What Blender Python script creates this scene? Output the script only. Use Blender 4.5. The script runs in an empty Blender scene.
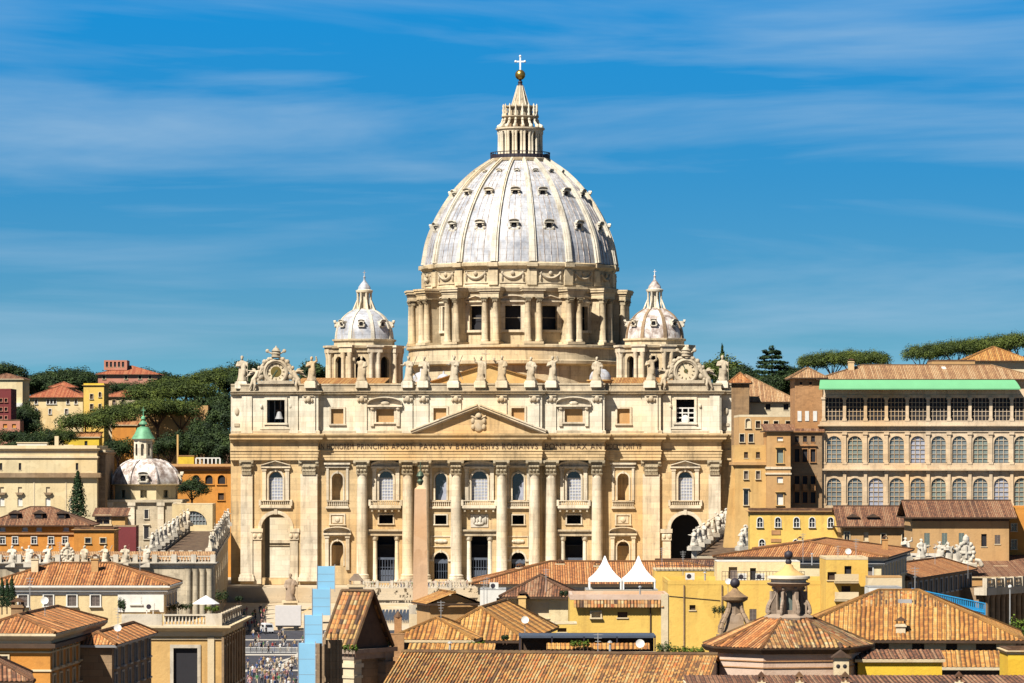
import bpy, bmesh, math, random
from mathutils import Vector, Matrix
from math import sin, cos, pi, radians, sqrt, tan, atan2

C = bpy.context.scene
COL = C.collection
R = random.Random(7)

# ------------------------------------------------------------------ camera
F = 3953.0        # focal length in pixels of the 1024 px wide frame
ZC = 28.5         # eye height over the church terrace
VH = 460.0        # row of the horizon
cam = bpy.data.objects.new('camera', bpy.data.cameras.new('camera'))
COL.objects.link(cam)
cam.location = (0, 0, ZC)
cam.rotation_euler = (pi / 2, 0, 0)
cam.data.sensor_width = 36.0
cam.data.lens = F / 1024 * 36.0
cam.data.shift_y = (VH - 341.5) / 1024
cam.data.clip_start = 5
cam.data.clip_end = 30000
C.camera = cam

# ------------------------------------------------------------------ light
SUN_EL, SUN_AZ = radians(49), radians(38)       # azimuth: to the left of the view's reverse direction
sdir = Vector((-sin(SUN_AZ) * cos(SUN_EL), -cos(SUN_AZ) * cos(SUN_EL), sin(SUN_EL)))
sun = bpy.data.objects.new('sun', bpy.data.lights.new('sun', 'SUN'))
COL.objects.link(sun)
sun.data.energy = 5.0
sun.data.angle = radians(0.5)
sun.data.color = (1.0, 0.94, 0.84)
sun.rotation_euler = sdir.to_track_quat('Z', 'Y').to_euler()
sun.location = sdir * 500

w = bpy.data.worlds.new('World')
C.world = w
w.use_nodes = True
nt = w.node_tree
for n in list(nt.nodes):
    nt.nodes.remove(n)
def wn(t, **kw):
    n = nt.nodes.new(t)
    for k, v in kw.items():
        setattr(n, k, v)
    return n
def wl(a, b):
    nt.links.new(a, b)
out = wn('ShaderNodeOutputWorld')
bg = wn('ShaderNodeBackground')
sky = wn('ShaderNodeTexSky', sky_type='NISHITA')
sky.sun_disc = False
sky.sun_elevation = SUN_EL
sky.sun_rotation = pi + SUN_AZ
sky.air_density = 1.0
sky.dust_density = 0.0
sky.ozone_density = 3.0
tc = wn('ShaderNodeTexCoord')
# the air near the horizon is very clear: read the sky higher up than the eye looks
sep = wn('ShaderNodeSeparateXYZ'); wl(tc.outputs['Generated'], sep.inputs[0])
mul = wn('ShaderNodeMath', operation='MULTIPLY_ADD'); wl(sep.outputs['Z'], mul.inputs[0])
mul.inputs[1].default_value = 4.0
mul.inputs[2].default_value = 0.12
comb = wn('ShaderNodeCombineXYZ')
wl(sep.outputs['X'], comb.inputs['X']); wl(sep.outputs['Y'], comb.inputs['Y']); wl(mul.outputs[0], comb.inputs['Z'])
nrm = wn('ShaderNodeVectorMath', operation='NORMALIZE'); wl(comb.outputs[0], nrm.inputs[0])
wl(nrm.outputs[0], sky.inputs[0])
hs = wn('ShaderNodeHueSaturation')
hs.inputs['Hue'].default_value = 0.487
hs.inputs['Saturation'].default_value = 1.35
hs.inputs['Value'].default_value = 1.0
wl(sky.outputs[0], hs.inputs['Color'])
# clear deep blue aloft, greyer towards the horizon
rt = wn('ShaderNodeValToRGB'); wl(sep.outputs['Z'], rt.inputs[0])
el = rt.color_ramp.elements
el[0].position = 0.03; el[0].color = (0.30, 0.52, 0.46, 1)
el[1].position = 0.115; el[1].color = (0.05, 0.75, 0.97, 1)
for p_, c_ in ((0.072, (0.14, 0.60, 0.69, 1)), (0.2, (0.16, 0.36, 0.46, 1)), (0.42, (0.13, 0.17, 0.22, 1))):  # upper two stops, above the view, darkened to weaken the sky's fill light
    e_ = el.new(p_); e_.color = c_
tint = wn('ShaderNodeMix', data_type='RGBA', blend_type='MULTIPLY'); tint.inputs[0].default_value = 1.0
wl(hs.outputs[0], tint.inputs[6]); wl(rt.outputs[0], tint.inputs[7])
hs.inputs['Saturation'].default_value = 1.0; hs.inputs['Hue'].default_value = 0.5
# thin streaks of high cloud
mp = wn('ShaderNodeMapping'); wl(tc.outputs['Generated'], mp.inputs[0])
mp.inputs['Scale'].default_value = (5.0, 5.0, 46.0)
mp.inputs['Location'].default_value = (2.3, 0.0, 4.6)
mp.inputs['Rotation'].default_value = (0, radians(0.7), 0)
n1 = wn('ShaderNodeTexNoise'); wl(mp.outputs[0], n1.inputs['Vector'])
n1.inputs['Scale'].default_value = 1.0
n1.inputs['Detail'].default_value = 6.0
n1.inputs['Roughness'].default_value = 0.55
n1.inputs['Distortion'].default_value = 0.35
r1 = wn('ShaderNodeValToRGB'); wl(n1.outputs['Fac'], r1.inputs[0])
r1.color_ramp.elements[0].position = 0.46; r1.color_ramp.elements[0].color = (0, 0, 0, 1)
r1.color_ramp.elements[1].position = 0.72; r1.color_ramp.elements[1].color = (1, 1, 1, 1)
mfac = wn('ShaderNodeMath', operation='MULTIPLY'); wl(r1.outputs[0], mfac.inputs[0]); mfac.inputs[1].default_value = 0.585
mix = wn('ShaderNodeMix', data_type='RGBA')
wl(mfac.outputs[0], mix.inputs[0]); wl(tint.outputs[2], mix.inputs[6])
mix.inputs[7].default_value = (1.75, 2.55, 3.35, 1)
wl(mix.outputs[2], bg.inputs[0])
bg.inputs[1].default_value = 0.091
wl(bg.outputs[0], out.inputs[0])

C.view_settings.view_transform = 'Standard'
C.view_settings.look = 'None'
C.view_settings.gamma = 1.0
C.view_settings.exposure = 1.3
C.view_settings.use_curve_mapping = False

# ------------------------------------------------------------------ helpers
def X(u, Y): return (u - 512.0) * Y / F
def Z(v, Y): return ZC + (VH - v) * Y / F

class MB:
    """collects faces and links them as ONE mesh object"""
    def __init__(s): s.v = []; s.f = []; s.uv = {}; s.mi = {}
    def add(s, vs, fs, uvs=None, mi=0):
        b = len(s.v); s.v.extend(vs)
        for i, f in enumerate(fs):
            if uvs is not None: s.uv[len(s.f)] = uvs[i]
            if mi: s.mi[len(s.f)] = mi
            s.f.append([b + k for k in f])
        return s
    def quad(s, a, b, c, d): return s.add([a, b, c, d], [(0, 1, 2, 3)])
    def box(s, x0, x1, y0, y1, z0, z1, M=None, mi=0):
        vs = [(x0,y0,z0),(x1,y0,z0),(x1,y1,z0),(x0,y1,z0),(x0,y0,z1),(x1,y0,z1),(x1,y1,z1),(x0,y1,z1)]
        if M is not None: vs = [tuple(M @ Vector(p)) for p in vs]
        return s.add(vs, [(0,3,2,1),(4,5,6,7),(0,1,5,4),(1,2,6,5),(2,3,7,6),(3,0,4,7)], mi=mi)
    def prism(s, pts, y0, y1, M=None):      # polygon in x,z (counter-clockwise seen from the front, -y)
        n = len(pts)
        vs = [(p[0], y0, p[1]) for p in pts] + [(p[0], y1, p[1]) for p in pts]
        if M is not None: vs = [tuple(M @ Vector(p)) for p in vs]
        fs = [tuple(range(n)), tuple(range(2*n-1, n-1, -1))]
        for i in range(n):
            j = (i + 1) % n
            fs.append((j, i, n + i, n + j))
        return s.add(vs, fs)
    def lathe(s, prof, cx=0, cy=0, n=24, a0=0.0, a1=2*pi, cap=True, M=None, twist=0.0):
        full = abs(a1 - a0 - 2*pi) < 1e-6
        m = n if full else n + 1
        vs = []
        for (r, z) in prof:
            for i in range(m):
                a = a0 + (a1 - a0) * i / n + twist
                vs.append((cx + r*cos(a), cy + r*sin(a), z))
        if M is not None: vs = [tuple(M @ Vector(p)) for p in vs]
        fs = []
        for j in range(len(prof) - 1):
            for i in range(n):
                k = (i + 1) % m
                fs.append((j*m+i, j*m+k, (j+1)*m+k, (j+1)*m+i))
        if cap and full:
            if prof[-1][0] > 1e-4: fs.append(tuple((len(prof)-1)*m + i for i in range(m)))
            if prof[0][0] > 1e-4: fs.append(tuple(m-1-i for i in range(m)))
        return s.add(vs, fs)
    def tube(s, p, q, r0, r1=None, n=8):
        p = Vector(p); q = Vector(q); r1 = r0 if r1 is None else r1
        d = q - p
        M = Matrix.Translation(p) @ d.to_track_quat('Z', 'Y').to_matrix().to_4x4()
        return s.lathe([(r0, 0), (r1, d.length)], n=n, M=M)
    def ball(s, c, r, n=12, m=8):
        if not isinstance(r, (tuple, list)): r = (r, r, r)
        M = Matrix.Translation(c) @ Matrix.Diagonal((r[0], r[1], r[2], 1))
        return s.lathe([(sin(pi*j/m), -cos(pi*j/m)) for j in range(m+1)], n=n, M=M, cap=False)
    def sweep(s, path, prof, closed=False):
        """moulding: profile (out, z) swept along a plan path whose outside is on the right"""
        n = len(path); offs = []
        for i in range(n):
            p = Vector(path[i])
            a = Vector(path[i-1]) if (i > 0 or closed) else None
            b = Vector(path[(i+1) % n]) if (i < n-1 or closed) else None
            d0 = (p - a).normalized() if a is not None else None
            d1 = (b - p).normalized() if b is not None else None
            if d0 is None: d0 = d1
            if d1 is None: d1 = d0
            n0 = Vector((d0.y, -d0.x)); n1_ = Vector((d1.y, -d1.x))
            m = n0 + n1_
            m = m / max(0.25, (m.length_squared / 2))
            offs.append(m)
        k = len(prof); vs = []
        for i in range(n):
            for (o, z) in prof:
                vs.append((path[i][0] + offs[i].x*o, path[i][1] + offs[i].y*o, z))
        fs = []
        for i in range(n if closed else n-1):
            j = (i+1) % n
            for t in range(k-1):
                fs.append((i*k+t, j*k+t, j*k+t+1, i*k+t+1))
        return s.add(vs, fs)
    def panel(s, p, q, z0, z1, ops=(), depth=0.4, arcn=10):
        """wall from plan point p to q (outside on the right) with openings (c, w, zb, zt, arch) and their reveals"""
        p = Vector(p); q = Vector(q); L = (q-p).length; d = (q-p)/L; nn = Vector((d.y, -d.x))
        def pt(t, z, dep=0.0):
            a = p + d*t - nn*dep
            return (a.x, a.y, z)
        xs = {0.0, L}; O = []
        for (c, w_, zb, zt, arch) in ops:
            a, b = c - w_/2, c + w_/2
            if arch:
                r = w_/2 if arch is True else w_*arch   # arch may be a rise ratio
                zs = zt - r
                tops = []
                for i in range(arcn+1):
                    t = -1 + 2*i/arcn
                    t = sin(t*pi/2)
                    tops.append((c + t*w_/2, zs + r*sqrt(max(0, 1-t*t))))
            else:
                tops = [(a, zt), (b, zt)]
            for t in tops: xs.add(round(t[0], 5))
            O.append((a, b, zb, [(round(t[0],5), t[1]) for t in tops]))
            loop = [(a, zb), (b, zb)] + tops[::-1]
            m = len(loop); vs = [pt(t, z) for t, z in loop] + [pt(t, z, depth) for t, z in loop]
            s.add(vs, [(i, m+i, m+(i+1) % m, (i+1) % m) for i in range(m)])
        xs = sorted(xs)
        def topz(tops, x):
            for (xa, za), (xb, zb_) in zip(tops, tops[1:]):
                if xa - 1e-6 <= x <= xb + 1e-6:
                    return za if xb - xa < 1e-9 else za + (zb_-za)*(x-xa)/(xb-xa)
            return tops[-1][1]
        for xa, xb in zip(xs, xs[1:]):
            if xb - xa < 1e-4: continue
            mid = (xa+xb)/2
            cov = sorted([o for o in O if o[0] < mid < o[1]], key=lambda o: o[2])
            la = lb = z0
            for o in cov:
                if o[2] > min(la, lb) + 1e-4:
                    s.quad(pt(xa, la), pt(xb, lb), pt(xb, o[2]), pt(xa, o[2]))
                la, lb = topz(o[3], xa), topz(o[3], xb)
            if z1 > min(la, lb) + 1e-4:
                s.quad(pt(xa, la), pt(xb, lb), pt(xb, z1), pt(xa, z1))
        return s
    def roof_face(s, poly, per=0.0, amp=0.0, seg=4):
        """a plane tiled roof face; its first edge is the eave. Rows run up the slope."""
        P = [Vector(p) for p in poly]
        e = (P[1]-P[0]).normalized()
        nrm_ = (P[1]-P[0]).cross(P[-1]-P[0]).normalized()
        up = nrm_.cross(e)
        q = [((p-P[0]).dot(e), (p-P[0]).dot(up)) for p in P]
        def to3(a, b, h=0): return tuple(P[0] + e*a + up*b + nrm_*h)
        off = R.uniform(0, 50)
        if not per:
            return s.add([tuple(p) for p in P], [tuple(range(len(P)))], [[(a+off, b) for a, b in q]])
        a0 = min(t[0] for t in q); a1 = max(t[0] for t in q)
        n = max(1, int((a1-a0)/per)) * seg
        m = len(q)
        def rng(a):
            lo, hi = 1e9, -1e9
            for i in range(m):
                (xa, ya), (xb, yb) = q[i], q[(i+1) % m]
                if min(xa, xb) - 1e-6 <= a <= max(xa, xb) + 1e-6:
                    if abs(xb-xa) < 1e-6: c = (ya, yb)
                    else:
                        y = ya + (yb-ya)*(a-xa)/(xb-xa); c = (y, y)
                    lo = min(lo, *c); hi = max(hi, *c)
            return (lo, hi) if hi > -1e8 else (0, 0)
        pr = None
        crs = max(1, int(2))
        for i in range(n+1):
            a = a0 + (a1-a0)*i/n
            a = min(max(a, a0+1e-4), a1-1e-4)
            lo, hi = rng(a)
            h = amp*abs(sin(pi*i/seg)) if seg > 1 else 0
            cur = (a, lo, hi, h)
            if pr:
                s.add([to3(pr[0], pr[1], pr[3]), to3(a, lo, h), to3(a, hi, h), to3(pr[0], pr[2], pr[3])], [(0,1,2,3)],
                      [[(pr[0]+off, pr[1]), (a+off, lo), (a+off, hi), (pr[0]+off, pr[2])]])
            pr = cur
        return s
    def mesh(s, name, smooth=0):
        me = bpy.data.meshes.new(name)
        me.from_pydata(s.v, [], s.f)
        if s.uv:
            l = me.uv_layers.new(name='UVMap')
            for pi_, p in enumerate(me.polygons):
                u = s.uv.get(pi_)
                if u:
                    for k, li in enumerate(p.loop_indices): l.data[li].uv = u[k]
        for k, m in s.mi.items(): me.polygons[k].material_index = m
        if smooth:
            me.shade_smooth()
            me.set_sharp_from_angle(angle=radians(smooth))
        me.update()
        return me
    def build(s, name, mat, parent=None, smooth=0, loc=None):
        me = s.mesh(name, smooth)
        for m in (mat if isinstance(mat, (list, tuple)) else [mat]): me.materials.append(m)
        return inst(name, me, parent, loc)

def inst(name, me, parent=None, loc=None, rz=0.0, sc=None):
    o = bpy.data.objects.new(name, me)
    COL.objects.link(o)
    if parent is not None: o.parent = parent
    if loc is not None: o.location = loc
    if rz: o.rotation_euler = (0, 0, rz)
    if sc is not None: o.scale = sc if isinstance(sc, (tuple, list)) else (sc, sc, sc)
    return o
def tag(o, label=None, cat=None, group=None, kind=None):
    if label: o['label'] = label
    if cat: o['category'] = cat
    if group: o['group'] = group
    if kind: o['kind'] = kind
    return o
def thing(name, label, cat, loc=(0, 0, 0), rz=0.0, group=None):
    o = inst(name, None, None, loc, rz)
    o.empty_display_size = 0.5
    return tag(o, label, cat, group)
def copy_tree(o, parent=None):
    c = o.copy(); COL.objects.link(c)
    if parent is not None: c.parent = parent
    for ch in list(o.children): copy_tree(ch, c)
    return c
ORD = ['first', 'second', 'third', 'fourth', 'fifth', 'sixth', 'seventh', 'eighth', 'ninth', 'tenth', 'eleventh', 'twelfth', 'thirteenth', 'fourteenth', 'fifteenth', 'sixteenth', 'seventeenth', 'eighteenth']
# ------------------------------------------------------------------ materials
ALB = 0.56      # photo-bright hues brought down to real reflectances
class NT:
    def __init__(s, name):
        s.m = bpy.data.materials.new(name); s.m.use_nodes = True
        s.t = s.m.node_tree
        s.b = s.t.nodes['Principled BSDF']
        s.pos = s.n('ShaderNodeNewGeometry').outputs['Position']
    def n(s, t, **kw):
        x = s.t.nodes.new(t)
        for k, v in kw.items(): setattr(x, k, v)
        return x
    def l(s, a, b): s.t.links.new(a, b)
    def noise(s, scale, detail=4, rough=0.55, vec=None, stretch=None):
        x = s.n('ShaderNodeTexNoise')
        v = vec or s.pos
        if stretch:
            m = s.n('ShaderNodeMapping'); s.l(v, m.inputs[0]); m.inputs['Scale'].default_value = stretch; v = m.outputs[0]
        s.l(v, x.inputs['Vector'])
        x.inputs['Scale'].default_value = scale; x.inputs['Detail'].default_value = detail; x.inputs['Roughness'].default_value = rough
        return x.outputs['Fac']
    def ramp(s, fac, stops):
        r = s.n('ShaderNodeValToRGB'); s.l(fac, r.inputs[0])
        e = r.color_ramp.elements
        while len(e) < len(stops): e.new(0.5)
        for i, (p, c) in enumerate(stops):
            e[i].position = p; e[i].color = (*c, 1) if len(c) == 3 else c
        return r.outputs[0]
    def mix(s, fac, a, b, mode='MIX'):
        x = s.n('ShaderNodeMix', data_type='RGBA', blend_type=mode)
        for sock, v in ((x.inputs[0], fac), (x.inputs[6], a), (x.inputs[7], b)):
            if isinstance(v, (int, float)): sock.default_value = v
            elif isinstance(v, tuple): sock.default_value = (*v, 1)
            else: s.l(v, sock)
        return x.outputs[2]
    def math(s, op, a, b=None):
        x = s.n('ShaderNodeMath', operation=op)
        for sock, v in ((x.inputs[0], a), (x.inputs[1], b)):
            if v is None: continue
            if isinstance(v, (int, float)): sock.default_value = v
            else: s.l(v, sock)
        return x.outputs[0]
    def bump(s, h, dist=0.05, strength=0.6):
        x = s.n('ShaderNodeBump'); s.l(h, x.inputs['Height']); x.inputs['Distance'].default_value = dist
        x.inputs['Strength'].default_value = strength
        s.l(x.outputs[0], s.b.inputs['Normal'])
    def done(s, col, rough=0.8, metal=0.0, spec=0.3):
        k = ALB
        if isinstance(col, tuple): col = mul3(col, k)
        else: col = s.mix(1.0, col, (k, k, k), 'MULTIPLY')
        if isinstance(col, tuple): s.b.inputs['Base Color'].default_value = (*col, 1)
        else: s.l(col, s.b.inputs['Base Color'])
        s.b.inputs['Roughness'].default_value = rough
        s.b.inputs['Metallic'].default_value = metal
        s.b.inputs['Specular IOR Level'].default_value = spec
        return s.m

def mul3(c, k): return tuple(min(1.0, x*k) for x in c)

def stone(name, c, var=0.25, streak=0.35, course=0.0, stain=(0.16, 0.12, 0.075), patch=0.12):
    """weathered travertine or plaster: blotches, rain streaks, block courses"""
    s = NT(name)
    a = s.noise(0.16, 5, 0.6)
    col = s.ramp(a, [(0.3, mul3(c, 1-var)), (0.5, c), (0.72, mul3(c, 1+var*0.55))])
    hue = s.noise(0.05, 3)
    col = s.mix(s.ramp(hue, [(0.45, (0,0,0)), (0.7, (1,1,1))]), col, (c[0]*1.0, c[1]*0.86, c[2]*0.66))
    st = s.noise(1.0, 4, 0.6, stretch=(0.9, 0.9, 0.07))
    st = s.ramp(st, [(0.52, (0,0,0)), (0.75, (1,1,1))])
    col = s.mix(s.math('MULTIPLY', st, streak), col, stain)
    dk = s.noise(0.9, 6, 0.7)
    dk = s.ramp(dk, [(0.55, (0,0,0)), (0.72, (1,1,1))])
    col = s.mix(s.math('MULTIPLY', dk, patch*2), col, stain)
    rp = s.ramp(s.noise(0.30, 2, 0.4), [(0.57, (0,0,0)), (0.59, (1,1,1))])     # repaired, paler patches
    col = s.mix(s.math('MULTIPLY', rp, 0.0 if course else 0.45), col, mul3(c, 1.14))
    h = s.noise(2.5, 5, 0.7)
    if course:
        sp = s.n('ShaderNodeSeparateXYZ'); s.l(s.pos, sp.inputs[0])
        zz_ = s.math('DIVIDE', sp.outputs['Z'], course)
        fr = s.math('FRACT', zz_)
        line = s.math('LESS_THAN', fr, 0.07)
        row = s.math('FLOOR', zz_)
        xx = s.math('ADD', s.math('ADD', sp.outputs['X'], sp.outputs['Y']), s.math('MULTIPLY', row, 0.83))
        xq = s.math('DIVIDE', xx, course*2.1)
        ln2 = s.math('LESS_THAN', s.math('FRACT', xq), 0.03)
        wn_ = s.n('ShaderNodeTexWhiteNoise', noise_dimensions='2D')
        cb = s.n('ShaderNodeCombineXYZ'); s.l(row, cb.inputs[0]); s.l(s.math('FLOOR', xq), cb.inputs[1]); s.l(cb.outputs[0], wn_.inputs['Vector'])
        bl = s.ramp(wn_.outputs['Value'], [(0, (0.86, 0.86, 0.86)), (1, (1.08, 1.08, 1.08))])
        col = s.mix(1.0, col, bl, 'MULTIPLY')
        lm = s.math('MAXIMUM', line, ln2)
        col = s.mix(s.math('MULTIPLY', lm, 0.35), col, mul3(c, 0.42))
    s.bump(h, 0.08, 0.5)
    return s.done(col, 0.85)

def tiles(name, cols, per=0.27, lichen=0.25, dark_tone=(0.05, 0.035, 0.025)):
    """rows of curved clay tiles: uv.x across the rows, uv.y up the slope"""
    s = NT(name)
    uv = s.n('ShaderNodeUVMap').outputs[0]
    sp = s.n('ShaderNodeSeparateXYZ'); s.l(uv, sp.inputs[0])
    wob = s.math('MULTIPLY', s.math('SUBTRACT', s.noise(0.7, 3), 0.5), 0.5)
    cx = s.math('ADD', s.math('DIVIDE', sp.outputs['X'], per), wob)
    cy = s.math('DIVIDE', sp.outputs['Y'], 0.42)
    wn_ = s.n('ShaderNodeTexWhiteNoise', noise_dimensions='2D')
    cb = s.n('ShaderNodeCombineXYZ'); s.l(s.math('FLOOR', cx), cb.inputs[0]); s.l(s.math('FLOOR', cy), cb.inputs[1]); s.l(cb.outputs[0], wn_.inputs['Vector'])
    row = s.n('ShaderNodeTexWhiteNoise', noise_dimensions='1D'); s.l(s.math('FLOOR', cx), row.inputs['W'])
    f = s.math('ADD', s.math('MULTIPLY', wn_.outputs['Value'], 0.40), s.math('MULTIPLY', row.outputs['Value'], 0.60))
    n = len(cols)
    col = s.ramp(f, [(0.15 + 0.7*i/(n-1), c) for i, c in enumerate(cols)])
    big = s.noise(0.22, 4, 0.6)
    col = s.mix(s.ramp(big, [(0.42, (0,0,0)), (0.7, (0.75,)*3)]), col, s.mix(0.5, col, cols[0]))
    li = s.noise(0.55, 6, 0.7)
    col = s.mix(s.math('MULTIPLY', s.ramp(li, [(0.5, (0,0,0)), (0.7, (1,1,1))]), lichen), col, dark_tone)
    # gutters between the rows and the butt of each tile are coloured darker
    fx = s.math('FRACT', cx)
    gut = s.math('ABSOLUTE', s.math('SUBTRACT', fx, 0.5))
    g = s.ramp(gut, [(0.30, (0,0,0)), (0.46, (1,1,1))])
    col = s.mix(s.math('MULTIPLY', g, 0.78), col, dark_tone)
    fy = s.math('FRACT', cy)
    col = s.mix(s.math('MULTIPLY', s.math('LESS_THAN', fy, 0.16), 0.3), col, dark_tone)
    h = s.math('ADD', s.math('SINE', s.math('MULTIPLY', fx, pi)), s.math('MULTIPLY', fy, -0.35))
    s.bump(h, 0.09, 0.9)
    return s.done(col, 0.85)

def plain(name, c, rough=0.6, var=0.12, metal=0.0, scale=1.5, spec=0.3):
    s = NT(name)
    a = s.noise(scale, 4, 0.6)
    return s.done(s.ramp(a, [(0.3, mul3(c, 1-var)), (0.7, mul3(c, 1+var))]), rough, metal, spec)

def leaf(name, dark, mid, light, scale=0.25):
    s = NT(name)
    a = s.noise(scale, 3, 0.6); b = s.noise(2.2, 3, 0.7)
    f = s.math('ADD', s.math('MULTIPLY', a, 0.6), s.math('MULTIPLY', b, 0.4))
    return s.done(s.ramp(f, [(0.36, dark), (0.5, mid), (0.66, light)]), 0.7, 0, 0.15)

M = {}
M['trav'] = stone('travertine', (0.80, 0.69, 0.52), 0.26, 0.6, 1.35, (0.16, 0.12, 0.075), 0.18)
M['trav_wall'] = stone('travertine_wall', (0.73, 0.53, 0.285), 0.26, 0.6, 1.35, (0.16, 0.12, 0.075), 0.18)
M['trav_pale'] = stone('travertine_pale', (0.85, 0.77, 0.61), 0.2, 0.5, 1.2, (0.25, 0.2, 0.13), 0.08)
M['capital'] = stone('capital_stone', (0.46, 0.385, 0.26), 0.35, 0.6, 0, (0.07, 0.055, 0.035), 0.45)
M['drum_stone'] = stone('drum_stone', (0.74, 0.61, 0.41), 0.3, 0.62, 1.35, (0.13, 0.095, 0.06), 0.28)
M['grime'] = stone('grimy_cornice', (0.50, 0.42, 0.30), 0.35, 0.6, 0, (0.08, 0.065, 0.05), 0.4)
M['palace'] = stone('palace_stone', (0.76, 0.60, 0.42), 0.2, 0.45, 1.1, (0.2, 0.14, 0.09), 0.15)
M['trav_dark'] = stone('travertine_shade_side', (0.60, 0.50, 0.35), 0.32, 0.6, 1.0, (0.10, 0.075, 0.05), 0.25)  # shaded copy of the travertine, shade put into the colour; grimy cornices too
M['statue'] = stone('statue_stone', (0.56, 0.47, 0.34), 0.25, 0.5, 0, (0.14, 0.11, 0.08), 0.3)
M['marble'] = stone('white_marble', (0.64, 0.58, 0.48), 0.2, 0.55, 0, (0.16, 0.14, 0.11), 0.3)
def lead_mat():
    s = NT('lead_sheet')
    a = s.noise(0.35, 6, 0.65)
    col = s.ramp(a, [(0.30, (0.26, 0.28, 0.33)), (0.48, (0.46, 0.48, 0.53)), (0.72, (0.70, 0.70, 0.72))])
    st = s.ramp(s.noise(1.2, 5, 0.65, stretch=(1.0, 1.0, 0.10)), [(0.5, (0,0,0)), (0.68, (1,1,1))])
    col = s.mix(s.math('MULTIPLY', st, 0.75), col, (0.34, 0.27, 0.19))
    rs = s.ramp(s.noise(0.5, 5, 0.7, stretch=(1, 1, 0.25)), [(0.6, (0,0,0)), (0.74, (1,1,1))])
    col = s.mix(s.math('MULTIPLY', rs, 0.6), col, (0.30, 0.20, 0.11))
    sp = s.n('ShaderNodeSeparateXYZ'); s.l(s.pos, sp.inputs[0])
    ln = s.math('LESS_THAN', s.math('FRACT', s.math('DIVIDE', sp.outputs['Z'], 1.5)), 0.12)
    col = s.mix(s.math('MULTIPLY', ln, 0.4), col, (0.25, 0.25, 0.26))
    s.bump(s.noise(1.5, 4), 0.06, 0.4)
    return s.done(col, 0.55, 0.0, 0.4)
M['lead'] = lead_mat()
def lead2_mat():
    s = NT('stained_lead')
    a = s.noise(0.5, 6, 0.7)
    col = s.ramp(a, [(0.36, (0.20, 0.15, 0.13)), (0.47, (0.52, 0.44, 0.40)), (0.58, (0.84, 0.79, 0.75))])
    st = s.ramp(s.noise(1.4, 5, 0.65, stretch=(1.0, 1.0, 0.12)), [(0.48, (0,0,0)), (0.64, (1,1,1))])
    col = s.mix(s.math('MULTIPLY', st, 0.6), col, (0.30, 0.20, 0.13))
    return s.done(col, 0.6)
M['lead_old'] = lead2_mat()
M['rib'] = stone('rib_stone', (0.78, 0.72, 0.60), 0.2, 0.6, 1.6, (0.22, 0.16, 0.09), 0.2)
M['iron'] = plain('dark_iron', (0.035, 0.028, 0.04), 0.6)
M['gilt'] = plain('gilt_bronze', (0.55, 0.36, 0.10), 0.35, 0.2, 0.9)
M['bronze'] = plain('old_bronze', (0.10, 0.14, 0.09), 0.55, 0.3, 0.4)
M['whitemetal'] = plain('pale_metal', (0.85, 0.88, 0.9), 0.4)
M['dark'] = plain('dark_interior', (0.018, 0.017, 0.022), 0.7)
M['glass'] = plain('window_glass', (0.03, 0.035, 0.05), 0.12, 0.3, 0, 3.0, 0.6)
M['blind'] = plain('pale_lattice_glass', (0.40, 0.42, 0.50), 0.3, 0.2, 0, 0.8, 0.5)
M['greyglass'] = plain('grey_green_glass', (0.22, 0.25, 0.25), 0.15, 0.25, 0, 0.6, 0.6)
M['whitepaint'] = plain('white_paint', (0.78, 0.76, 0.70), 0.6, 0.08)
M['greypaint'] = plain('grey_paint', (0.38, 0.38, 0.38), 0.6)
M['shutter'] = plain('grey_brown_shutter', (0.20, 0.16, 0.14), 0.7, 0.2, 0, 4)
M['shutter_g'] = plain('grey_green_shutter', (0.22, 0.27, 0.24), 0.7, 0.2, 0, 4)
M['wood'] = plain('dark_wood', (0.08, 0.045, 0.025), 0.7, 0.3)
M['gate'] = plain('blue_grey_gate', (0.10, 0.12, 0.16), 0.5)
M['ochre'] = stone('ochre_plaster', (0.68, 0.44, 0.17), 0.2, 0.42, 0, (0.25, 0.15, 0.06), 0.2)
M['orange'] = stone('orange_plaster', (0.66, 0.29, 0.055), 0.18, 0.4, 0, (0.24, 0.10, 0.03), 0.2)
M['yellow'] = stone('yellow_plaster', (0.80, 0.54, 0.13), 0.18, 0.4, 0, (0.34, 0.2, 0.07), 0.18)
M['brightyellow'] = stone('bright_yellow_plaster', (0.80, 0.56, 0.05), 0.16, 0.3, 0, (0.42, 0.26, 0.05), 0.14)
M['cream'] = stone('cream_plaster', (0.76, 0.63, 0.38), 0.18, 0.42, 0, (0.34, 0.25, 0.14), 0.18)
M['palewall'] = stone('pale_plaster', (0.74, 0.62, 0.42), 0.14, 0.25, 0, (0.3, 0.22, 0.14), 0.12)
M['brick'] = stone('brick_wall', (0.50, 0.27, 0.12), 0.2, 0.3, 0.35, (0.2, 0.1, 0.05), 0.2)
M['tanwall'] = stone('tan_plaster', (0.58, 0.35, 0.15), 0.16, 0.3, 0, (0.24, 0.14, 0.07), 0.15)
M['redwall'] = stone('dark_red_plaster', (0.20, 0.035, 0.04), 0.15, 0.2, 0, (0.08, 0.02, 0.02), 0.1)
M['pinkwall'] = stone('pink_plaster', (0.55, 0.25, 0.18), 0.12, 0.2, 0, (0.25, 0.12, 0.09), 0.1)
M['palepink'] = stone('pale_pink_plaster', (0.66, 0.50, 0.40), 0.14, 0.3, 0, (0.36, 0.18, 0.1), 0.15)
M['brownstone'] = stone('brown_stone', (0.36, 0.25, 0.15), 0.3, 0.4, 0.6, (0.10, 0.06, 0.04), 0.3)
M['turret'] = stone('weathered_turret_stone', (0.36, 0.275, 0.205), 0.35, 0.5, 0, (0.06, 0.045, 0.04), 0.4)
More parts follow.
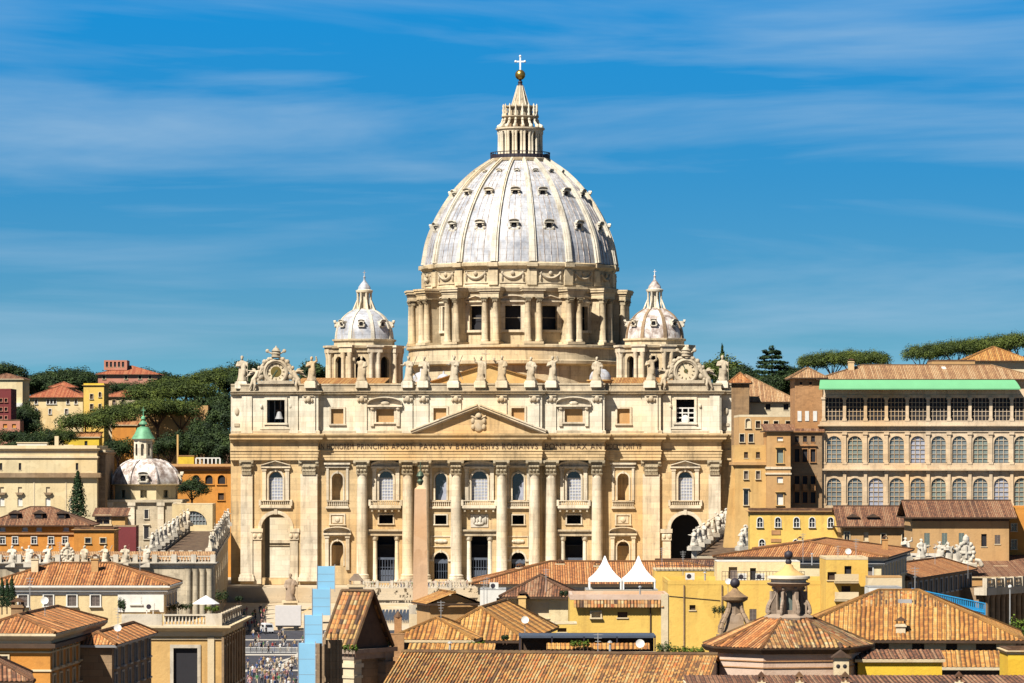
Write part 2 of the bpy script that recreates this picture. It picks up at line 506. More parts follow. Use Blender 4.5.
M['tile_o'] = tiles('clay_tiles_orange', [(0.30, 0.11, 0.04), (0.56, 0.21, 0.06), (0.68, 0.30, 0.10), (0.72, 0.39, 0.16)], 0.30, 0.3)
M['tile_b'] = tiles('clay_tiles_brown', [(0.13, 0.06, 0.035), (0.28, 0.115, 0.055), (0.38, 0.18, 0.09), (0.42, 0.25, 0.14)], 0.30, 0.3)
M['tile_y'] = tiles('clay_tiles_ochre', [(0.36, 0.14, 0.035), (0.58, 0.26, 0.06), (0.68, 0.35, 0.09), (0.70, 0.43, 0.15)], 0.38, 0.35)
M['tile_n'] = tiles('clay_tiles_near', [(0.20, 0.10, 0.045), (0.48, 0.20, 0.055), (0.62, 0.37, 0.12), (0.74, 0.29, 0.07), (0.66, 0.50, 0.22), (0.60, 0.19, 0.05)], 0.245, 0.35)
M['tile_p'] = tiles('clay_tiles_palace', [(0.34, 0.17, 0.08), (0.50, 0.27, 0.12), (0.60, 0.36, 0.17), (0.66, 0.45, 0.25)], 0.34, 0.3)
M['tile_m'] = tiles('clay_tiles_mixed', [(0.10, 0.055, 0.035), (0.36, 0.16, 0.05), (0.52, 0.33, 0.12), (0.60, 0.22, 0.06), (0.58, 0.46, 0.24), (0.42, 0.13, 0.045)], 0.34, 0.3)
M['tile_r'] = tiles('clay_tiles_red', [(0.34, 0.08, 0.035), (0.52, 0.14, 0.06), (0.60, 0.20, 0.08), (0.58, 0.26, 0.13)], 0.30, 0.15)
M['copper'] = plain('green_copper', (0.14, 0.36, 0.20), 0.6, 0.4, 0, 0.8)
M['awning'] = plain('green_awning', (0.15, 0.46, 0.22), 0.7, 0.06, 0, 0.3)
M['lightblue'] = plain('light_blue_sheet', (0.26, 0.55, 0.78), 0.55, 0.05, 0, 0.6)
M['bluepaint'] = plain('blue_paint', (0.02, 0.30, 0.62), 0.5, 0.1)
M['tent'] = plain('white_canvas', (0.86, 0.86, 0.86), 0.7, 0.04)
M['canopy'] = plain('blue_grey_canopy', (0.08, 0.10, 0.14), 0.5)
M['granite'] = stone('rose_granite', (0.72, 0.46, 0.27), 0.12, 0.2, 0, (0.3, 0.16, 0.09), 0.1)
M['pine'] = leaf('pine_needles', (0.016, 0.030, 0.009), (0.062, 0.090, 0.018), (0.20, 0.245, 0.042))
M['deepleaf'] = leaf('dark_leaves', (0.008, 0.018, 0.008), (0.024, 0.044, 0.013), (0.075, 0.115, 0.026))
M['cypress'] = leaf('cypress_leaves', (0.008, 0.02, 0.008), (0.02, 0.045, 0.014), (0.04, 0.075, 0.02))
M['lightleaf'] = leaf('bright_leaves', (0.03, 0.06, 0.008), (0.09, 0.15, 0.015), (0.2, 0.27, 0.03), 1.0)
M['bark'] = plain('bark', (0.13, 0.07, 0.045), 0.9, 0.3)
M['grass'] = leaf('hill_cover', (0.010, 0.022, 0.008), (0.02, 0.04, 0.011), (0.035, 0.06, 0.015), 0.08)
M['soil'] = plain('city_ground', (0.22, 0.17, 0.12), 0.95, 0.3, 0, 0.05)
M['asphalt'] = plain('dark_cobbles', (0.045, 0.046, 0.06), 0.9, 0.35, 0, 0.6)
M['stripe'] = plain('travertine_paving', (0.55, 0.50, 0.42), 0.85, 0.2, 0, 0.5)
M['parvis'] = stone('terrace_paving', (0.60, 0.50, 0.36), 0.15, 0.0, 0)
M['tyre'] = plain('tyre_rubber', (0.02, 0.02, 0.02), 0.8)
M['carwhite'] = plain('white_vehicle_paint', (0.8, 0.8, 0.8), 0.3, 0.03)
M['screen'] = plain('pale_panel', (0.72, 0.68, 0.66), 0.6, 0.05)
# ------------------------------------------------------------------ the basilica
K = 0.2277
TH = radians(3.9)
def zz(v): return (585.0 - v) * K
CHX, CHY = X(479.8, 900), 900.0
CHM = Matrix.Translation((CHX, CHY, 0)) @ Matrix.Rotation(-TH, 4, 'Z')
def chw(x, y, z): return tuple(CHM @ Vector((x, y, z)))

bas = thing('basilica', 'huge pale stone basilica with columned front and great ribbed lead dome', 'basilica', (CHX, CHY, 0), -TH)

ZN = [(-252, -241, 2.2, 1.2), (-241, -181, 0, -.7), (-181, -162, -.3, -1.8), (-162, -125, 0.4, -.3), (-125, -63, 0, -2.5),
      (-63, 63, -1.0, -3.5),
      (63, 125, 0, -2.5), (125, 162, .4, -.3), (162, 181, -.3, -1.8), (181, 241, 0, -.7), (241, 251, 2.2, 1.2)]
def zone_path(i, add=0.0, skip=()):
    p = []
    for z in ZN:
        p += [(z[0]*K, z[i]+add), (z[1]*K, z[i]+add)]
    return p
def zone_y(off, i=2):
    for z in ZN:
        if z[0] <= off <= z[1]: return z[i]
    return 0
def wall_by_zones(mb, i, add, z0, z1, ops, depth):
    p = zone_path(i, add)
    for a, b in zip(p, p[1:]):
        if abs(a[0]-b[0]) < 1e-6:
            if abs(a[1]-b[1]) > 1e-6: mb.panel(a, b, z0, z1)
        else:
            o = [(c*K - a[0], w_*K, zz(vb), zz(vt), ar) for (c, w_, vb, vt, ar) in ops if a[0] < c*K < b[0]]
            mb.panel(a, b, z0, z1, o, depth, 12)

WOPS = [(0, 18, 578, 536, False), (0, 16, 500, 471, True)]
for s_ in (-1, 1):
    WOPS += [(s_*38.7, 14, 579, 552, True), (s_*38.7, 11.5, 524, 515, False), (s_*38.7, 11.5, 500, 473, True),
             (s_*94.2, 19, 583, 536, False), (s_*94.2, 14, 523.5, 515, False), (s_*94.2, 14, 500, 471, True),
             (s_*143.3, 12, 566, 541, True), (s_*143.3, 11, 500, 473, True),
             (s_*205.3, 14, 501, 472, True), (s_*205.3, 29, 578, 514, True)]
mb = MB(); wall_by_zones(mb, 2, 0, 0, zz(460), WOPS, 1.1)
fw = mb.build('facade_wall', M['trav_wall'], bas)
# attic storey
AOPS = []
for s_ in (-1, 1):
    AOPS += [(s_*205.3, 18, 422.5, 399.5, False), (s_*143.6, 12.5, 423.5, 408.5, False), (s_*94.4, 18, 422, 409, False), (s_*39, 13, 422, 408, False)]
mb = MB(); wall_by_zones(mb, 3, 1.0, zz(436), zz(388), AOPS, 0.9)
mb.build('attic_wall', M['trav_pale'], bas)
# the block behind the front: roof, back and side walls, dark interior
mb = MB()
yb = 19.0; xr = 176*K
for x0, x1, y1 in ((-xr, xr, yb), (-240*K, -xr, 5.5), (xr, 240*K, 5.5)):
    mb.box(x0+.01, x1-.01, 2.9, y1, zz(390), zz(389.2))
mb.box(-xr, xr, yb-.5, yb, 0, zz(390.1))
for s_ in (-1, 1):
    mb.box(s_*xr-.4, s_*xr+.4, 5.5, yb-.5, 0, zz(390.1))
    mb.box(s_*(xr+240*K)/2-(240*K-xr)/2+.5, s_*(xr+240*K)/2+(240*K-xr)/2-.5, 5.2, 5.5, zz(508), zz(390.2))   # back of the end bays above the arch
    mb.box(s_*241*K-.3, s_*241*K+.3, 2.3, 5.6, 0, zz(390.1))
    mb.box(s_*181*K-.3, s_*181*K+.3, 1.2, 5.6, 0, zz(390.1))
    mb.box(s_*222*K-.6, s_*222*K+.6, 1.2, 5.6, 0, zz(508)); mb.box(s_*188*K-.6, s_*188*K+.6, 1.2, 5.6, 0, zz(508))
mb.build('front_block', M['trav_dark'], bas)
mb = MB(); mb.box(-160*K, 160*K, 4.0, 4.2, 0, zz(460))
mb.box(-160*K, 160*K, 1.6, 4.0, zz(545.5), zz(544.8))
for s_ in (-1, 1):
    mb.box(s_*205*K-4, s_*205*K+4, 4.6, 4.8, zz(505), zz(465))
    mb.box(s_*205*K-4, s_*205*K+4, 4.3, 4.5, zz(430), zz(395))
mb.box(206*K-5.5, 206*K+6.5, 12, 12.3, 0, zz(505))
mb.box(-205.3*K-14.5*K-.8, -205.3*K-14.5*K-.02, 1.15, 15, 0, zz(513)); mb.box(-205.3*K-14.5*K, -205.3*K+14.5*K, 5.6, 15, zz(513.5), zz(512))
mb.build('interior', M['dark'], bas)  # passage and back walls coloured near-black, standing for their shade
# giant pilasters and the end strips
def pilaster(mb, c, wpx, y, z0, z1, d=0.55):
    x0, x1 = (c-wpx/2)*K, (c+wpx/2)*K
    mb.box(x0, x1, y-d, y+.3, z0+1.2, z1)
    mb.box(x0-.25, x1+.25, y-d-.25, y+.28, z0+.6, z0+1.2)
    mb.box(x0-.45, x1+.45, y-d-.45, y+.26, z0-.3, z0+.6)
def capital(mb, x, y, z0, z1, hw, hd, n=3, flat=False):
    h = z1-z0
    mb.box(x-hw*1.0, x+hw*1.0, y-hd*1.0, y+hd*1.0, z0, z0+h*.9)
    mb.box(x-hw*1.5, x+hw*1.5, y-hd*1.45, y+hd*1.3, z1-h*.13, z1)
    for row, (zc, o, cnt) in enumerate(((z0+h*.22, 1.12, n), (z0+h*.5, 1.24, n+1), (z0+h*.76, 1.34, 2))):
        for i in range(cnt):
            t = (i+.5)/cnt*2-1 if cnt > 2 else (-1 if i == 0 else 1)
            px = x + t*hw*(.95 if cnt > 2 else 1.25)
            lw = hw*(.30 if cnt > 2 else .28)
            a = [(px-lw, y-hd*1.0, zc-h*.18), (px+lw, y-hd*1.0, zc-h*.18), (px+lw*.8, y-hd*(o+.16), zc+h*.10), (px-lw*.8, y-hd*(o+.16), zc+h*.10)]
            mb.add(a + [(px+lw*.8, y-hd, zc+h*.12), (px-lw*.8, y-hd, zc+h*.12), (px+lw*.6, y-hd*(o+.22), zc+h*.02), (px-lw*.6, y-hd*(o+.22), zc+h*.02)],
                   [(0,1,2,3), (3,2,4,5), (1,4,2), (0,3,5), (3,2,6,7)])
            mb.ball((px, y-hd*(o+.10), zc+h*.07), (lw*.9, hd*.16, h*.07), 6, 4)
    return mb
for s_ in (-1, 1):
    for c, w_ in ((171.5, 17), (234.5, 12), (187.5, 6)):
        if c == 187.5: continue
        mb = MB(); pilaster(mb, s_*c, w_, zone_y(s_*c), zz(580), zz(474)); p_ = mb.build('pilaster', M['trav'], bas)
        mb = MB()
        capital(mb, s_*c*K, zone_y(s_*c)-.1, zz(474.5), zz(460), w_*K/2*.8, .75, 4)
        mb.build('capital', M['capital'], p_)
# eight giant columns
Rc = 1.27
cm = MB(); ct = zz(474) - zz(579)
cm.lathe([(Rc*1.35, 0), (Rc*1.35, .5), (Rc*1.22, .6), (Rc*1.28, .9), (Rc*1.1, 1.15), (Rc, 1.3), (Rc*1.0, ct*.33), (Rc*.95, ct*.7), (Rc*.87, ct-.25), (Rc*.95, ct-.15), (Rc*.93, ct)], n=20)
cmesh = cm.mesh('column', 40); cmesh.materials.append(M['trav'])
cp = MB(); capital(cp, 0, 0, 0, zz(460)-zz(474), Rc*.98, Rc*.98, 3)
cpm = cp.mesh('capital', 0); cpm.materials.append(M['capital'])
for off in (-117.7, -71.8, -55.3, -22.8, 22.8, 55.3, 71.8, 117.7):
    y = zone_y(off) - 1.25
    o = inst('column', cmesh, bas, (off*K, y, zz(579)))
    inst('capital', cpm, o, (0, 0, ct+.002))
    mb = MB(); mb.box(off*K-Rc*1.5, off*K+Rc*1.5, y-Rc*1.5, y+Rc*1.2, 0, zz(579)); mb.build('plinth', M['trav'], bas)
# entablature
def entab(v): return zz(v)
prof = [(-1.0, zz(460.02)), (0, zz(460)), (0, zz(457.2)), (.10, zz(457)), (.10, zz(454)), (.2, zz(453.8)), (.2, zz(451.2)), (.38, zz(450.8)), (.38, zz(450)), (.05, zz(449.8)),
        (.05, zz(442.2)), (.25, zz(441.8)), (.32, zz(440.6)), (.55, zz(440.2)), (.55, zz(439.4)), (1.2, zz(439.2)), (1.25, zz(436.6)), (1.5, zz(436.0)), (1.65, zz(434.6)), (1.65, zz(434)), (-1.2, zz(433.2))]
mb = MB(); mb.sweep(zone_path(3), prof)
# dentils
for z in ZN:
    n = max(1, int((z[1]-z[0])*K/.9))
    for i in range(n):
        x = (z[0]+(z[1]-z[0])*(i+.5)/n)*K
        mb.box(x-.25, x+.25, z[3]-.9, z[3]-.3, zz(440.1)+.003, zz(439.3)-.003)
mb.build('entablature', M['trav_wall'], bas)
# inscription on the frieze
def text_mesh(name, txt, size, mat, parent, loc, depth=.05, fitw=None):
    cu = bpy.data.curves.new(name, 'FONT'); cu.body = txt; cu.size = size; cu.align_x = 'CENTER'; cu.align_y = 'CENTER'; cu.extrude = depth
    cu.space_character = 1.15
    o = bpy.data.objects.new(name, cu); COL.objects.link(o)
    dg = bpy.context.evaluated_depsgraph_get(); dg.update()
    me = bpy.data.meshes.new_from_object(o.evaluated_get(dg))
    bpy.data.objects.remove(o); bpy.data.curves.remove(cu)
    xs_ = [v.co.x for v in me.vertices]; ys_ = [v.co.y for v in me.vertices]
    wd = max(xs_)-min(xs_); mx = (max(xs_)+min(xs_))/2; my = (max(ys_)+min(ys_))/2
    sx = (fitw/wd) if fitw else 1
    for v in me.vertices: v.co = ((v.co.x-mx)*sx, -v.co.z, (v.co.y-my))
    me.materials.clear(); me.materials.append(mat); me.name = name
    return inst(name, me, parent, loc)
M['letter'] = plain('dark_letters', (0.10, 0.055, 0.03), 0.6)
LZ = (zz(443.2)+zz(449.4))/2
for txt, a, b in (('IN HONOREM', -161, -127), ('PRINCIPIS APOST', -122, -66), ('PAVLVS V BVRGHESIVS ROMANVS', -59, 59), ('PONT MAX AN', 66, 122), ('MDCXII PONT VII', 127, 161)):
    text_mesh('inscription', txt, 1.75, M['letter'], bas, ((a+b)/2*K, zone_y((a+b)/2, 3)-.11, LZ), .04, (b-a)*K)
# pediment
pw = 64.5; yt = -3.5
mb = MB()
mb.prism([(-pw*K*.97, zz(433.3)), (pw*K*.97, zz(433.3)), (0, zz(408.5))], yt-.05, yt+1.6)
mb.build('tympanum', M['trav_wall'], bas)
mb = MB()
def raking(mb, xa, za, xb, zb, yf, yb_, th, out_):
    # a bar along the slope with moulded front
    d = Vector((xb-xa, 0, zb-za)); L = d.length; d.normalize(); up = Vector((-d.z, 0, d.x))
    if up.z < 0: up = -up
    for (h0, h1, o) in ((0, .32*th, out_*.45), (.32*th, .72*th, out_*.85), (.72*th, th, out_)):
        p = [Vector((xa, 0, za))+up*h0, Vector((xb, 0, zb))+up*h0, Vector((xb, 0, zb))+up*h1, Vector((xa, 0, za))+up*h1]
        vs = [(q.x, yf-o, q.z) for q in p] + [(q.x, yb_, q.z) for q in p]
        mb.add(vs, [(0,1,2,3), (7,6,5,4), (0,4,5,1), (1,5,6,2), (2,6,7,3), (3,7,4,0)])
raking(mb, -pw*K-.4, zz(434.6), 0.05, zz(408.8), yt, yt+1.5, 1.15, 1.45)
raking(mb, pw*K+.4, zz(434.6), -0.05, zz(408.8), yt+.004, yt+1.5, 1.15, 1.45)
mb.build('pediment', M['trav'], bas)
# coat of arms in the tympanum: shield, crown, scrolls
mb = MB()
mb.ball((0, yt-.1, zz(424.5)), (1.25, .45, 1.75), 14, 10)
for s_ in (-1, 1):
    mb.ball((s_*1.25, yt-.15, zz(421)), (.5, .4, .8), 8, 6); mb.ball((s_*1.2, yt-.15, zz(427)), (.55, .4, .7), 8, 6)
    mb.tube((s_*.2, yt-.35, zz(419)), (s_*1.7, yt-.2, zz(416)), .22, .3, 6)
mb.lathe([(.75, zz(417.5)), (.85, zz(416)), (.6, zz(414)), (.25, zz(412.6)), (0, zz(412.2))], 0, yt-.15, 10)
mb.build('coat_of_arms', M['statue'], bas, 50)
# attic mouldings
prof = [(-.6, zz(434.2)), (.35, zz(434.1)), (.35, zz(431)), (.1, zz(430.2)), (.03, zz(430))]
mb = MB(); mb.sweep(zone_path(3, 1.0), prof)
prof = [(-.3, zz(395.4)), (.18, zz(395.3)), (.22, zz(394.2)), (.7, zz(393.6)), (.75, zz(392.4)), (1.0, zz(391.4)), (1.0, zz(390.8)), (.15, zz(390.6)), (.15, zz(389.4)), (.02, zz(389.2)), (.02, zz(385)), (.2, zz(384.8)), (.2, zz(383.3)), (-.6, zz(383.3)), (-.6, zz(389))]
mb.sweep(zone_path(3, 1.0), prof)
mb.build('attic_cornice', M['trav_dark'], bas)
# attic pilaster strips with carved heads
for off, w_ in [(s_*o, w_) for s_ in (-1, 1) for o, w_ in ((22.8, 10), (55.3, 10), (71.8, 10), (117.7, 10), (171.5, 13), (234.5, 10), (187, 8))]:
    y = zone_y(off, 3) + 1.0
    mb = MB()
    mb.box((off-w_/2)*K, (off+w_/2)*K, y-.32, y+.2, zz(430.3), zz(395.4))
    mb.box((off-w_/2)*K-.15, (off+w_/2)*K+.15, y-.45, y+.2, zz(433), zz(430.2))
    p_ = mb.build('attic_pilaster', M['trav_pale'], bas)
    if abs(off) > 180: continue
    mb = MB(); zc = zz(399)
    mb.ball((off*K, y-.5, zc), (.62, .45, .75), 10, 8)
    for q in (-1, 1):
        mb.ball((off*K+q*.75, y-.45, zc-.25), (.32, .3, .5), 8, 6)
    mb.box(off*K-1.2, off*K+1.2, y-.62, y+.15, zc+.65, zz(395.3))
    mb.build('carved_head', M['statue'], p_, 50)
# attic panels on the end strips
mb = MB()
for s_ in (-1, 1):
    mb.ball((s_*246*K, 2.1, zz(411)), (.55, .25, .9), 8, 6); mb.box(s_*246*K-.6, s_*246*K+.6, 2.0, 2.3, zz(426), zz(423))
mb.build('carved_panel', M['statue'], bas, 50)

# --- window frames and openings
def frame_rect(mb, x, y, wpx, vb, vt, b=.5, d=.3, sill=True):
    w_ = wpx*K/2; z0, z1 = zz(vb), zz(vt)
    for s_ in (-1, 1):
        a, c = sorted((x+s_*w_, x+s_*(w_+b))); mb.box(a, c, y-d, y+.15, z0, z1)
    mb.box(x-w_-b, x+w_+b, y-d-.002, y+.15, z1, z1+b)
    if sill: mb.box(x-w_-b-.1, x+w_+b+.1, y-d-.15, y+.15, z0-b*.8, z0)
def seg_ped(mb, x, y, hw, z, rise, th, d, tri=False, n=14):
    pts = []
    if tri: arc = [(-hw, 0), (0, rise), (hw, 0)]
    else: arc = [(-hw*cos(pi*i/n), rise*sin(pi*i/n)) for i in range(n+1)]
    for (xa, za), (xb, zb) in zip(arc, arc[1:]):
        for (h0, h1, o) in ((0, th*.55, d*.75), (th*.55, th, d)):
            vs = [(x+xa, y-o, z+za+h0), (x+xb, y-o, z+zb+h0), (x+xb, y-o, z+zb+h1), (x+xa, y-o, z+za+h1)]
            vs += [(p[0], y+.1, p[2]) for p in vs]
            mb.add(vs, [(0,1,2,3), (0,4,5,1), (2,6,7,3), (3,7,4,0), (1,5,6,2)])
    mb.box(x-hw-.1, x+hw+.1, y-d*.8, y+.1, z-th*.8, z)
    mb.prism([(x-hw, z)] + [(x+hw, z)] + [(x+q[0], z+q[1]) for q in arc[::-1][1:-1]], y-d*.18, y+.1)
def arch_ring(mb, x, y, w_, zs, b, d, n=12, keystone=True):
    r0, r1 = w_/2, w_/2+b
    for i in range(n):
        a, c = pi*i/n, pi*(i+1)/n
        p = [(x-r0*cos(a), zs+r0*sin(a)), (x-r0*cos(c), zs+r0*sin(c)), (x-r1*cos(c), zs+r1*sin(c)), (x-r1*cos(a), zs+r1*sin(a))]
        vs = [(q[0], y-d, q[1]) for q in p] + [(q[0], y+.1, q[1]) for q in p]
        mb.add(vs, [(3,2,1,0), (0,1,5,4), (2,3,7,6)])
    if keystone: mb.box(x-b*.45, x+b*.45, y-d-.15, y+.1, zs+r0-.1, zs+r1+b*.5)
def lattice(mb, x0, x1, z0, z1, y, nx, nz, t=.07):
    for i in range(nx+1):
        x = x0+(x1-x0)*i/nx; mb.box(x-t, x+t, y-.05, y, z0, z1)
    for i in range(nz+1):
        z = z0+(z1-z0)*i/nz; mb.box(x0, x1, y-.06, y-.005, z-t, z+t)
def balustrade(mb, xa, xb, y, z0, h, per=.5, posts=True, r=.12):
    mb.box(xa, xb, y-.14, y+.14, z0, z0+h*.14); mb.box(xa, xb, y-.17, y+.17, z0+h*.86, z0+h)
    n = max(2, int((xb-xa)/per))
    for i in range(n):
        x = xa+(xb-xa)*(i+.5)/n
        mb.lathe([(r*.7, z0+h*.14), (r*1.15, z0+h*.36), (r*.55, z0+h*.62), (r*.8, z0+h*.86)], x, y, 6, cap=False)

def loggia_window(off, tri):
    y = zone_y(off); x = off*K
    wpx = 16 if off == 0 else 14
    w_ = wpx*K; zs = zz(471)-w_/2; zb = zz(500)
    mb = MB()
    arch_ring(mb, x, y, w_, zs, .42, .22)
    for s_ in (-1, 1):
        a, c = sorted((x+s_*w_/2, x+s_*(w_/2+.42))); mb.box(a, c, y-.22, y+.1, zb, zs)
        # flanking half columns
        cx_ = x+s_*(w_/2+1.05)
        mb.box(cx_-.42, cx_+.42, y-.4, y+.1, zb, zz(469.5)); mb.box(cx_-.55, cx_+.55, y-.55, y+.1, zz(470.5), zz(468.5))
    mb.box(x-w_/2-1.7, x+w_/2+1.7, y-.5, y+.1, zz(468.5), zz(466.8))
    seg_ped(mb, x, y, w_/2+1.75, zz(466.3), .95, .42, 1.0, tri)
    wn_ = mb.build('window', M['trav'], bas, 0)
    mb = MB(); mb.box(x-w_/2, x+w_/2, y+.7, y+.75, zb, zz(471)); pn = mb.build('pane', M['blind'], wn_)
    mb = MB(); lattice(mb, x-w_/2, x+w_/2, zb, zs, y+.68, 5, 7, .06); mb.build('lattice', M['whitepaint'], wn_)
    mb = MB()
    mb.lathe([(0, 0), (w_/2-.05, 0)], 0, 0, 10, pi, 2*pi, False, Matrix.Translation((x, y+.63, zs)) @ Matrix.Rotation(-pi/2, 4, 'X'))
    mb.build('fanlight', M['glass'], wn_)
    # balcony
    hw = w_/2+2.0; big = abs(off) < 150
    dp = 1.7 if big else .6
    mb = MB()
    mb.box(x-hw, x+hw, y-dp, y+.1, zz(508), zz(505.6)); mb.box(x-hw+.15, x+hw-.15, y-dp+.2, y+.1, zz(509.2), zz(508))
    bl = mb.build('balcony', M['trav'], bas)
    mb = MB(); balustrade(mb, x-hw+.1, x+hw-.1, y-dp+.2, zz(505.6), zz(500)-zz(505.6), .45)
    for s_ in (-1, 1): mb.box(x+s_*hw-.25, x+s_*hw+.25, y-dp-.02, y+.1, zz(505.6), zz(499.6))
    mb.build('balustrade', M['trav'], bl)
    if big:
        mb = MB()
        for t in (-.85, -.42, 0, .42, .85):
            mb.prism([(0, 0)], 0, 0) if False else mb.box(x+t*hw-.2, x+t*hw+.2, y-dp*.8, y+.1, zz(511.5), zz(509.2))
        mb.build('bracket', M['trav_dark'], bl)
for off, tri in ((0, False), (-94.2, False), (94.2, False), (-205.3, True), (205.3, True)):
    loggia_window(off, tri)
def side_window(off, niche):
    y = zone_y(off); x = off*K; w_ = 11.3*K; zs = zz(473)-w_/2; zb = zz(500)
    mb = MB()
    arch_ring(mb, x, y, w_, zs, .35, .18)
    for s_ in (-1, 1):
        a, c = sorted((x+s_*w_/2, x+s_*(w_/2+.35))); mb.box(a, c, y-.18, y+.1, zb, zs)
        a, c = sorted((x+s_*(w_/2+.7), x+s_*(w_/2+1.25))); mb.box(a, c, y-.3, y+.1, zb, zz(467.5))
    mb.box(x-w_/2-1.5, x+w_/2+1.5, y-.45, y+.1, zz(467.5), zz(466))
    if niche: mb.box(x-w_/2-1.7, x+w_/2+1.7, y-.85, y+.1, zz(464.4), zz(462.6)); mb.box(x-w_/2-1.3, x+w_/2+1.3, y-.3, y+.1, zz(466), zz(464.4))
    else: seg_ped(mb, x, y, w_/2+1.4, zz(465.4), .8, .35, .8, False)
    mb.box(x-w_/2-1.4, x+w_/2+1.4, y-.6, y+.1, zz(508.4), zz(507))
    balustrade(mb, x-w_/2-1.2, x+w_/2+1.2, y-.3, zz(507), zz(500.5)-zz(507), .45)
    wn_ = mb.build('niche' if niche else 'window', M['trav'], bas)
    mb = MB()
    if niche:
        mb.lathe([(w_/2, zb), (w_/2, zs)] + [(w_/2*cos(t*pi/12), zs+w_/2*sin(t*pi/12)) for t in range(1, 7)], x, y+1.05, 12, 0, pi, False)
        mb.build('niche_back', M['trav_wall'], wn_, 60)
    else:
        mb.box(x-w_/2, x+w_/2, y+.8, y+.85, zb, zz(473)); mb.build('pane', M['glass'], wn_)
        mb = MB(); mb.prism([(x-.1, zb), (x+w_/2-.05, zb), (x+w_/2-.05, zs-.6), (x+.2, zs-1.6), (x+.5, zs-3)], y+.72, y+.78); mb.build('curtain', M['blind'], wn_)
    # carved panel / small opening under it
    if niche:
        mb = MB(); frame_rect(mb, x, y, 13, 524, 515, .35, .25); mb.box(x-1.2, x+1.2, y-.12, y+.1, zz(523), zz(516)); mb.ball((x, y-.15, zz(519.5)), (.6, .25, .6), 8, 6)
        mb.build('carved_panel', M['trav'], bas)
        mb = MB(); wl_ = 12*K; zs2 = zz(541)-wl_/2
        arch_ring(mb, x, y, wl_, zs2, .3, .18)
        for s_ in (-1, 1):
            a, c = sorted((x+s_*wl_/2, x+s_*(wl_/2+.3))); mb.box(a, c, y-.18, y+.1, zz(566), zs2)
            cx_ = x+s_*(wl_/2+1.0); mb.box(cx_-.4, cx_+.4, y-.6, y+.1, zz(570), zz(536.5)); mb.box(cx_-.55, cx_+.55, y-.75, y+.1, zz(538), zz(536))
        mb.box(x-wl_/2-1.6, x+wl_/2+1.6, y-.8, y+.1, zz(536), zz(533.6))
        seg_ped(mb, x, y, wl_/2+1.75, zz(533.0), 1.0, .5, 1.25, False)
        nl = mb.build('lower_niche', M['trav'], bas)
        mb = MB(); mb.lathe([(wl_/2, zz(566)), (wl_/2, zs2)] + [(wl_/2*cos(t*pi/12), zs2+wl_/2*sin(t*pi/12)) for t in range(1, 7)], x, y+1.05, 12, 0, pi, False)
        mb.build('niche_back', M['trav_wall'], nl, 60)
    else:
        mb = MB(); frame_rect(mb, x, y, 11.5, 524, 515, .3, .2); mb.build('opening_frame', M['trav'], bas)
        mb = MB(); frame_rect(mb, x, y, 19, 546, 536.5, .2, .15); mb.ball((x, y-.1, zz(541)), (1.2, .3, .5), 10, 6); mb.ball((x-1, y-.1, zz(541)), (.5, .3, .4), 8, 6); mb.ball((x+1, y-.1, zz(541)), (.5, .3, .4), 8, 6)
        mb.build('carved_panel', M['trav'], bas)
        mb = MB(); wl_ = 14*K; zs2 = zz(552)-wl_/2
        arch_ring(mb, x, y, wl_, zs2, .4, .2)
        for s_ in (-1, 1): mb.box(x+s_*(wl_/2+.55)-.55, x+s_*(wl_/2+.55)+.55, y-.3, y+.1, zs2-.5, zs2)
        dr = mb.build('doorway', M['trav'], bas)
        mb = MB(); mb.box(x-wl_/2, x+wl_/2, y+.9, y+1.0, zz(563), zz(559)); lattice(mb, x-wl_/2, x+wl_/2, zz(579), zz(563), y+.95, 6, 2, .05)
        mb.build('gate', M['gate'], dr)
for off in (-38.7, 38.7): side_window(off, False)
for off in (-143.3, 143.3): side_window(off, True)
# portals
def portal(off):
    y = zone_y(off); x = off*K; w_ = (18 if off == 0 else 19)*K
    mb = MB()
    mb.box(x-w_/2-2.3, x+w_/2+2.3, y-.7, y+.1, zz(535.6), zz(533.8)); mb.box(x-w_/2-2.2, x+w_/2+2.2, y-.55, y+.1, zz(533.8), zz(531)); mb.box(x-w_/2-2.7, x+w_/2+2.7, y-1.15, y+.1, zz(531), zz(529.2))
    dr = mb.build('portal', M['trav_dark'], bas)
    for s_ in (-1, 1):
        cx_ = x+s_*(w_/2+.35)
        mb = MB(); mb.lathe([(.75, zz(582)), (.75, zz(580.5)), (.55, zz(579.5)), (.52, zz(560)), (.46, zz(540.6)), (.62, zz(540)), (.75, zz(536.4)), (.75, zz(535.6))], cx_, y+.2, 12)
        mb.build('column', M['trav_pale'], dr, 40)
    mb = MB(); mb.box(x-w_/2, x+w_/2, y+1.0, y+1.1, zz(559.5), zz(557.5)); lattice(mb, x-w_/2, x+w_/2, zz(583), zz(559.5), y+1.05, 7, 3, .06); mb.box(x-w_/2+.4, x+w_/2-.4, y+1.12, y+1.14, zz(583), zz(570))
    mb.build('gate', M['gate'], dr)
    if off:
        mb = MB(); frame_rect(mb, x, y, 14, 523.5, 515, .3, .2); mb.build('opening_frame', M['trav'], bas)
for off in (0, -94.2, 94.2): portal(off)
mb = MB(); yq = zone_y(0)
mb.box(-2.0, 2.0, yq-.15, yq+.05, zz(527), zz(514.5))
for (dx, dz, sx, sz) in ((-1.2, 520, .35, .9), (-.5, 521, .3, .8), (.2, 519.5, .38, 1.0), (.9, 521, .3, .8), (1.4, 520, .3, .9), (-.1, 523.5, 1.2, .4)):
    mb.ball((dx, yq-.2, zz(dz)), (sx, .3, sz), 8, 6)
mb.build('relief', M['marble'], bas, 50)
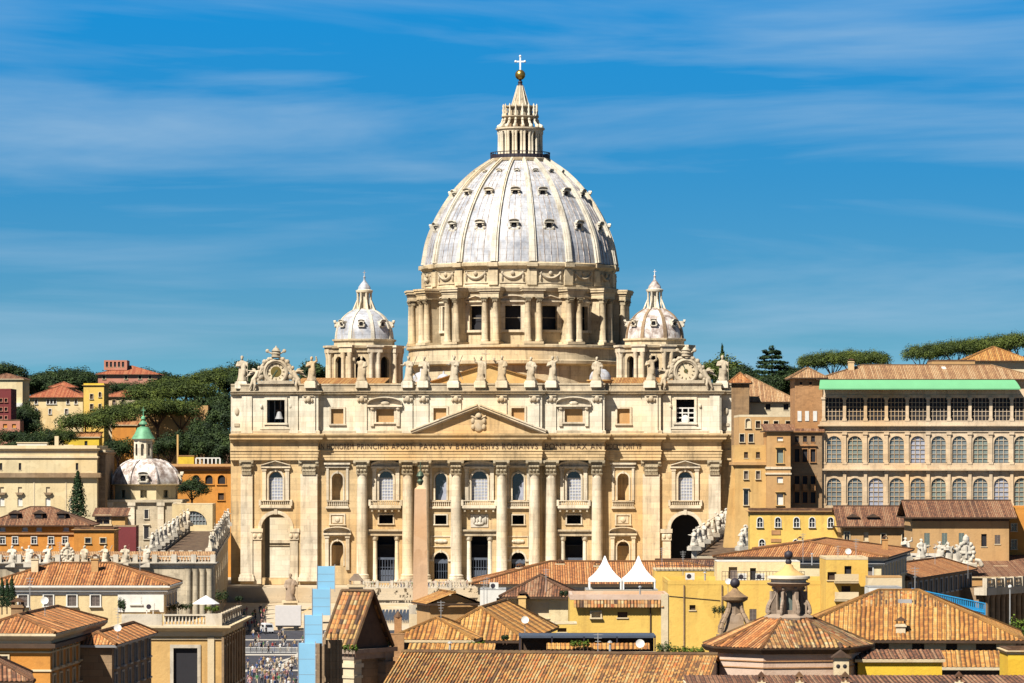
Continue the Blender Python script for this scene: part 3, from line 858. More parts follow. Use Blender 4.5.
# big end arches
for s_ in (-1, 1):
    off = s_*205.3; y = zone_y(off); x = off*K; w_ = 29*K; zs = zz(514)-w_/2
    mb = MB(); arch_ring(mb, x, y, w_, zs, .8, .25, 20)
    for q in (-1, 1):
        cx_ = x+q*(w_/2+.9)
        mb.box(cx_-.9, cx_+.9, y-.3, y+.1, 0.2, zs-2.6); mb.box(cx_-1.1, cx_+1.1, y-.5, y+.1, zs-2.6, zs-1.1); mb.box(cx_-1.5, cx_+1.3, y-.65, y+.1, zs-.9, zs)
        mb.ball((cx_-.6, y-.5, zs-1.7), (.45, .3, .6), 8, 6); mb.ball((cx_+.6, y-.5, zs-1.7), (.45, .3, .6), 8, 6)
    mb.build('archway', M['trav'], bas)
    # bell window surround
    mb = MB(); ya = zone_y(off, 3)+1.0
    frame_rect(mb, x, ya, 18, 422.5, 399.5, .55, .3)
    for q in (-1, 1):
        mb.ball((x+q*(9*K+1.3), ya-.2, zz(406)), (.35, .3, .55), 8, 6)
        mb.box(x+q*(9*K+1.3)-.3, x+q*(9*K+1.3)+.3, ya-.12, ya+.1, zz(429), zz(407))
    mb.prism([(x-3.3, zz(427.5)), (x-2.2, zz(426)), (x, zz(425.2)), (x+2.2, zz(426)), (x+3.3, zz(427.5)), (x+3.3, zz(429)), (x-3.3, zz(429))][::-1], ya-.2, ya+.1)
    wn_ = mb.build('window', M['trav_pale'], bas)
    mb = MB()
    if s_ > 0:
        lattice(mb, x-9*K, x+9*K, zz(422.5), zz(408), ya+.75, 3, 3, .14); mb.ball((x, ya+.65, zz(420)), (.9, .2, 1.2), 8, 6)
        mb.build('lattice', M['whitepaint'], wn_)
    else:
        lattice(mb, x-9*K, x+9*K, zz(422.5), zz(399.5), ya+3.2, 3, 1, .12)
        mb.build('bell_frame', M['greypaint'], wn_)
# small attic windows
for s_ in (-1, 1):
    for off, wpx, vb, vt in ((143.6, 12.5, 423.5, 408.5), (94.4, 18, 422, 409), (39, 13, 422, 408)):
        x = s_*off*K; y = zone_y(s_*off, 3)+1.0
        mb = MB(); frame_rect(mb, x, y, wpx, vb, vt, .45, .25)
        if off == 94.4:
            for q in (-1, 1):
                mb.box(x+q*(9*K+.9)-.4, x+q*(9*K+.9)+.4, y-.4, y+.1, zz(426), zz(406.5)); mb.ball((x+q*(9*K+.9), y-.5, zz(408)), (.5, .35, .5), 8, 6)
            seg_ped(mb, x, y, 3.9, zz(404.8), 1.35, .55, 1.2, False); mb.ball((x, y-.4, zz(403)), (1.0, .35, .5), 8, 6)
        wn_ = mb.build('window', M['trav'], bas)
        mb = MB(); mb.box(x-wpx*K/2, x+wpx*K/2, y+.5, y+.55, zz(vb), zz(vt)); mb.build('pane', M['tanwall'], wn_)
# steps and terrace rail of the front
mb = MB()
for i in range(6): mb.box(-62-i*.5, 62+i*.5, -14-i*.9, 2.0 if i == 0 else -13.2-i*.9, -.6-i*.55, -.05-i*.55)
mb.build('front_steps', M['parvis'], bas)

# --- nave and its roofs
mb = MB()
mb.box(-26, 26, yb, 108, 0, 44.5)
mb.box(-47, 47, 108, 165, 0, 45.8)
for s_ in (-1, 1): mb.box(s_*37-10.5, s_*37+10.5, 88, 107.9, 0, 45.9)
mb.build('nave_wall', M['trav_wall'], bas)
mb = MB(); mb.prism([(-21, 44.5), (21, 44.5), (0, 50.6)], 24, 24.5); mb.box(-25.5, -21, 24, 25, 44.5, 46.5); mb.box(21, 25.5, 24, 25, 44.5, 46.5)
mb.build('nave_gable', M['ochre'], bas)
mb = MB()
mb.roof_face([(-22.2, 108, 44.35), (-22.2, 23.4, 44.35), (0, 23.4, 51), (0, 108, 51)]); mb.roof_face([(22.2, 23.4, 44.35), (22.2, 108, 44.35), (0, 108, 51), (0, 23.4, 51)])
mb.prism([(-22.2, 44.1), (0, 50.7), (22.2, 44.1), (22.2, 44.33), (0, 50.97), (-22.2, 44.33)], 23.41, 24.6)
for s_ in (-1, 1):
    a = [(s_*26.5, 26, 44.6), (s_*48, 26, 44.6), (s_*48, 60, 48.5), (s_*26.5, 60, 48.5)]
    mb.roof_face(a if s_ > 0 else [a[1], a[0], a[3], a[2]])
mb.build('nave_roof', M['tile_y'], bas)
# little lead cupolas on the aisles
for x, y, r_, z in ((-17.0, 40, 2.4, 47.0), (-12.2, 46, 1.7, 47.4), (25.5, 42, 2.6, 47.6)):
    mb = MB(); mb.lathe([(r_, 0), (r_*.97, r_*.3), (r_*.8, r_*.66), (r_*.5, r_*.92), (r_*.15, r_*1.02), (r_*.13, r_*1.3), (0, r_*1.45)], n=16)
    o = mb.build('side_cupola', M['lead'], bas, 60, (x, y, z))
    mb = MB(); mb.lathe([(r_*1.15, -4), (r_*1.1, -.35), (r_*1.25, -.3), (r_*1.25, -.02)], n=16); mb.build('cupola_drum', M['ochre'], o, 30)

# --- great drum and dome
DY = 135.0
GA = [radians(22.5*k) for k in range(16)]
def RM(a): return Matrix.Rotation(a, 4, 'Z')       # a turns the front (-y) towards +x
drum_o = None
mb = MB()
pth = [(27.5*sin(-a), -27.5*cos(a)) for a in [2*pi*i/64 for i in range(64)]]
ring = lambda r, n=64: [(-r*sin(2*pi*i/n), -r*cos(2*pi*i/n)) for i in range(n)][::-1]
mb.sweep(ring(28.6), [(-.4, 44), (-.4, 52.6), (1.2, 53.1), (1.3, 53.9), (.4, 54.1), (.3, 57.0), (.9, 57.3), (.9, 57.9), (-1.0, 58.1), (-6, 58.1)], True)
drum = mb.build('drum', M['drum_stone'], bas, 35, (0, DY, 0))
# drum wall with window openings, one panel to each of the 16 bays
mb = MB(); rw = 24.2
for a in GA:
    a0, a1 = a-radians(11.25), a+radians(11.25)
    rr = rw/cos(radians(11.25))
    p = (rr*sin(a0), -rr*cos(a0)); q = (rr*sin(a1), -rr*cos(a1))
    L = 2*rr*sin(radians(11.25))
    mb.panel(p, q, 58, 72.6, [(L/2, 4.1, 61.8, 68.0, False)], .9)
mb.build('drum_wall', M['drum_stone'], drum)
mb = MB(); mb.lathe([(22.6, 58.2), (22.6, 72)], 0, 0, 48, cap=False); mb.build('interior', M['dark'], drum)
bm_ = MB()
bm_.box(-1.75, 1.75, -27.4, -24, 58.0, 70.0)
bm_.box(-2.45, 2.45, -29.2, -23.8, 70.0, 71.6); bm_.box(-2.6, 2.6, -29.35, -23.7, 71.0, 71.6)
bm_.box(-2.95, 2.95, -29.7, -23.6, 71.6, 72.15); bm_.box(-3.1, 3.1, -29.9, -23.5, 72.15, 72.6)
bm_.box(-2.5, 2.5, -29.4, -24.1, 58.05, 58.7)
bmesh_ = bm_.mesh('buttress'); bmesh_.materials.append(M['drum_stone'])
dc = MB(); dc.lathe([(1.05, 0), (1.05, .35), (.9, .6), (.84, .7), (.82, 6), (.73, 9.9), (.78, 10.0)], n=14); 
dcm = dc.mesh('drum_column', 40); dcm.materials.append(M['drum_stone'])
dcap = MB(); capital(dcap, 0, 0, 0, 1.25, .72, .72, 3); dcapm = dcap.mesh('capital'); dcapm.materials.append(M['capital'])
dwm = {}
for tri in (0, 1):
    m_ = MB(); y0 = -rw
    for s_ in (-1, 1):
        a_, c_ = sorted((s_*2.05, s_*2.75)); m_.box(a_, c_, y0-.3, y0+.1, 61.8, 68.0)
        a_, c_ = sorted((s_*2.75, s_*3.2)); m_.box(a_, c_, y0-.5, y0+.1, 61.0, 68.2)
    m_.box(-2.9, 2.9, y0-.302, y0+.1, 68.0, 68.7); m_.box(-3.4, 3.4, y0-.6, y0+.1, 61.2, 61.8); m_.box(-3.3, 3.3, y0-.7, y0+.1, 68.7, 69.1)
    seg_ped(m_, 0, y0, 3.3, 69.3, .95, .45, 1.1, bool(tri))
    lattice(m_, -2.05, 2.05, 61.8, 68, y0+.88, 1, 2, .05)
    dwm[tri] = m_.mesh('window'); dwm[tri].materials.append(M['trav'])
for k, a in enumerate(GA):
    inst('window', dwm[k % 2], drum, None, a)
    b = a + radians(11.25)
    o = inst('buttress', bmesh_, drum, None, b)
    for s_ in (-1, 1):
        c_ = inst('column', dcm, drum, tuple(RM(b) @ Vector((s_*1.45, -28.25, 58.7))), b)
        c2 = inst('capital', dcapm, drum, tuple(RM(b) @ Vector((s_*1.45, -28.25, 68.72))), b)
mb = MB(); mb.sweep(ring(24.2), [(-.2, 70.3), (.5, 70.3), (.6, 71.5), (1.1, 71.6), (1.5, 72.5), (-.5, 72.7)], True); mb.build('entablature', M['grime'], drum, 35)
# attic with festoons under the dome
mb = MB(); mb.sweep(ring(25.0), [(-3, 72.55), (.25, 72.58), (.25, 73.2), (0, 73.4), (0, 77.2), (.3, 77.5), (.55, 77.9), (1.0, 78.2), (1.05, 78.9), (.2, 79.2), (-2, 79.4)], True)
attic = mb.build('dome_attic', M['drum_stone'], drum, 35)
fm = MB()
for i in range(12):
    t0, t1 = -1+i/6, -1+(i+1)/6
    fm.tube((t0*2.6, -25.15, 76.3-1.3*(1-t0*t0)), (t1*2.6, -25.15, 76.3-1.3*(1-t1*t1)), .22+.2*(1-t0*t0), .22+.2*(1-t1*t1), 6)
fm.ball((0, -25.2, 76.3), (.55, .4, .6), 8, 6)
for s_ in (-1, 1): fm.ball((s_*2.6, -25.1, 76.3), (.4, .35, .5), 8, 6); fm.ball((s_*2.7, -25.1, 75.2), (.25, .3, .8), 8, 6)
fm.box(-3.3, 3.3, -25.12, -24.7, 73.7, 73.85); fm.box(-3.3, 3.3, -25.12, -24.7, 76.95, 77.05)
fmm = fm.mesh('festoon'); fmm.materials.append(M['statue'])
pm = MB(); pm.box(-1.2, 1.2, -25.6, -24.6, 73.3, 77.3); pm.box(-1.35, 1.35, -26.35, -24.6, 78.0, 79.05); pmm = pm.mesh('attic_pier'); pmm.materials.append(M['drum_stone'])
for a in GA:
    inst('festoon', fmm, drum, None, a); inst('attic_pier', pmm, drum, None, a+radians(11.25))
# dome shell
DP = [(25.2, 79.2), (24.8, 81.5), (24.25, 84.4), (23.35, 87.2), (22.15, 90.0), (20.75, 92.7), (19.1, 95.4), (17.25, 98.0), (14.9, 100.7), (11.8, 103.5), (8.6, 105.7), (7.4, 106.5)]
def dome_r(z):
    for (r0, z0), (r1, z1) in zip(DP, DP[1:]):
        if z0 <= z <= z1: return r0+(r1-r0)*(z-z0)/(z1-z0)
    return DP[-1][0]
def smooth_prof(P, n=5):
    o = []
    for i in range(len(P)-1):
        p0 = P[max(0, i-1)]; p1 = P[i]; p2 = P[i+1]; p3 = P[min(len(P)-1, i+2)]
        for j in range(n):
            t = j/n
            o.append(tuple(.5*((2*p1[q]) + (p2[q]-p0[q])*t + (2*p0[q]-5*p1[q]+4*p2[q]-p3[q])*t*t + (-p0[q]+3*p1[q]-3*p2[q]+p3[q])*t**3) for q in (0, 1)))
    return o + [P[-1]]
DPS = smooth_prof(DP)
mb = MB(); mb.lathe(DPS, n=128, cap=False)
dome = mb.build('dome', M['lead'], bas, 60, (.25, DY, 0))
rm_ = MB()
n_ = len(DPS)
for side in (0,):
    for wd, o_ in ((.85, .6), (.42, .9)):
        vs = []
        for i, (r_, z) in enumerate(DPS):
            t = i/(n_-1); h = wd*(1.15-.62*t); 
            j = min(i, n_-2); dr = DPS[j+1][0]-DPS[j][0]; dz = DPS[j+1][1]-DPS[j][1]; L = sqrt(dr*dr+dz*dz); nr, nz = dz/L, -dr/L
            for x, q in ((-h, -.2), (-h, o_), (h, o_), (h, -.2)):
                vs.append((x, -(r_+nr*q), z+nz*q))
        fs = []
        for i in range(n_-1):
            for j in range(3): fs.append((i*4+j, (i+1)*4+j, (i+1)*4+j+1, i*4+j+1))
        rm_.add(vs, [f[::-1] for f in fs])
rmm = rm_.mesh('rib', 30); rmm.materials.append(M['rib'])
for a in GA: inst('rib', rmm, dome, None, a+radians(11.25))
# seams of the lead sheets
sm = MB()
for s_ in (-1, 0, 1):
    vs = []
    for i, (r_, z) in enumerate(DPS):
        ang = s_*radians(4.2)
        for x, q in ((-.06, 0), (-.06, .14), (.06, .14), (.06, 0)):
            vs.append(((r_+q)*sin(ang)+x, -(r_+q)*cos(ang), z))
    fs = [(i*4+j, i*4+j+1, (i+1)*4+j+1, (i+1)*4+j) for i in range(n_-1) for j in range(3)]
    sm.add(vs, fs)
smm = sm.mesh('lead_seam'); smm.materials.append(M['lead_old'])
for a in GA: inst('lead_seam', smm, dome, None, a)
def dormer_mesh(w_, h, name='dormer'):
    m = MB()
    dp = w_*.75
    arch_ring(m, 0, -dp*.55, w_*.62, h*.5, w_*.17, .25, 10, False)
    seg_ped(m, 0, -dp*.5, w_*.56, h*.88, w_*.2, w_*.13, w_*.32, False)
    for s_ in (-1, 1):
        a_, c_ = sorted((s_*w_*.31, s_*w_*.5)); m.box(a_, c_, -dp*.55, dp, 0, h*.88); m.ball((s_*w_*.52, -dp*.5, h*.15), (w_*.16, w_*.16, h*.2), 8, 6)
    m.box(-w_*.5, w_*.5, -dp*.6, dp, -h*.12, h*.04); m.box(-w_*.5, w_*.5, -dp*.4, dp, h*.86, h*.95)
    b0 = len(m.f); m.ball((0, -dp*.35, h*.46), (w_*.27, w_*.2, h*.36), 10, 8)
    for q in range(b0, len(m.f)): m.mi[q] = 1
    m.box(-w_*.31, w_*.31, -dp*.22, dp, 0, h*.86)
    me = m.mesh(name); me.materials.append(M['rib']); me.materials.append(M['dark'])
    return me
for (z, w_, h) in ((87.7, 2.3, 2.1), (96.4, 2.2, 2.0), (102.6, 1.3, 1.15)):
    me = dormer_mesh(w_, h)
    r_ = dome_r(z+h*.4)
    for a in GA:
        inst('dormer', me, dome, tuple(RM(a) @ Vector((0, -r_+.55, z))), a)
# lantern
LY = DY
mb = MB(); mb.lathe([(7.4, 106.9), (8.0, 107.4), (8.1, 108.0), (7.6, 108.2), (4.3, 108.25), (4.3, 115.2)], n=32, cap=False)
lan = mb.build('lantern', M['trav_dark'], bas, 35, (.3, LY, -.9))
mb = MB()
for a in [2*pi*i/48 for i in range(48)]:
    mb.tube((7.75*sin(a), -7.75*cos(a), 108.1), (7.75*sin(a), -7.75*cos(a), 109.7), .09, n=5)
mb.sweep(ring(7.75, 48), [(-.12, 109.6), (.12, 109.6), (.12, 109.8), (-.12, 109.8)], True); mb.sweep(ring(7.75, 48), [(0, 108.1), (0, 109.1)], True)
mb.build('railing', M['iron'], lan)
lc = MB(); lc.box(-.28, .28, -5.5, -4.2, 108.3, 115.2)
for s_ in (-1, 1): lc.lathe([(.5, 108.3), (.5, 108.8), (.36, 109), (.32, 114.3), (.48, 114.8), (.5, 115.2)], s_*.40, -5.55, 8)
lcm = lc.mesh('lantern_column', 40); lcm.materials.append(M['trav_pale'])
lo = MB(); lo.box(-.68, .68, -4.40, -4.25, 108.6, 114.2); lo.ball((0, -4.33, 114.2), (.68, .08, .6), 10, 6); lom = lo.mesh('lantern_window'); lom.materials.append(M['dark'])
lv = MB()
for i in range(8):
    t0, t1 = i/8, (i+1)/8
    f = lambda t: (0, -(5.9-1.9*t-.5*sin(t*pi)*(1 if t < .5 else .4)), 116.2+3.0*t+.4*sin(t*pi))
    lv.tube(f(t0), f(t1), .36, .3, 6)
lv.ball((0, -5.6, 116.5), (.5, .6, .6), 8, 6)
lvm = lv.mesh('volute', 40); lvm.materials.append(M['trav_pale'])
lk = MB(); lk.lathe([(.38, 119.3), (.38, 119.8), (.2, 120.1), (.34, 120.8), (.16, 121.4), (.26, 122.0), (0, 122.6)], 0, -4.45, 8)
lkm = lk.mesh('candelabrum', 40); lkm.materials.append(M['trav_pale'])
for a in GA:
    inst('column', lcm, lan, None, a+radians(11.25)); inst('window', lom, lan, None, a); inst('volute', lvm, lan, None, a+radians(11.25)); inst('candelabrum', lkm, lan, None, a+radians(11.25))
mb = MB(); mb.sweep(ring(5.9, 32), [(-1.5, 115.2), (.1, 115.2), (.15, 115.6), (.5, 115.8), (.55, 116.15), (-3, 116.3)], True); mb.build('entablature', M['trav'], lan, 35)
mb = MB(); mb.lathe([(3.4, 116.2), (3.4, 118.4)], n=32, cap=False); mb.build('tier_wall', M['brownstone'], lan, 35)  # brown colour stands for the dark openings of this tier
mb = MB(); mb.lathe([(3.4, 118.4), (4.6, 118.8), (4.9, 119.1), (4.9, 119.3), (3.2, 119.4), (3.2, 121.4), (4.0, 121.7), (4.0, 122.0), (2.3, 122.2), (1.6, 124.0), (1.05, 126.2), (.7, 127.5)], n=32, cap=False); mb.build('spire', M['grime'], lan, 35)
sr = MB(); sr.tube((0, -2.2, 122.2), (0, -.75, 127.4), .2, .1, 5); srm = sr.mesh('spire_rib'); srm.materials.append(M['trav_pale'])
for a in GA[::2]: inst('spire_rib', srm, lan, None, a)
mb = MB(); mb.lathe([(.8, 127.4), (.5, 127.9), (.62, 128.3), (.36, 128.7), (.32, 128.9)], n=12); mb.build('spire_knob', M['iron'], lan, 40)
mb = MB(); mb.ball((0, 0, 130.2), 1.35, 20, 14); mb.build('orb', M['gilt'], lan, 80)
mb = MB(); mb.box(-.2, .2, -.16, .16, 131.4, 135.1); mb.box(-1.2, 1.2, -.15, .15, 133.5, 133.9)
for p in ((-1.2, 133.7), (1.2, 133.7), (0, 135.1)): mb.ball((p[0], 0, p[1]), .33, 8, 6)
mb.build('cross', M['whitemetal'], lan)

# --- the two lesser domes
def minor(xc, mat):
    P = smooth_prof([(7.45, 58.9), (7.2, 61.0), (6.5, 63.0), (5.1, 64.9), (3.3, 66.2), (2.0, 66.8)], 4)
    mb = MB(); mb.lathe(P, n=48, cap=False)
    d = mb.build('minor_dome', mat, bas, 60, (xc, 100, 0))
    rb = MB(); vs = []; n_ = len(P)
    for i, (r_, z) in enumerate(P):
        h = .42*(1.1-.5*i/n_)
        for x, q in ((-h, -.1), (-h, .25), (h, .25), (h, -.1)): vs.append((x, -(r_+q), z+q*.3))
    rb.add(vs, [(i*4+j, i*4+j+1, (i+1)*4+j+1, (i+1)*4+j) for i in range(n_-1) for j in range(3)])
    rbm = rb.mesh('rib'); rbm.materials.append(M['rib'] if mat is M['lead'] else M['brownstone'])
    for k in range(8): inst('rib', rbm, d, None, radians(45*k+22.5))
    dm = dormer_mesh(1.5, 1.4)
    for k in range(8): inst('dormer', dm, d, tuple(RM(radians(45*k)) @ Vector((0, -6.75, 62.2))), radians(45*k))
    mb = MB(); r8 = 8.3; pts = [(r8*sin(radians(22.5+45*k))/cos(radians(22.5)), -r8*cos(radians(22.5+45*k))/cos(radians(22.5))) for k in range(8)]
    for k in range(8):
        p, q = pts[k-1], pts[k]; L = (Vector(p)-Vector(q)).length
        mb.panel(p, q, 44, 57, [(L/2, 2.7, 46, 54.6, True)], .8)
    mb.sweep(pts, [(-.5, 55.6), (.35, 55.6), (.45, 56.5), (.9, 56.7), (1.1, 57.3), (-.9, 57.5), (-.9, 58.5), (-.5, 58.6), (-.45, 59.0), (-1.5, 59.1)], True)
    mb.build('dome_drum', M['drum_stone'], d)
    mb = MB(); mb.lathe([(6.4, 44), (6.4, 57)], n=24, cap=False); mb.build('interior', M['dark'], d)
    pm_ = MB()
    for s_ in (-1, 1):
        pm_.lathe([(.72, 45), (.6, 45.6), (.58, 46), (.52, 54.2), (.7, 55.0), (.75, 55.6)], s_*.95, -9.35, 10)
    pm_.box(-1.8, 1.8, -10.0, -8.5, 55.55, 56.9); pm_.box(-2.1, 2.1, -10.3, -8.4, 56.9, 57.4); pm_.box(-1.3, 1.3, -9.2, -8.5, 45, 55.6)
    pmm_ = pm_.mesh('column_pair', 40); pmm_.materials.append(M['trav'])
    for k in range(8): inst('column_pair', pmm_, d, None, radians(45*k+22.5))
    mb = MB()
    mb.lathe([(2.2, 66.5), (2.3, 66.9), (1.2, 67.0), (1.2, 71.0)], n=16, cap=False)
    for k in range(8):
        a = radians(45*k+22.5); mb.lathe([(.34, 66.9), (.26, 67.3), (.24, 70.6), (.34, 71)], 1.75*sin(a), -1.75*cos(a), 8)
        mb.tube((2.9*sin(a), -2.9*cos(a), 66.4), (1.9*sin(a), -1.9*cos(a), 69.0), .28, .15, 6)
    mb.lathe([(1.5, 70.9), (2.1, 71.0), (2.2, 71.5), (1.6, 71.7)], n=16)
    ln_ = mb.build('lantern', M['trav_pale'], d, 35)
    mb = MB(); mb.lathe([(1.65, 71.6), (1.5, 72.4), (.9, 73.2), (.35, 73.9), (.2, 74.5), (.35, 74.9), (.12, 75.2), (.08, 76.2)], n=12); mb.box(-.4, .4, -.05, .05, 76.0, 76.12); mb.box(-.06, .06, -.05, .05, 75.2, 76.6)
    mb.build('finial', mat, d, 40)
minor(-37, M['lead']); minor(36.6, M['lead_old'])
# ------------------------------------------------------------------ ground, square, hills
def grid(name, x0, x1, y0, y1, nx, ny, fz, mat):
    mb = MB(); vs = []
    for j in range(ny+1):
        for i in range(nx+1):
            x = x0+(x1-x0)*i/nx; y = y0+(y1-y0)*j/ny
            vs.append((x, y, fz(x, y)))
    mb.add(vs, [(j*(nx+1)+i, j*(nx+1)+i+1, (j+1)*(nx+1)+i+1, (j+1)*(nx+1)+i) for j in range(ny) for i in range(nx)])
    return tag(mb.build(name, mat, None, 80), kind='structure')
GZ = -6.0
mb = MB(); mb.quad((-9000, -2000, GZ-.3), (9000, -2000, GZ-.3), (9000, 16000, GZ-.3), (-9000, 16000, GZ-.3))
tag(mb.build('ground', M['soil']), kind='structure')
mb = MB(); mb.quad((-75, 520, GZ), (75, 520, GZ), (75, 850, GZ), (-75, 850, GZ))
tag(mb.build('square_paving', M['asphalt']), kind='structure')
mb = MB()
def strip(a, b, w_):
    a = Vector(a); b = Vector(b); d = (b-a).normalized(); n_ = Vector((-d.y, d.x))*w_/2
    mb.quad(*[(p.x, p.y, GZ+.02) for p in (a-n_, b-n_, b+n_, a+n_)])
for y in (648, 700, 758): strip((-72, y), (72, y), 4.2 if y != 700 else 5.0)
tag(mb.build('paving_bands', M['stripe']), kind='structure')
mb = MB()
def strip2(a, b, w_):
    a = Vector(a); b = Vector(b); d = (b-a).normalized(); n_ = Vector((-d.y, d.x))*w_/2
    mb.quad(*[(p.x, p.y, GZ+.03) for p in (a-n_, b-n_, b+n_, a+n_)])
strip2((-38.5, 650), (-36.5, 800), 1.2); strip2((-10, 650), (-10, 800), 1.2); strip2((-48, 610), (-38, 690), 1.2)
tag(mb.build('paving_lines', M['stripe']), kind='structure')
# the sloping sagrato in front of the church and the terrace at its top
mb = MB()
mb.quad((-70, 800, GZ+.05), (70, 800, GZ+.05), (64, 868, -3.4), (-64, 868, -3.4)); mb.quad((-64, 868, -3.4), (64, 868, -3.4), (64, 884, -3.38), (-64, 884, -3.38))
tag(mb.build('forecourt', M['parvis']), kind='structure')
mb = MB(); mb.box(-75, 70, 886, 1000, -6, -.13)
tag(mb.build('church_terrace', M['parvis']), kind='structure')
def hz(x, y):
    t = max(0.0, min(1.0, (y-930)/330)); t = t*t*(3-2*t)
    side = max(0.0, min(1.0, (abs(x-5)-45)/60)); side = side*side*(3-2*side)
    back = max(0.0, min(1.0, (y-1150)/300))
    left = 46 if x < 0 else 47
    h = left*t*max(side, back*.55) + 3.0*sin(x*.021+1)*t + 2.5*sin(y*.013+x*.008)*t
    far = max(0.0, min(1.0, (y-1500)/500))
    return GZ-1.5 + h + 4*far
grid('hills', -700, 700, 930, 2400, 70, 70, hz, M['grass'])

# ------------------------------------------------------------------ trees
import itertools
def leaves(mb, c, r, n, size, rnd, flat=0.0, shell=0.55):
    for _ in range(n):
        while True:
            p = Vector((rnd.uniform(-1, 1), rnd.uniform(-1, 1), rnd.uniform(-1, 1)))
            if 0.05 < p.length < 1: break
        d = p.normalized(); rad = shell + (1-shell)*rnd.random()
        rad *= 1+.12*sin(d.x*5+c[0])*sin(d.y*6+c[1])
        p = Vector((d.x*r[0]*rad, d.y*r[1]*rad, d.z*r[2]*rad))
        nn = (d + Vector((rnd.gauss(0, .33), rnd.gauss(0, .33), rnd.gauss(0, .33)+flat))).normalized()
        t = nn.orthogonal().normalized(); b = nn.cross(t)
        a = rnd.random()*pi; t, b = t*cos(a)+b*sin(a), b*cos(a)-t*sin(a)
        s_ = size*rnd.uniform(.6, 1.3); s2 = s_*rnd.uniform(.5, .9)
        q = Vector(c)+p
        mb.add([tuple(q-t*s_-b*s2*.4), tuple(q+b*s2-t*.2*s_), tuple(q+t*s_+b*s2*.3), tuple(q-b*s2+t*.3*s_)], [(0,1,2,3)])
def tree_meshes(kind, seed):
    """crown and trunk meshes of a tree about 1 unit tall times its real height in metres"""
    r = random.Random(seed); cr = MB(); tr = MB()
    if kind == 'pine':            # umbrella pine, 14 m tall
        H = 14.0; rad = 7.2
        tr.tube((0, 0, -6), (.2, 0, 5.5), .42, .3, 8)
        for k in range(6):
            a = 2*pi*k/6+r.random(); e = (cos(a)*rad*.6, sin(a)*rad*.6, 10.4+r.uniform(-.4, .4))
            tr.tube((.2, 0, 5.2+r.uniform(-.6, .6)), e, .25, .1, 6)
        for k in range(17):
            if k == 0: c = (0, 0, 11.6); q = 3.2
            else:
                a = 2.399*k; d = rad*.78*sqrt(k/16.0); c = (cos(a)*d, sin(a)*d, 11.9-1.9*(d/rad)**2+r.uniform(-.35, .35)); q = r.uniform(1.7, 2.7)
            leaves(cr, c, (q*1.1, q*1.1, q*.95), 560, .19, r, .5, .45)
    elif kind == 'cypress':
        tr.tube((0, 0, -3), (0, 0, 3), .3, .2, 6)
        for k in range(9):
            t = k/8; leaves(cr, (r.uniform(-.2, .2), r.uniform(-.2, .2), 1.2+t*9.4), (2.1*(1-t)**.8+.35, 2.1*(1-t)**.8+.35, 1.5), 260, .24, r, .2, .6)
    elif kind == 'cedar':
        tr.tube((0, 0, -8), (0, 0, 13), .55, .12, 8)
        for k in range(9):
            z = 3.5+k*1.25; R_ = 6.2*(1-(k/9.5))**.75+.6
            for j in range(7):
                a = 2*pi*j/7+k*1.1+r.random()*.5; d = R_*r.uniform(.5, .85)
                tr.tube((0, 0, z-.3), (cos(a)*d, sin(a)*d, z), .14, .05, 5)
                leaves(cr, (cos(a)*d, sin(a)*d, z+r.uniform(-.25, .25)), (R_*.42, R_*.42, .5), 120, .27, r, .7, .3)
        leaves(cr, (0, 0, 14.6), (.8, .8, 1.0), 90, .25, r, .3, .4)
    else:                          # broad round tree
        tr.tube((0, 0, -4), (0, 0, 4), .4, .25, 8)
        for k in range(4): a = k*1.7; tr.tube((0, 0, 2.5), (cos(a)*2.4, sin(a)*2.4, 6.2), .2, .08, 6)
        for k in range(15):
            a = 2.399*k; d = 4.0*sqrt(k/15.0); c = (cos(a)*d, sin(a)*d, 6.6+2.4*(1-(d/4.0)**2)*r.uniform(.2, 1)-r.uniform(0, 1.8)); q = r.uniform(1.5, 2.4)
            leaves(cr, c, (q, q, q*.85), 430, .19, r, .25, .5)
    return cr, tr
TM = {}
def tree(kind, u, vtop, Y, h, label, leafmat='pine', group=None, var=0, wide=1.0, name=None):
    key = (kind, var, leafmat)
    if key not in TM:
        cr, tr = tree_meshes(kind, 11+var*7+len(kind))
        a = cr.mesh('crown', 0); a.materials.append(M[leafmat]); b = tr.mesh('trunk', 50); b.materials.append(M['bark'])
        TM[key] = (a, b)
    H0 = {'pine': 13.2, 'cypress': 11.6, 'cedar': 15.4, 'round': 10.3}[kind]
    s = h/H0
    nm = name or {'pine': 'umbrella_pine', 'cypress': 'cypress', 'cedar': 'cedar_tree', 'round': 'tree'}[kind]
    t = thing(nm, label, 'tree', (X(u, Y), Y, Z(vtop, Y)-h), R.uniform(0, 6.28), group)
    t.scale = (s*wide, s*wide, s)
    inst('crown', TM[key][0], t); inst('trunk', TM[key][1], t)
    return t
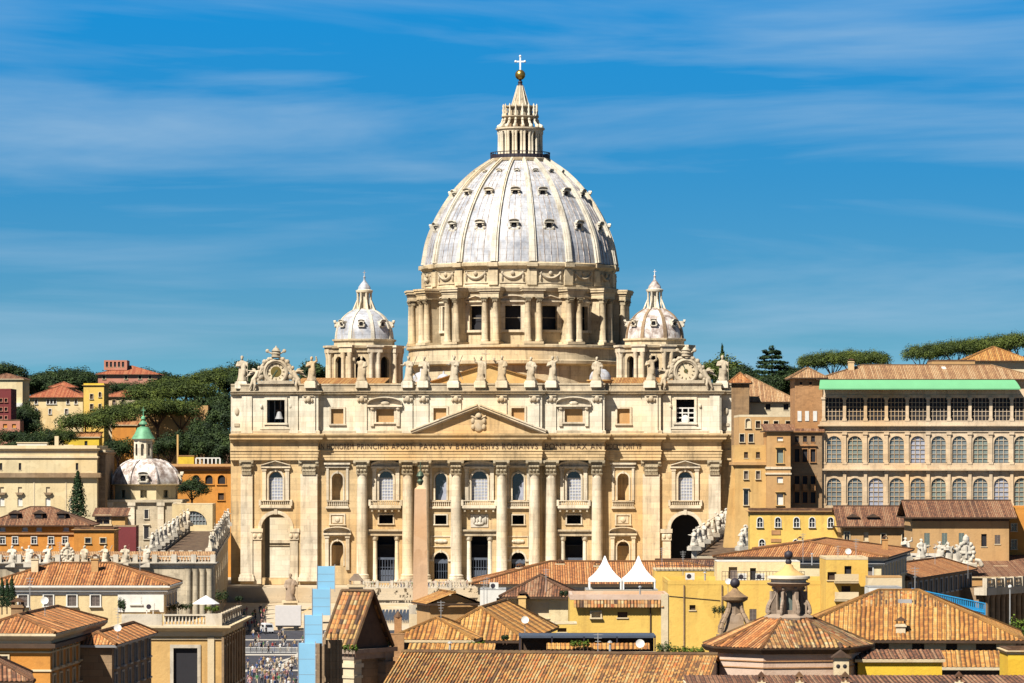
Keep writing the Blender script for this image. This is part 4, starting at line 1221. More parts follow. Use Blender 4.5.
# ------------------------------------------------------------------ buildings
WP = {}
def win_protos(style, w_, h, mats):
    """frame and pane meshes of a window, origin at the middle of its sill on the wall face, front -y"""
    key = (style, round(w_, 2), round(h, 2)) + tuple(m.name for m in mats)
    if key in WP: return WP[key]
    fm_, pm_ = MB(), MB()
    b = max(.14, .14*w_)
    arch = 'arch' in style
    hh = h - w_/2 if arch else h
    if 'bare' not in style:
        for s_ in (-1, 1):
            a, c = sorted((s_*w_/2, s_*(w_/2+b))); fm_.box(a, c, -.12, .05, 0, hh)
        if arch: arch_ring(fm_, 0, 0, w_, hh, b, .12, 10, False)
        else: fm_.box(-w_/2-b, w_/2+b, -.122, .05, hh, hh+b)
        fm_.box(-w_/2-b*1.4, w_/2+b*1.4, -.28, .05, -b, 0)
        if 'hood' in style: fm_.box(-w_/2-b*1.8, w_/2+b*1.8, -.45, .05, hh+b*2, hh+b*2.8); fm_.box(-w_/2-b, w_/2+b, -.06, .05, hh+b, hh+b*2)
    else:
        fm_.box(-w_/2-.1, w_/2+.1, -.1, .05, -.12, 0)
    if 'cross' in style:
        fm_.box(-.05, .05, .12, .2, 0, h); fm_.box(-w_/2, w_/2, .13, .19, hh*.62, hh*.62+.09)
    if 'grid' in style:
        nx = max(3, int(w_/.75)); nz = max(3, int(h/.85)); t = .045
        for i in range(1, nx): fm_.box(-w_/2+w_*i/nx-t, -w_/2+w_*i/nx+t, .1, .2, 0, hh + (w_/2*sqrt(max(0, 1-(2*i/nx-1)**2)) if arch else 0))
        for i in range(1, nz):
            z = h*i/nz; hw = w_/2 if (not arch or z < hh) else sqrt(max(0, (w_/2)**2-(z-hh)**2)); fm_.box(-hw, hw, .11, .19, z-t, z+t)
    d = .06 if 'shut' in style else .26
    if arch:
        pts = [(-w_/2, 0), (w_/2, 0)] + [(w_/2*cos(pi*i/10), hh+w_/2*sin(pi*i/10)) for i in range(11)]
        pm_.prism(pts, d, d+.04)
    else: pm_.box(-w_/2, w_/2, d, d+.04, 0, h)
    if 'shut' in style:
        n = max(5, int(h/.14))
        for i in range(n): pm_.box(-w_/2+.06, w_/2-.06, d-.04, d, h*(i+.2)/n, h*(i+.7)/n)
        pm_.box(-.05, .05, d-.06, d-.002, 0, h)
    f = fm_.mesh('window'); f.materials.append(mats[0]); p = pm_.mesh('pane'); p.materials.append(mats[1])
    WP[key] = (f, p); return f, p

def bld(name, label, cat, u0, u1, Y, vE, mat, D=12.0, rz=0.0, zb=GZ-2, roof=None, rows=(), side=(), left=(), cornice=None, group=None, trim=None, pull=.3):
    """a building whose front wall spans the pixels u0..u1 at distance Y, eave at row vE. rows: windows of the front
    (v top, v sill, width px, [centres u] , style, pane material)."""
    s = Y/F
    W = (u1-u0)*s/cos(rz); H = Z(vE, Y)-zb
    xc = X((u0+u1)/2, Y)
    t = thing(name, label, cat, (xc, Y, zb), rz, group)
    hw = W/2
    fo, so, lo = [], [], []
    trim = trim or M['palewall']
    def put(p, rz_, w_, h, st, pm):
        f, q = win_protos(st, w_, h, (trim, pm))
        a = inst('window', f, t, p, rz_); inst('pane', q, a)
    for (vt, vs, wpx, us, st, pm) in rows:
        zt, z0 = Z(vt, Y)-zb, Z(vs, Y)-zb
        for u in us:
            x = (X(u, Y)-xc)/cos(rz); w_ = wpx*s
            fo.append((x+hw, w_, z0, zt, 'arch' in st)); put((x, 0, z0), 0, w_, zt-z0, st, pm)
    for lst, o, sg in ((side, so, 1), (left, lo, -1)):
        for (vt, vs, w_, n, st, pm) in lst:        # v at the front corner; n windows spread along the side, w_ in metres
            zt, z0 = Z(vt, Y)-zb, Z(vs, Y)-zb
            for i in range(n):
                y = D*(i+.5)/n
                o.append((y if sg > 0 else D-y, w_, z0, zt, 'arch' in st)); put((sg*hw, y, z0), sg*pi/2, w_, zt-z0, st, pm)
    mb = MB()
    mb.panel((-hw, 0), (hw, 0), 0, H, fo, pull); mb.panel((hw, 0), (hw, D), 0, H, so, pull)
    mb.panel((hw, D), (-hw, D), 0, H); mb.panel((-hw, D), (-hw, 0), 0, H, lo, pull)
    mb.box(-hw+.5, hw-.5, .5, D-.5, .2, H-.05)
    mb.build('wall', mat, t)
    fp = [(-hw, 0), (hw, 0), (hw, D), (-hw, D)]
    if cornice:
        cm_, h, o = cornice
        mb = MB(); mb.sweep(fp, [(-.1, H-h), (.04, H-h), (.06, H-h*.55), (o*.5, H-h*.45), (o, H-h*.15), (o, H+.02), (-.3, H+.04)], True)
        mb.build('cornice', cm_, t)
    if roof:
        kind, rh, rm_, ov = roof[:4]; per, amp = (roof[4], roof[5]) if len(roof) > 4 else (0, 0)
        mb = MB(); z = H+.06
        a, b, c, d = (-hw-ov, -ov, z), (hw+ov, -ov, z), (hw+ov, D+ov, z), (-hw-ov, D+ov, z)
        top = z+rh
        if kind == 'flat':
            mb.box(-hw+.31, hw-.31, .31, D-.31, H-.6, H-.5)
            if rh:
                mb.sweep(fp, [(0, H+.03), (0, H+rh), (-.3, H+rh), (-.3, H-.4)], True)
        elif kind == 'hip':
            if W >= D:
                k = D/2+ov; r0, r1 = (-hw-ov+k, D/2, top), (hw+ov-k, D/2, top)
                F_ = ([a, b, r1, r0], [b, c, r1], [c, d, r0, r1], [d, a, r0]) if r1[0]-r0[0] > .05 else ([a, b, r0], [b, c, r0], [c, d, r0], [d, a, r0])
            else:
                k = hw+ov; r0, r1 = (0, -ov+k, top), (0, D+ov-k, top)
                F_ = ([a, b, r0], [b, c, r1, r0], [c, d, r1], [d, a, r0, r1])
            for f in F_: mb.roof_face(f, per, amp)
            # ridge and hip caps
            for p, q in ((a, r0), (d, r0 if W >= D else r1), (b, r1 if W >= D else r0), (c, r1), (r0, r1)):
                if (Vector(p)-Vector(q)).length > .1: mb.tube((p[0], p[1], p[2]+.05), (q[0], q[1], q[2]+.05), .16, .16, 6)
        elif kind == 'gable':      # ridge along x
            r0, r1 = (-hw-ov, D/2, top), (hw+ov, D/2, top)
            mb.roof_face([a, b, r1, r0], per, amp); mb.roof_face([c, d, r0, r1], per, amp)
            mb.tube((r0[0], r0[1], r0[2]+.04), (r1[0], r1[1], r1[2]+.04), .16, .16, 6)
        elif kind == 'gabley':     # ridge along y
            r0, r1 = (0, -ov, top), (0, D+ov, top)
            mb.roof_face([b, c, r1, r0], per, amp); mb.roof_face([d, a, r0, r1], per, amp)
            mb.tube((r0[0], r0[1], r0[2]+.04), (r1[0], r1[1], r1[2]+.04), .16, .16, 6)
        elif kind == 'shed':
            c2, d2 = (c[0], c[1], top), (d[0], d[1], top)
            mb.roof_face([a, b, c2, d2], per, amp)
        ro = mb.build('roof', rm_, t)
        if kind != 'flat':
            mb = MB(); mb.sweep([a[:2], b[:2], c[:2], d[:2]], [(-.5, z-.22), (-.02, z-.22), (0, z-.02), (-.04, z+.01)], True)
            mb.build('eave', M['wood'] if ov > .5 else trim, t)
            if kind in ('gable', 'gabley', 'shed'):
                mb = MB()
                if kind == 'gable':
                    for x in (-hw, hw): mb.add([(x, 0, H), (x, D, H), (x, D/2, top-.15)], [(0,1,2)])
                elif kind == 'gabley':
                    for y in (0, D): mb.add([(-hw, y, H), (hw, y, H), (0, y, top-.15)], [(0,1,2)])
                else:
                    for x in (-hw, hw): mb.add([(x, 0, H), (x, D, H), (x, D, top-.15)], [(0,1,2)])
                    mb.quad((-hw, D, H), (hw, D, H), (hw, D, top-.15), (-hw, D, top-.15))
                mb.build('gable_wall', mat, t)
    t['_'] = 0; del t['_']
    return t, (xc, Y, zb, rz, hw, D, H)
def loc_of(info, u, v, dy=0.0):
    """building-local x,z of a pixel on the plane dy behind the front"""
    xc, Y, zb, rz, hw, D, H = info
    return ((X(u, Y+dy)-xc)/cos(rz), Z(v, Y+dy)-zb)
def band(t, info, v0, v1, mat, out_=.12, name='string_course', ext=True):
    xc, Y, zb, rz, hw, D, H = info
    z0, z1 = Z(v1, Y)-zb, Z(v0, Y)-zb
    mb = MB(); mb.sweep([(-hw, 0), (hw, 0), (hw, D), (-hw, D)], [(-.05, z0), (out_, z0), (out_, z1), (-.05, z1+.05)], True)
    return mb.build(name, mat, t)
def chimney(t, x, y, z, w_, h, mat=None):
    mb = MB(); mb.box(-w_/2, w_/2, -w_/2, w_/2, -1.0, h); mb.box(-w_/2-.1, w_/2+.1, -w_/2-.1, w_/2+.1, h-.25, h-.1)
    c = mb.build('chimney', mat or M['palewall'], t, 0, (x, y, z))
    mb = MB(); mb.prism([(-w_/2-.15, h+.25), (w_/2+.15, h+.25), (0, h+.6)], -w_/2-.1, w_/2+.1); 
    for sx in (-1, 1):
        for sy in (-1, 1): mb.box(sx*w_*.4-.06, sx*w_*.4+.06, sy*w_*.4-.06, sy*w_*.4+.06, h-.1, h+.26)
    mb.build('chimney_cap', M['tile_o'], c)

T = M
G = 'glass'
# ------------------------------------------------ right: the palace with glazed loggias
UB = [834.0+20.9*i for i in range(9)]
pal, pi_ = bld('palace', 'long palace of three glazed loggias, arched below, under a green awning', 'palace', 822, 1040, 806, 379.5, M['palace'], 18, 0, GZ, ('hip', 3.1, M['tile_p'], 1.2),
    [(398, 420.5, 18.5, UB+[1021.5], 'bare grid', M['dark']),
     (436, 463, 14.6, [UB[i] for i in (0, 2, 3, 5, 6, 8)], 'arch grid', M['greyglass']), (436, 463, 14.6, [UB[1], UB[7], 1021.5], 'arch grid', M['shutter_g']), (436, 463, 14.6, [UB[4]], 'arch grid', M['blind']),
     (478, 505.5, 14.6, [UB[i] for i in (0, 1, 3, 4, 6, 7)], 'arch grid', M['greyglass']), (478, 505.5, 14.6, [UB[2], UB[8]], 'arch grid', M['blind']), (478, 505.5, 14.6, [UB[5], 1021.5], 'arch grid', M['shutter_g'])], cornice=None, trim=M['palace'], pull=.7)
for v0, v1, o in ((421.5, 424.5, .5), (424.6, 426.2, .9), (430.5, 432, .2), (465, 468.5, .4), (468.6, 470.5, .9), (395, 397, .15), (506, 509, .4)): band(pal, pi_, v0, v1, M['palace'], o)
for i in range(11):
    x, _ = loc_of(pi_, 823.5+20.9*i, 400)
    for vt, vb in ((397, 421), (432.2, 464.5), (470.7, 505.8)):
        z0, z1 = Z(vb, 806)-GZ, Z(vt, 806)-GZ
        mb = MB(); mb.box(x-.32, x+.32, -.35, .1, z0, z1-.5); mb.box(x-.5, x+.5, -.5, .1, z1-.5, z1-.02); mb.box(x-.45, x+.45, -.45, .1, z0, z0+.5)
        mb.build('pilaster', M['palace'], pal)
mb = MB()
for vb, vt in ((465, 462.2),):
    z0, z1 = Z(vb, 806)-GZ, Z(vt, 806)-GZ
    mb.box(-pi_[4], pi_[4], -.25, -.18, z1-.08, z1)
mb.build('rail', M['iron'], pal)
# awning: a curved sheet over the top loggia
mb = MB(); xa, z0 = loc_of(pi_, 818, 391); xb, _ = loc_of(pi_, 1019, 391); z1 = Z(378.6, 806)-GZ
n = 8
vs = []
for i in range(n+1):
    t_ = i/n; y = -2.6+2.2*t_; z = z0+.45+(z1-z0-.45)*sin(t_*pi/2)**.9
    e = .9*t_
    vs += [(xa+e*.6, y, z), (xb-e*1.8, y, z)]
k = len(vs)
vs += [(p[0], p[1]+.06, p[2]-.06) for p in vs]
fs = [(2*i, 2*i+1, 2*i+3, 2*i+2) for i in range(n)] + [(k+2*i, k+2*i+2, k+2*i+3, k+2*i+1) for i in range(n)] + [(0, k, k+1, 1)]
mb.add(vs, fs); mb.box(xa, xb, -2.6, -2.5, z0+.25, z0+.47)
mb.build('awning', M['awning'], pal)
x, z = loc_of(pi_, 851, 372, 6); chimney(pal, x, 6, z, 1.2, 2.2)
x, z = loc_of(pi_, 955, 378, 3)
mb = MB(); mb.box(-.4, .4, 0, 7, -.1, .25, Matrix.Translation((x, 1.5, z-1.6)) @ Matrix.Rotation(radians(20), 4, 'Z') @ Matrix.Rotation(radians(33), 4, 'X')); mb.build('skylight_strip', M['whitepaint'], pal)
# tower at the left end of the loggias
tw, ti = bld('corner_tower', 'tall orange brick corner tower joining the glazed loggias on their left', 'tower', 795, 822.5, 805.7, 378, M['brick'], 14, 0, GZ, ('hip', 2.1, M['tile_p'], 1.0),
    [(382, 385, 2.5, [801, 810.5], 'bare', M['dark'])], trim=M['brick'])
mb = MB()
for u in (799.5, 807, 815):
    x, z0 = loc_of(ti, u, 421); z1 = Z(411, 805.7)-GZ; mb.box(x-.4, x+.4, -.12, .05, z0, z1)
mb.build('pale_panels', M['whitepaint'], tw)
# the orange wing below it, and its court wall, shade put into the brown colour
wg, wi = bld('palace_wing', 'orange brick wing with stacked hooded windows beside the loggias', 'palace', 767, 790.5, 797, 431, M['tanwall'], 12, radians(0), GZ, ('shed', 1.5, M['tile_b'], .6),
    [(437, 441, 6, [780], 'bare', M['whitepaint']), (449.5, 463, 6.5, [780], 'hood', M['shutter_g']), (477, 483, 6, [780], 'bare', M['whitepaint']), (494, 505, 6.5, [780], 'hood', M['whitepaint'])], trim=M['ochre'])
band(wg, wi, 467, 469, M['trav'], .2); band(wg, wi, 473, 474.5, M['trav'], .2)
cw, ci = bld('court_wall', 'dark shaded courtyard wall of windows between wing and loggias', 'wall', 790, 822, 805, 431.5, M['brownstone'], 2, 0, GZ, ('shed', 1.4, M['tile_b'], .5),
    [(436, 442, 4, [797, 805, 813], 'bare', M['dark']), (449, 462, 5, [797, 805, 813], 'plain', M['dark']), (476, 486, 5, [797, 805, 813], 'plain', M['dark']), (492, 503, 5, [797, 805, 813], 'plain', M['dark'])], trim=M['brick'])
mb = MB()
for q in range(3):
    x, z = loc_of(ci, 797+8*q, 446); mb.prism([(x-.9, z), (x+.9, z), (x, z+.6)], -.4, .1)
    x, z = loc_of(ci, 797+8*q, 490); mb.box(x-.5, x+.4, -1.1, 0, z-.1, z+1.2, Matrix.Translation((0, 0, 0)))
mb.build('window_hoods', M['brick'], cw)
# roofs and walls between the church and the palace
b1, i1 = bld('chapel_building', 'tall chapel block with ribbed tile roof right of the church', 'building', 700, 797, 926, 402, M['palewall'], 24, 0, GZ, ('hip', 6.6, M['tile_p'], .8),
    [(404, 410, 5, [747, 768, 786], 'bare', M['dark'])])
b2, i2 = bld('attic_block', 'small dark attic block with orange tile roof beside the church front', 'building', 731, 749, 916, 383, M['brownstone'], 9, radians(-4), GZ, ('hip', 2.4, M['tile_o'], .7))
b3, i3 = bld('terrace_block', 'tan brick block with flat terrace below the ribbed chapel roof', 'building', 739, 797, 870, 417, M['tanwall'], 20, 0, GZ, ('flat', .5, M['palewall'], 0),
    [(418.5, 428, 5, [748], 'arch', M['palewall']), (440, 447, 4, [765], 'bare', M['whitepaint']), (421, 428, 4.5, [758, 766, 776, 788], 'plain', M['wood']), (434, 442, 4.5, [742, 751], 'plain', M['glass'])])
b4, i4 = bld('side_palace', 'yellow buttressed palace with one window right of the church', 'building', 735, 772, 800, 446, M['ochre'], 12, 0, GZ, ('flat', .2, M['ochre'], 0),
    [(490, 505, 4.5, [746], 'hood', M['glass']), (471, 479, 4, [746, 758], 'plain', M['shutter']), (452, 458, 4, [746, 758], 'bare', M['wood'])])
band(b4, i4, 462, 465, M['tanwall'], .5)
mb = MB(); x, z = loc_of(i4, 735, 446); mb.prism([(x-4, 0), (x+.05, 0), (x+.05, z)], 1, 5); mb.build('buttress', M['ochre'], b4)
# yellow palace with round-headed windows
yp, yi = bld('yellow_palace', 'yellow palace with pale arched window surrounds below the loggias', 'building', 750, 842, 700, 511, M['yellow'], 12, radians(-2), GZ, ('flat', .4, M['tile_o'], 0),
    [(517.5, 527, 5.2, [760, 778, 796.5, 812, 830.5], 'arch cross', M['glass']), (539.5, 546, 5.2, [762, 796, 812, 830], 'arch cross', M['glass'])], cornice=(M['tanwall'], .5, .5), trim=M['whitepaint'])
mb = MB(); x, z = loc_of(yi, 776, 533); mb.box(x-.8, x+.8, -.1, .03, z-.3, z+.5); x, z = loc_of(yi, 776, 541); mb.box(x-.9, x+.9, -.1, .03, z-.2, z+.4); mb.build('wall_plaque', M['brick'], yp)
br, bi = bld('tan_house', 'low tan house under brown tiles with two roof dormers', 'house', 842, 915, 690, 526.5, M['tanwall'], 14, 0, GZ, ('gable', 3.4, M['tile_b'], 1.0),
    [(532, 540, 5, [847], 'cross', M['glass']), (532, 541, 5, [866], 'bare', M['palewall']), (534, 545, 4.5, [883.5], 'plain', M['dark']), (533, 543.5, 5, [904.5], 'arch cross', M['glass'])], trim=M['palewall'])
for u in (853, 873):
    x, z = loc_of(bi, u, 520, 2.5)
    mb = MB(); mb.box(x-.9, x+.9, 1.6, 4, z-.6, z+.5); mb.prism([(x-1.2, z+.5), (x+1.2, z+.5), (x, z+1.1)], 1.3, 4.4); d_ = mb.build('dormer', M['tile_b'], br)
    mb = MB(); mb.box(x-.6, x+.6, 1.55, 1.6, z-.3, z+.35); mb.build('pane', M['dark'], d_)
ob, oi = bld('orange_block', 'long orange-brown block with row of shutters under dark eaves', 'building', 912.5, 1009, 660, 517.5, M['tanwall'], 14, 0, GZ, ('gable', 2.7, M['tile_b'], 1.2),
    [(533, 545, 5.5, [927, 944.5, 961.5], 'bare shut', M['shutter_g']), (534, 546.5, 5.5, [984], 'bare', M['dark']), (535, 544, 5.5, [997.5], 'bare shut', M['shutter'])], cornice=(M['wood'], .6, .4), trim=M['palewall'])
fo, fi = bld('corner_house', 'bright orange house cut by the right edge of the picture', 'house', 1009.5, 1040, 668, 509, M['orange'], 14, 0, GZ, ('flat', .4, M['orange'], 0),
    [(524, 531, 5, [1014], 'cross', M['glass']), (540, 549, 5, [1014], 'cross', M['glass'])])
hr, hi_ = bld('hilltop_pavilion', 'low pavilion with wide pyramid tile roof behind the loggias', 'building', 968, 1026, 900, 361, M['palewall'], 15, 0, 30, ('hip', 3.4, M['tile_y'], 1.2))
mb_, mi_ = bld('rear_block', 'plain flat block seen just over the palace roof', 'building', 932, 975, 870, 361.5, M['tanwall'], 10, 0, 30, ('flat', .4, M['tile_o'], 0))
# ------------------------------------------------ right: the street leading towards the church
s1, j1 = bld('street_palace', 'cream palace with white cornice and long shaded side wall', 'building', 722, 880, 520, 557, M['cream'], 44, radians(-10), GZ, ('hip', 1.75, M['tile_o'], 1.0),
    [(567, 579, 8, [733], 'plain', M['shutter']), (567, 579, 6, [753], 'plain', M['dark']), (567, 579, 7, [868], 'plain', M['shutter'])], side=((566, 579, 1.3, 9, 'plain', M['shutter']),), cornice=(M['whitepaint'], 1.1, .6), trim=M['whitepaint'])
band(s1, j1, 562, 563.5, M['greypaint'], .5)
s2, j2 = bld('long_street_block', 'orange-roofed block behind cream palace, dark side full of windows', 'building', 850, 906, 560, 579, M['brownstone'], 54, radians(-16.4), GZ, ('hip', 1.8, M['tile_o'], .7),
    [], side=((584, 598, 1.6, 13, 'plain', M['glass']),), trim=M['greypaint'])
# colonnade at the far right: roof terrace, balustrade, wall and columns with shade put into their brown
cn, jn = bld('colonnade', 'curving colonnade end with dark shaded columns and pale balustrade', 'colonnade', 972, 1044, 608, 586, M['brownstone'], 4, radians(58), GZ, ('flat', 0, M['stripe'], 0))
mb = MB()
for i in range(12):
    x = -jn[4]+.8+i*1.9; mb.lathe([(.55, 0), (.5, .6), (.42, jn[6]-1.6), (.6, jn[6]-1.1)], x, -.9, 10)
    mb.build('column', M['brownstone'], cn, 40); mb = MB()
mb = MB(); mb.box(-jn[4]-.6, jn[4], -1.6, .5, jn[6]-1.1, jn[6]); balustrade(mb, -jn[4]-.4, jn[4], -1.3, jn[6], 1.35, .55)
for i in range(5): x = -jn[4]-.3+i*3.2; mb.box(x-.3, x+.3, -1.65, -.9, jn[6], jn[6]+1.5)
mb.build('balustrade', M['marble'], cn)
c2, k2 = bld('low_roof_block', 'low block with pale stony roof behind the colonnade balustrade', 'building', 955, 1045, 640, 577, M['tanwall'], 34, 0, GZ, ('shed', 3.5, M['tile_b'], .3))
mb = MB()
for u, v in ((985, 572), (1000, 568), (975, 567), (1012, 573)):
    x, z = loc_of(k2, u, v, 14); mb.box(x-1.2, x+1.2, 13, 14.5, z-2.5, z+.4)
mb.build('roof_hatches', M['palewall'], c2)
# ------------------------------------------------ right: foreground roofs
f0, g0 = bld('yellow_terrace_house', 'yellow house with blank wall and balcony railing left of street palace', 'house', 668, 848, 440, 585, M['yellow'], 16, 0, GZ, ('flat', .5, M['yellow'], 0),
    [(605, 610, 6, [692.5], 'bare', M['wood']), (609, 622, 7, [753], 'bare shut', M['shutter'])])
for u in (684, 722, 806):
    x, _ = loc_of(g0, u, 600); mb = MB(); mb.tube((x, -.1, 0), (x, -.1, g0[6]), .08, .08, 6); mb.build('drain_pipe', M['brownstone'], f0)
mb = MB(); x0, z = loc_of(g0, 669, 596); x1_, _ = loc_of(g0, 720, 596); mb.tube((x0, -.05, z), (x1_, -.05, z-.5), .03, .03, 5); mb.build('cable', M['iron'], f0)
f01, g01 = bld('roof_room', 'small cream rooftop room with window openings above yellow terrace', 'house', 717, 800, 452, 562, M['cream'], 6, 0, Z(586, 452), ('flat', .1, M['whitepaint'], 0),
    [(567, 579, 8.5, [733], 'bare', M['shutter']), (568, 580, 6, [753], 'bare', M['dark'])])
f02, g02 = bld('stair_tower', 'tall yellow stair tower with balconies under a flat cap', 'tower', 826, 868, 432, 560, M['yellow'], 9, 0, GZ, ('flat', .3, M['palewall'], 0),
    [(572, 580, 9, [832], 'bare', M['wood']), (566, 574, 7, [848], 'bare', M['dark']), (586, 594, 9, [846], 'bare', M['wood'])])
mb = MB()
for v in (582, 600):
    x, z = loc_of(g02, 846, v); mb.box(x-1.3, x+1.3, -1.0, .05, z-.1, z+.08); mb.box(x-1.3, x+1.3, -1.0, -.95, z, z+.9)
mb.build('balcony', M['palewall'], f02)
f1, g1 = bld('ochre_hip_roof_house', 'broad ochre tiled hip roof house over small dark windows', 'house', 784, 1012, 335, 640.5, M['cream'], 16, radians(-6), GZ, ('hip', 3.9, M['tile_y'], 1.0, .42, .07),
    [(643.5, 651, 14, [882], 'bare', M['wood']), (643.5, 651, 12, [918], 'bare', M['wood']), (643.5, 651, 11, [951], 'bare', M['wood']), (643.5, 651, 20, [985], 'bare', M['wood'])], trim=M['ochre'])
x, z = loc_of(g1, 901, 636, -.3); chimney(f1, x, .6, z, .8, 1.0)
mb = MB(); x, z = loc_of(g1, 897, 598, 6.6); mb.box(x-.6, x+.6, 5.6, 6.9, z-.9, z-.1); mb.build('roof_hatch', M['greypaint'], f1)
mb = MB(); mb.roof_face([(-g1[4]+5.4, 5.0, g1[6]+2.70), (g1[4]-5.4, 5.0, g1[6]+2.70), (g1[4]-8.2, 8.0, g1[6]+4.02), (-g1[4]+8.2, 8.0, g1[6]+4.02)]); mb.build('patched_tiles', M['tile_m'], f1)
f2, g2 = bld('lean_to', 'narrow lean-to roof of ochre tiles over a dark opening', 'shed', 938, 1006, 318, 668, M['wood'], 3.4, radians(-4), GZ, ('shed', 1.15, M['tile_y'], .3, .42, .06))  # opening below is a solid wall, coloured dark for its shade
f3, g3 = bld('bright_yellow_wall_house', 'low bright yellow house wall topped by a fringe of tiles', 'house', 858, 942, 300, 660, M['brightyellow'], 3, 0, GZ, ('shed', .55, M['tile_b'], .25, .42, .07))
f4, g4 = bld('yellow_pier_house', 'bright yellow wall with flat cap at the lower right edge', 'house', 1008, 1060, 290, 651, M['brightyellow'], 5, 0, GZ, ('flat', .15, M['tile_o'], 0), cornice=(M['palewall'], .25, .2))
f5, g5 = bld('front_parapet_house', 'nearest roof with a row of clay tiles along the bottom right edge', 'house', 690, 1040, 262, 686, M['tanwall'], 6, 0, GZ, ('shed', .3, M['tile_b'], .2, .3, .05))
for u in (762, 800, 846, 960):
    x, z = loc_of(g5, u, 686); chimney(f5, x, .6, z, .34, .34)
# blue fence
bf = thing('blue_fence', 'bright blue metal fence running behind the ochre hip roof', 'fence', (X(912, 400), 400, Z(603, 400)))
mb = MB(); p0 = Vector((0, 0, 0)); p1 = Vector((X(985, 372)-X(912, 400), -28, Z(619, 372)-Z(603, 400)))
n = 40
for i in range(n+1):
    p = p0.lerp(p1, i/n); mb.box(p.x-.05, p.x+.05, p.y-.03, p.y+.03, p.z-.6, p.z+1.5)
mb.build('pickets', M['bluepaint'], bf)
mb = MB()
for h in (1.45, .6, -.2): mb.tube(p0+Vector((0, 0, h)), p1+Vector((0, 0, h)), .07, .07, 6)
mb.build('rail', M['bluepaint'], bf)
mb = MB(); d = (p1-p0)
mb.add([tuple(p0+Vector((0, .05, -.5))), tuple(p1+Vector((0, .05, -.5))), tuple(p1+Vector((0, .05, .9))), tuple(p0+Vector((0, .05, .9)))], [(0,1,2,3)]); mb.build('mesh_panel', M['bluepaint'], bf)
# white rooftop box
wb, wbi = bld('white_roof_room', 'small white rooftop room behind the ochre hip roof', 'shed', 869, 902, 400, 588, M['whitepaint'], 5, 0, Z(606, 400), ('flat', .1, M['greypaint'], 0))
sr, sri = bld('roof_screen', 'tan railing block above the small white rooftop room', 'wall', 868, 902, 425, 578, M['palewall'], 3, 0, Z(590, 425), ('flat', .2, M['tanwall'], 0))
# ------------------------------------------------ the octagonal lantern church
ch = thing('lantern_church', 'church with many-sided tile roof and weathered stone lantern on top', 'church', (X(790, 300)+.1, 303, GZ))
cz = lambda v, Y=300: Z(v, Y)-GZ
Rr = 6.6
mb = MB()
oct_ = [(Rr*sin(radians(q)), -Rr*cos(radians(q))) for q in (-62, -22, 40, 95, 150, 215, 260)]
top_ = [(1.9*sin(radians(q)), -1.9*cos(radians(q))) for q in (-62, -22, 40, 95, 150, 215, 260)]
ze, zt = cz(648.5, 297), cz(619, 301.5)
for k in range(7):
    a, b = oct_[k-1], oct_[k]; c, d = top_[k], top_[k-1]
    mb = MB(); mb.roof_face([(a[0], a[1], ze), (b[0], b[1], ze), (c[0], c[1], zt), (d[0], d[1], zt)], .34, .07)
    mb.tube((b[0], b[1], ze+.05), (c[0], c[1], zt+.05), .15, .12, 6)
    mb.build('roof', M['tile_o'] if k == 0 or k == 1 else M['tile_m'], ch)
mb = MB(); mb.sweep(oct_, [(-2.0, ze-.5), (-.15, ze-.45), (.1, ze-.12), (.12, ze-.02), (0, ze)], True); mb.build('eave', M['wood'], ch)
mb = MB(); mb.sweep([(p[0]*.93, p[1]*.93) for p in oct_], [(0, 0), (0, ze-.4)], True); mb.build('wall', M['palepink'], ch)
mb = MB()
for v in (660.5, 667): mb.sweep([(p[0]*.93, p[1]*.93) for p in oct_], [(-.05, cz(v+1, 298)), (.08, cz(v+1, 298)), (.08, cz(v, 298)), (-.05, cz(v, 298))], True)
mb.build('string_course', M['brick'], ch)
# lantern
lt = MB()
lt.lathe([(1.95, zt-.1), (2.0, zt+.1), (1.75, zt+.3), (1.6, zt+.35)], n=8, twist=pi/8)
lnt = lt.build('lantern', M['turret'], ch)
zl0, zl1 = zt+.35, cz(587, 301)
pts = [(1.12*sin(radians(22.5+45*k)), -1.12*cos(radians(22.5+45*k))) for k in range(8)]
lt = MB()
for k in range(8):
    p, q = pts[k-1], pts[k]; L = (Vector(p)-Vector(q)).length
    lt.panel(p, q, zl0, zl1, [(L/2, .46, zl0+.3, zl1-.3, True)], .2)
lt.build('lantern_wall', M['turret'], lnt)
vv = MB()
for i in range(10):
    f = lambda t: (0, -(1.72-.62*t+.13*sin(t*2*pi)), zl0+(zl1-zl0)*t)
    vv.tube(f(i/10), f((i+1)/10), .13, .13, 6)
vv.box(-.1, .1, -1.5, -1.05, zl0, zl1-.4); vv.ball((0, -1.68, zl0+.15), (.15, .2, .2), 8, 6); vv.ball((0, -1.15, zl1-.15), (.16, .22, .18), 8, 6)
vvm = vv.mesh('volute', 40); vvm.materials.append(M['turret'])
for k in range(8): inst('volute', vvm, lnt, None, radians(45*k+22.5))
lt = MB(); lt.lathe([(.8, zl0), (.8, zl1)], n=8, cap=False); lt.build('lantern_glass', M['shutter_g'], lnt)
lt = MB(); lt.lathe([(1.1, zl1-.25), (1.25, zl1-.02), (1.55, zl1+.08), (1.68, zl1+.25), (1.35, zl1+.32)], n=24); lt.build('lantern_cornice', M['turret'], lnt, 35)
lt = MB(); lt.lathe([(1.35, zl1+.3), (1.35, zl1+.5), (1.66, zl1+.6), (1.62, zl1+.78), (1.1, zl1+.86)], n=24); lt.build('lantern_attic', M['marble'], lnt, 35)
zc_ = zl1+.84
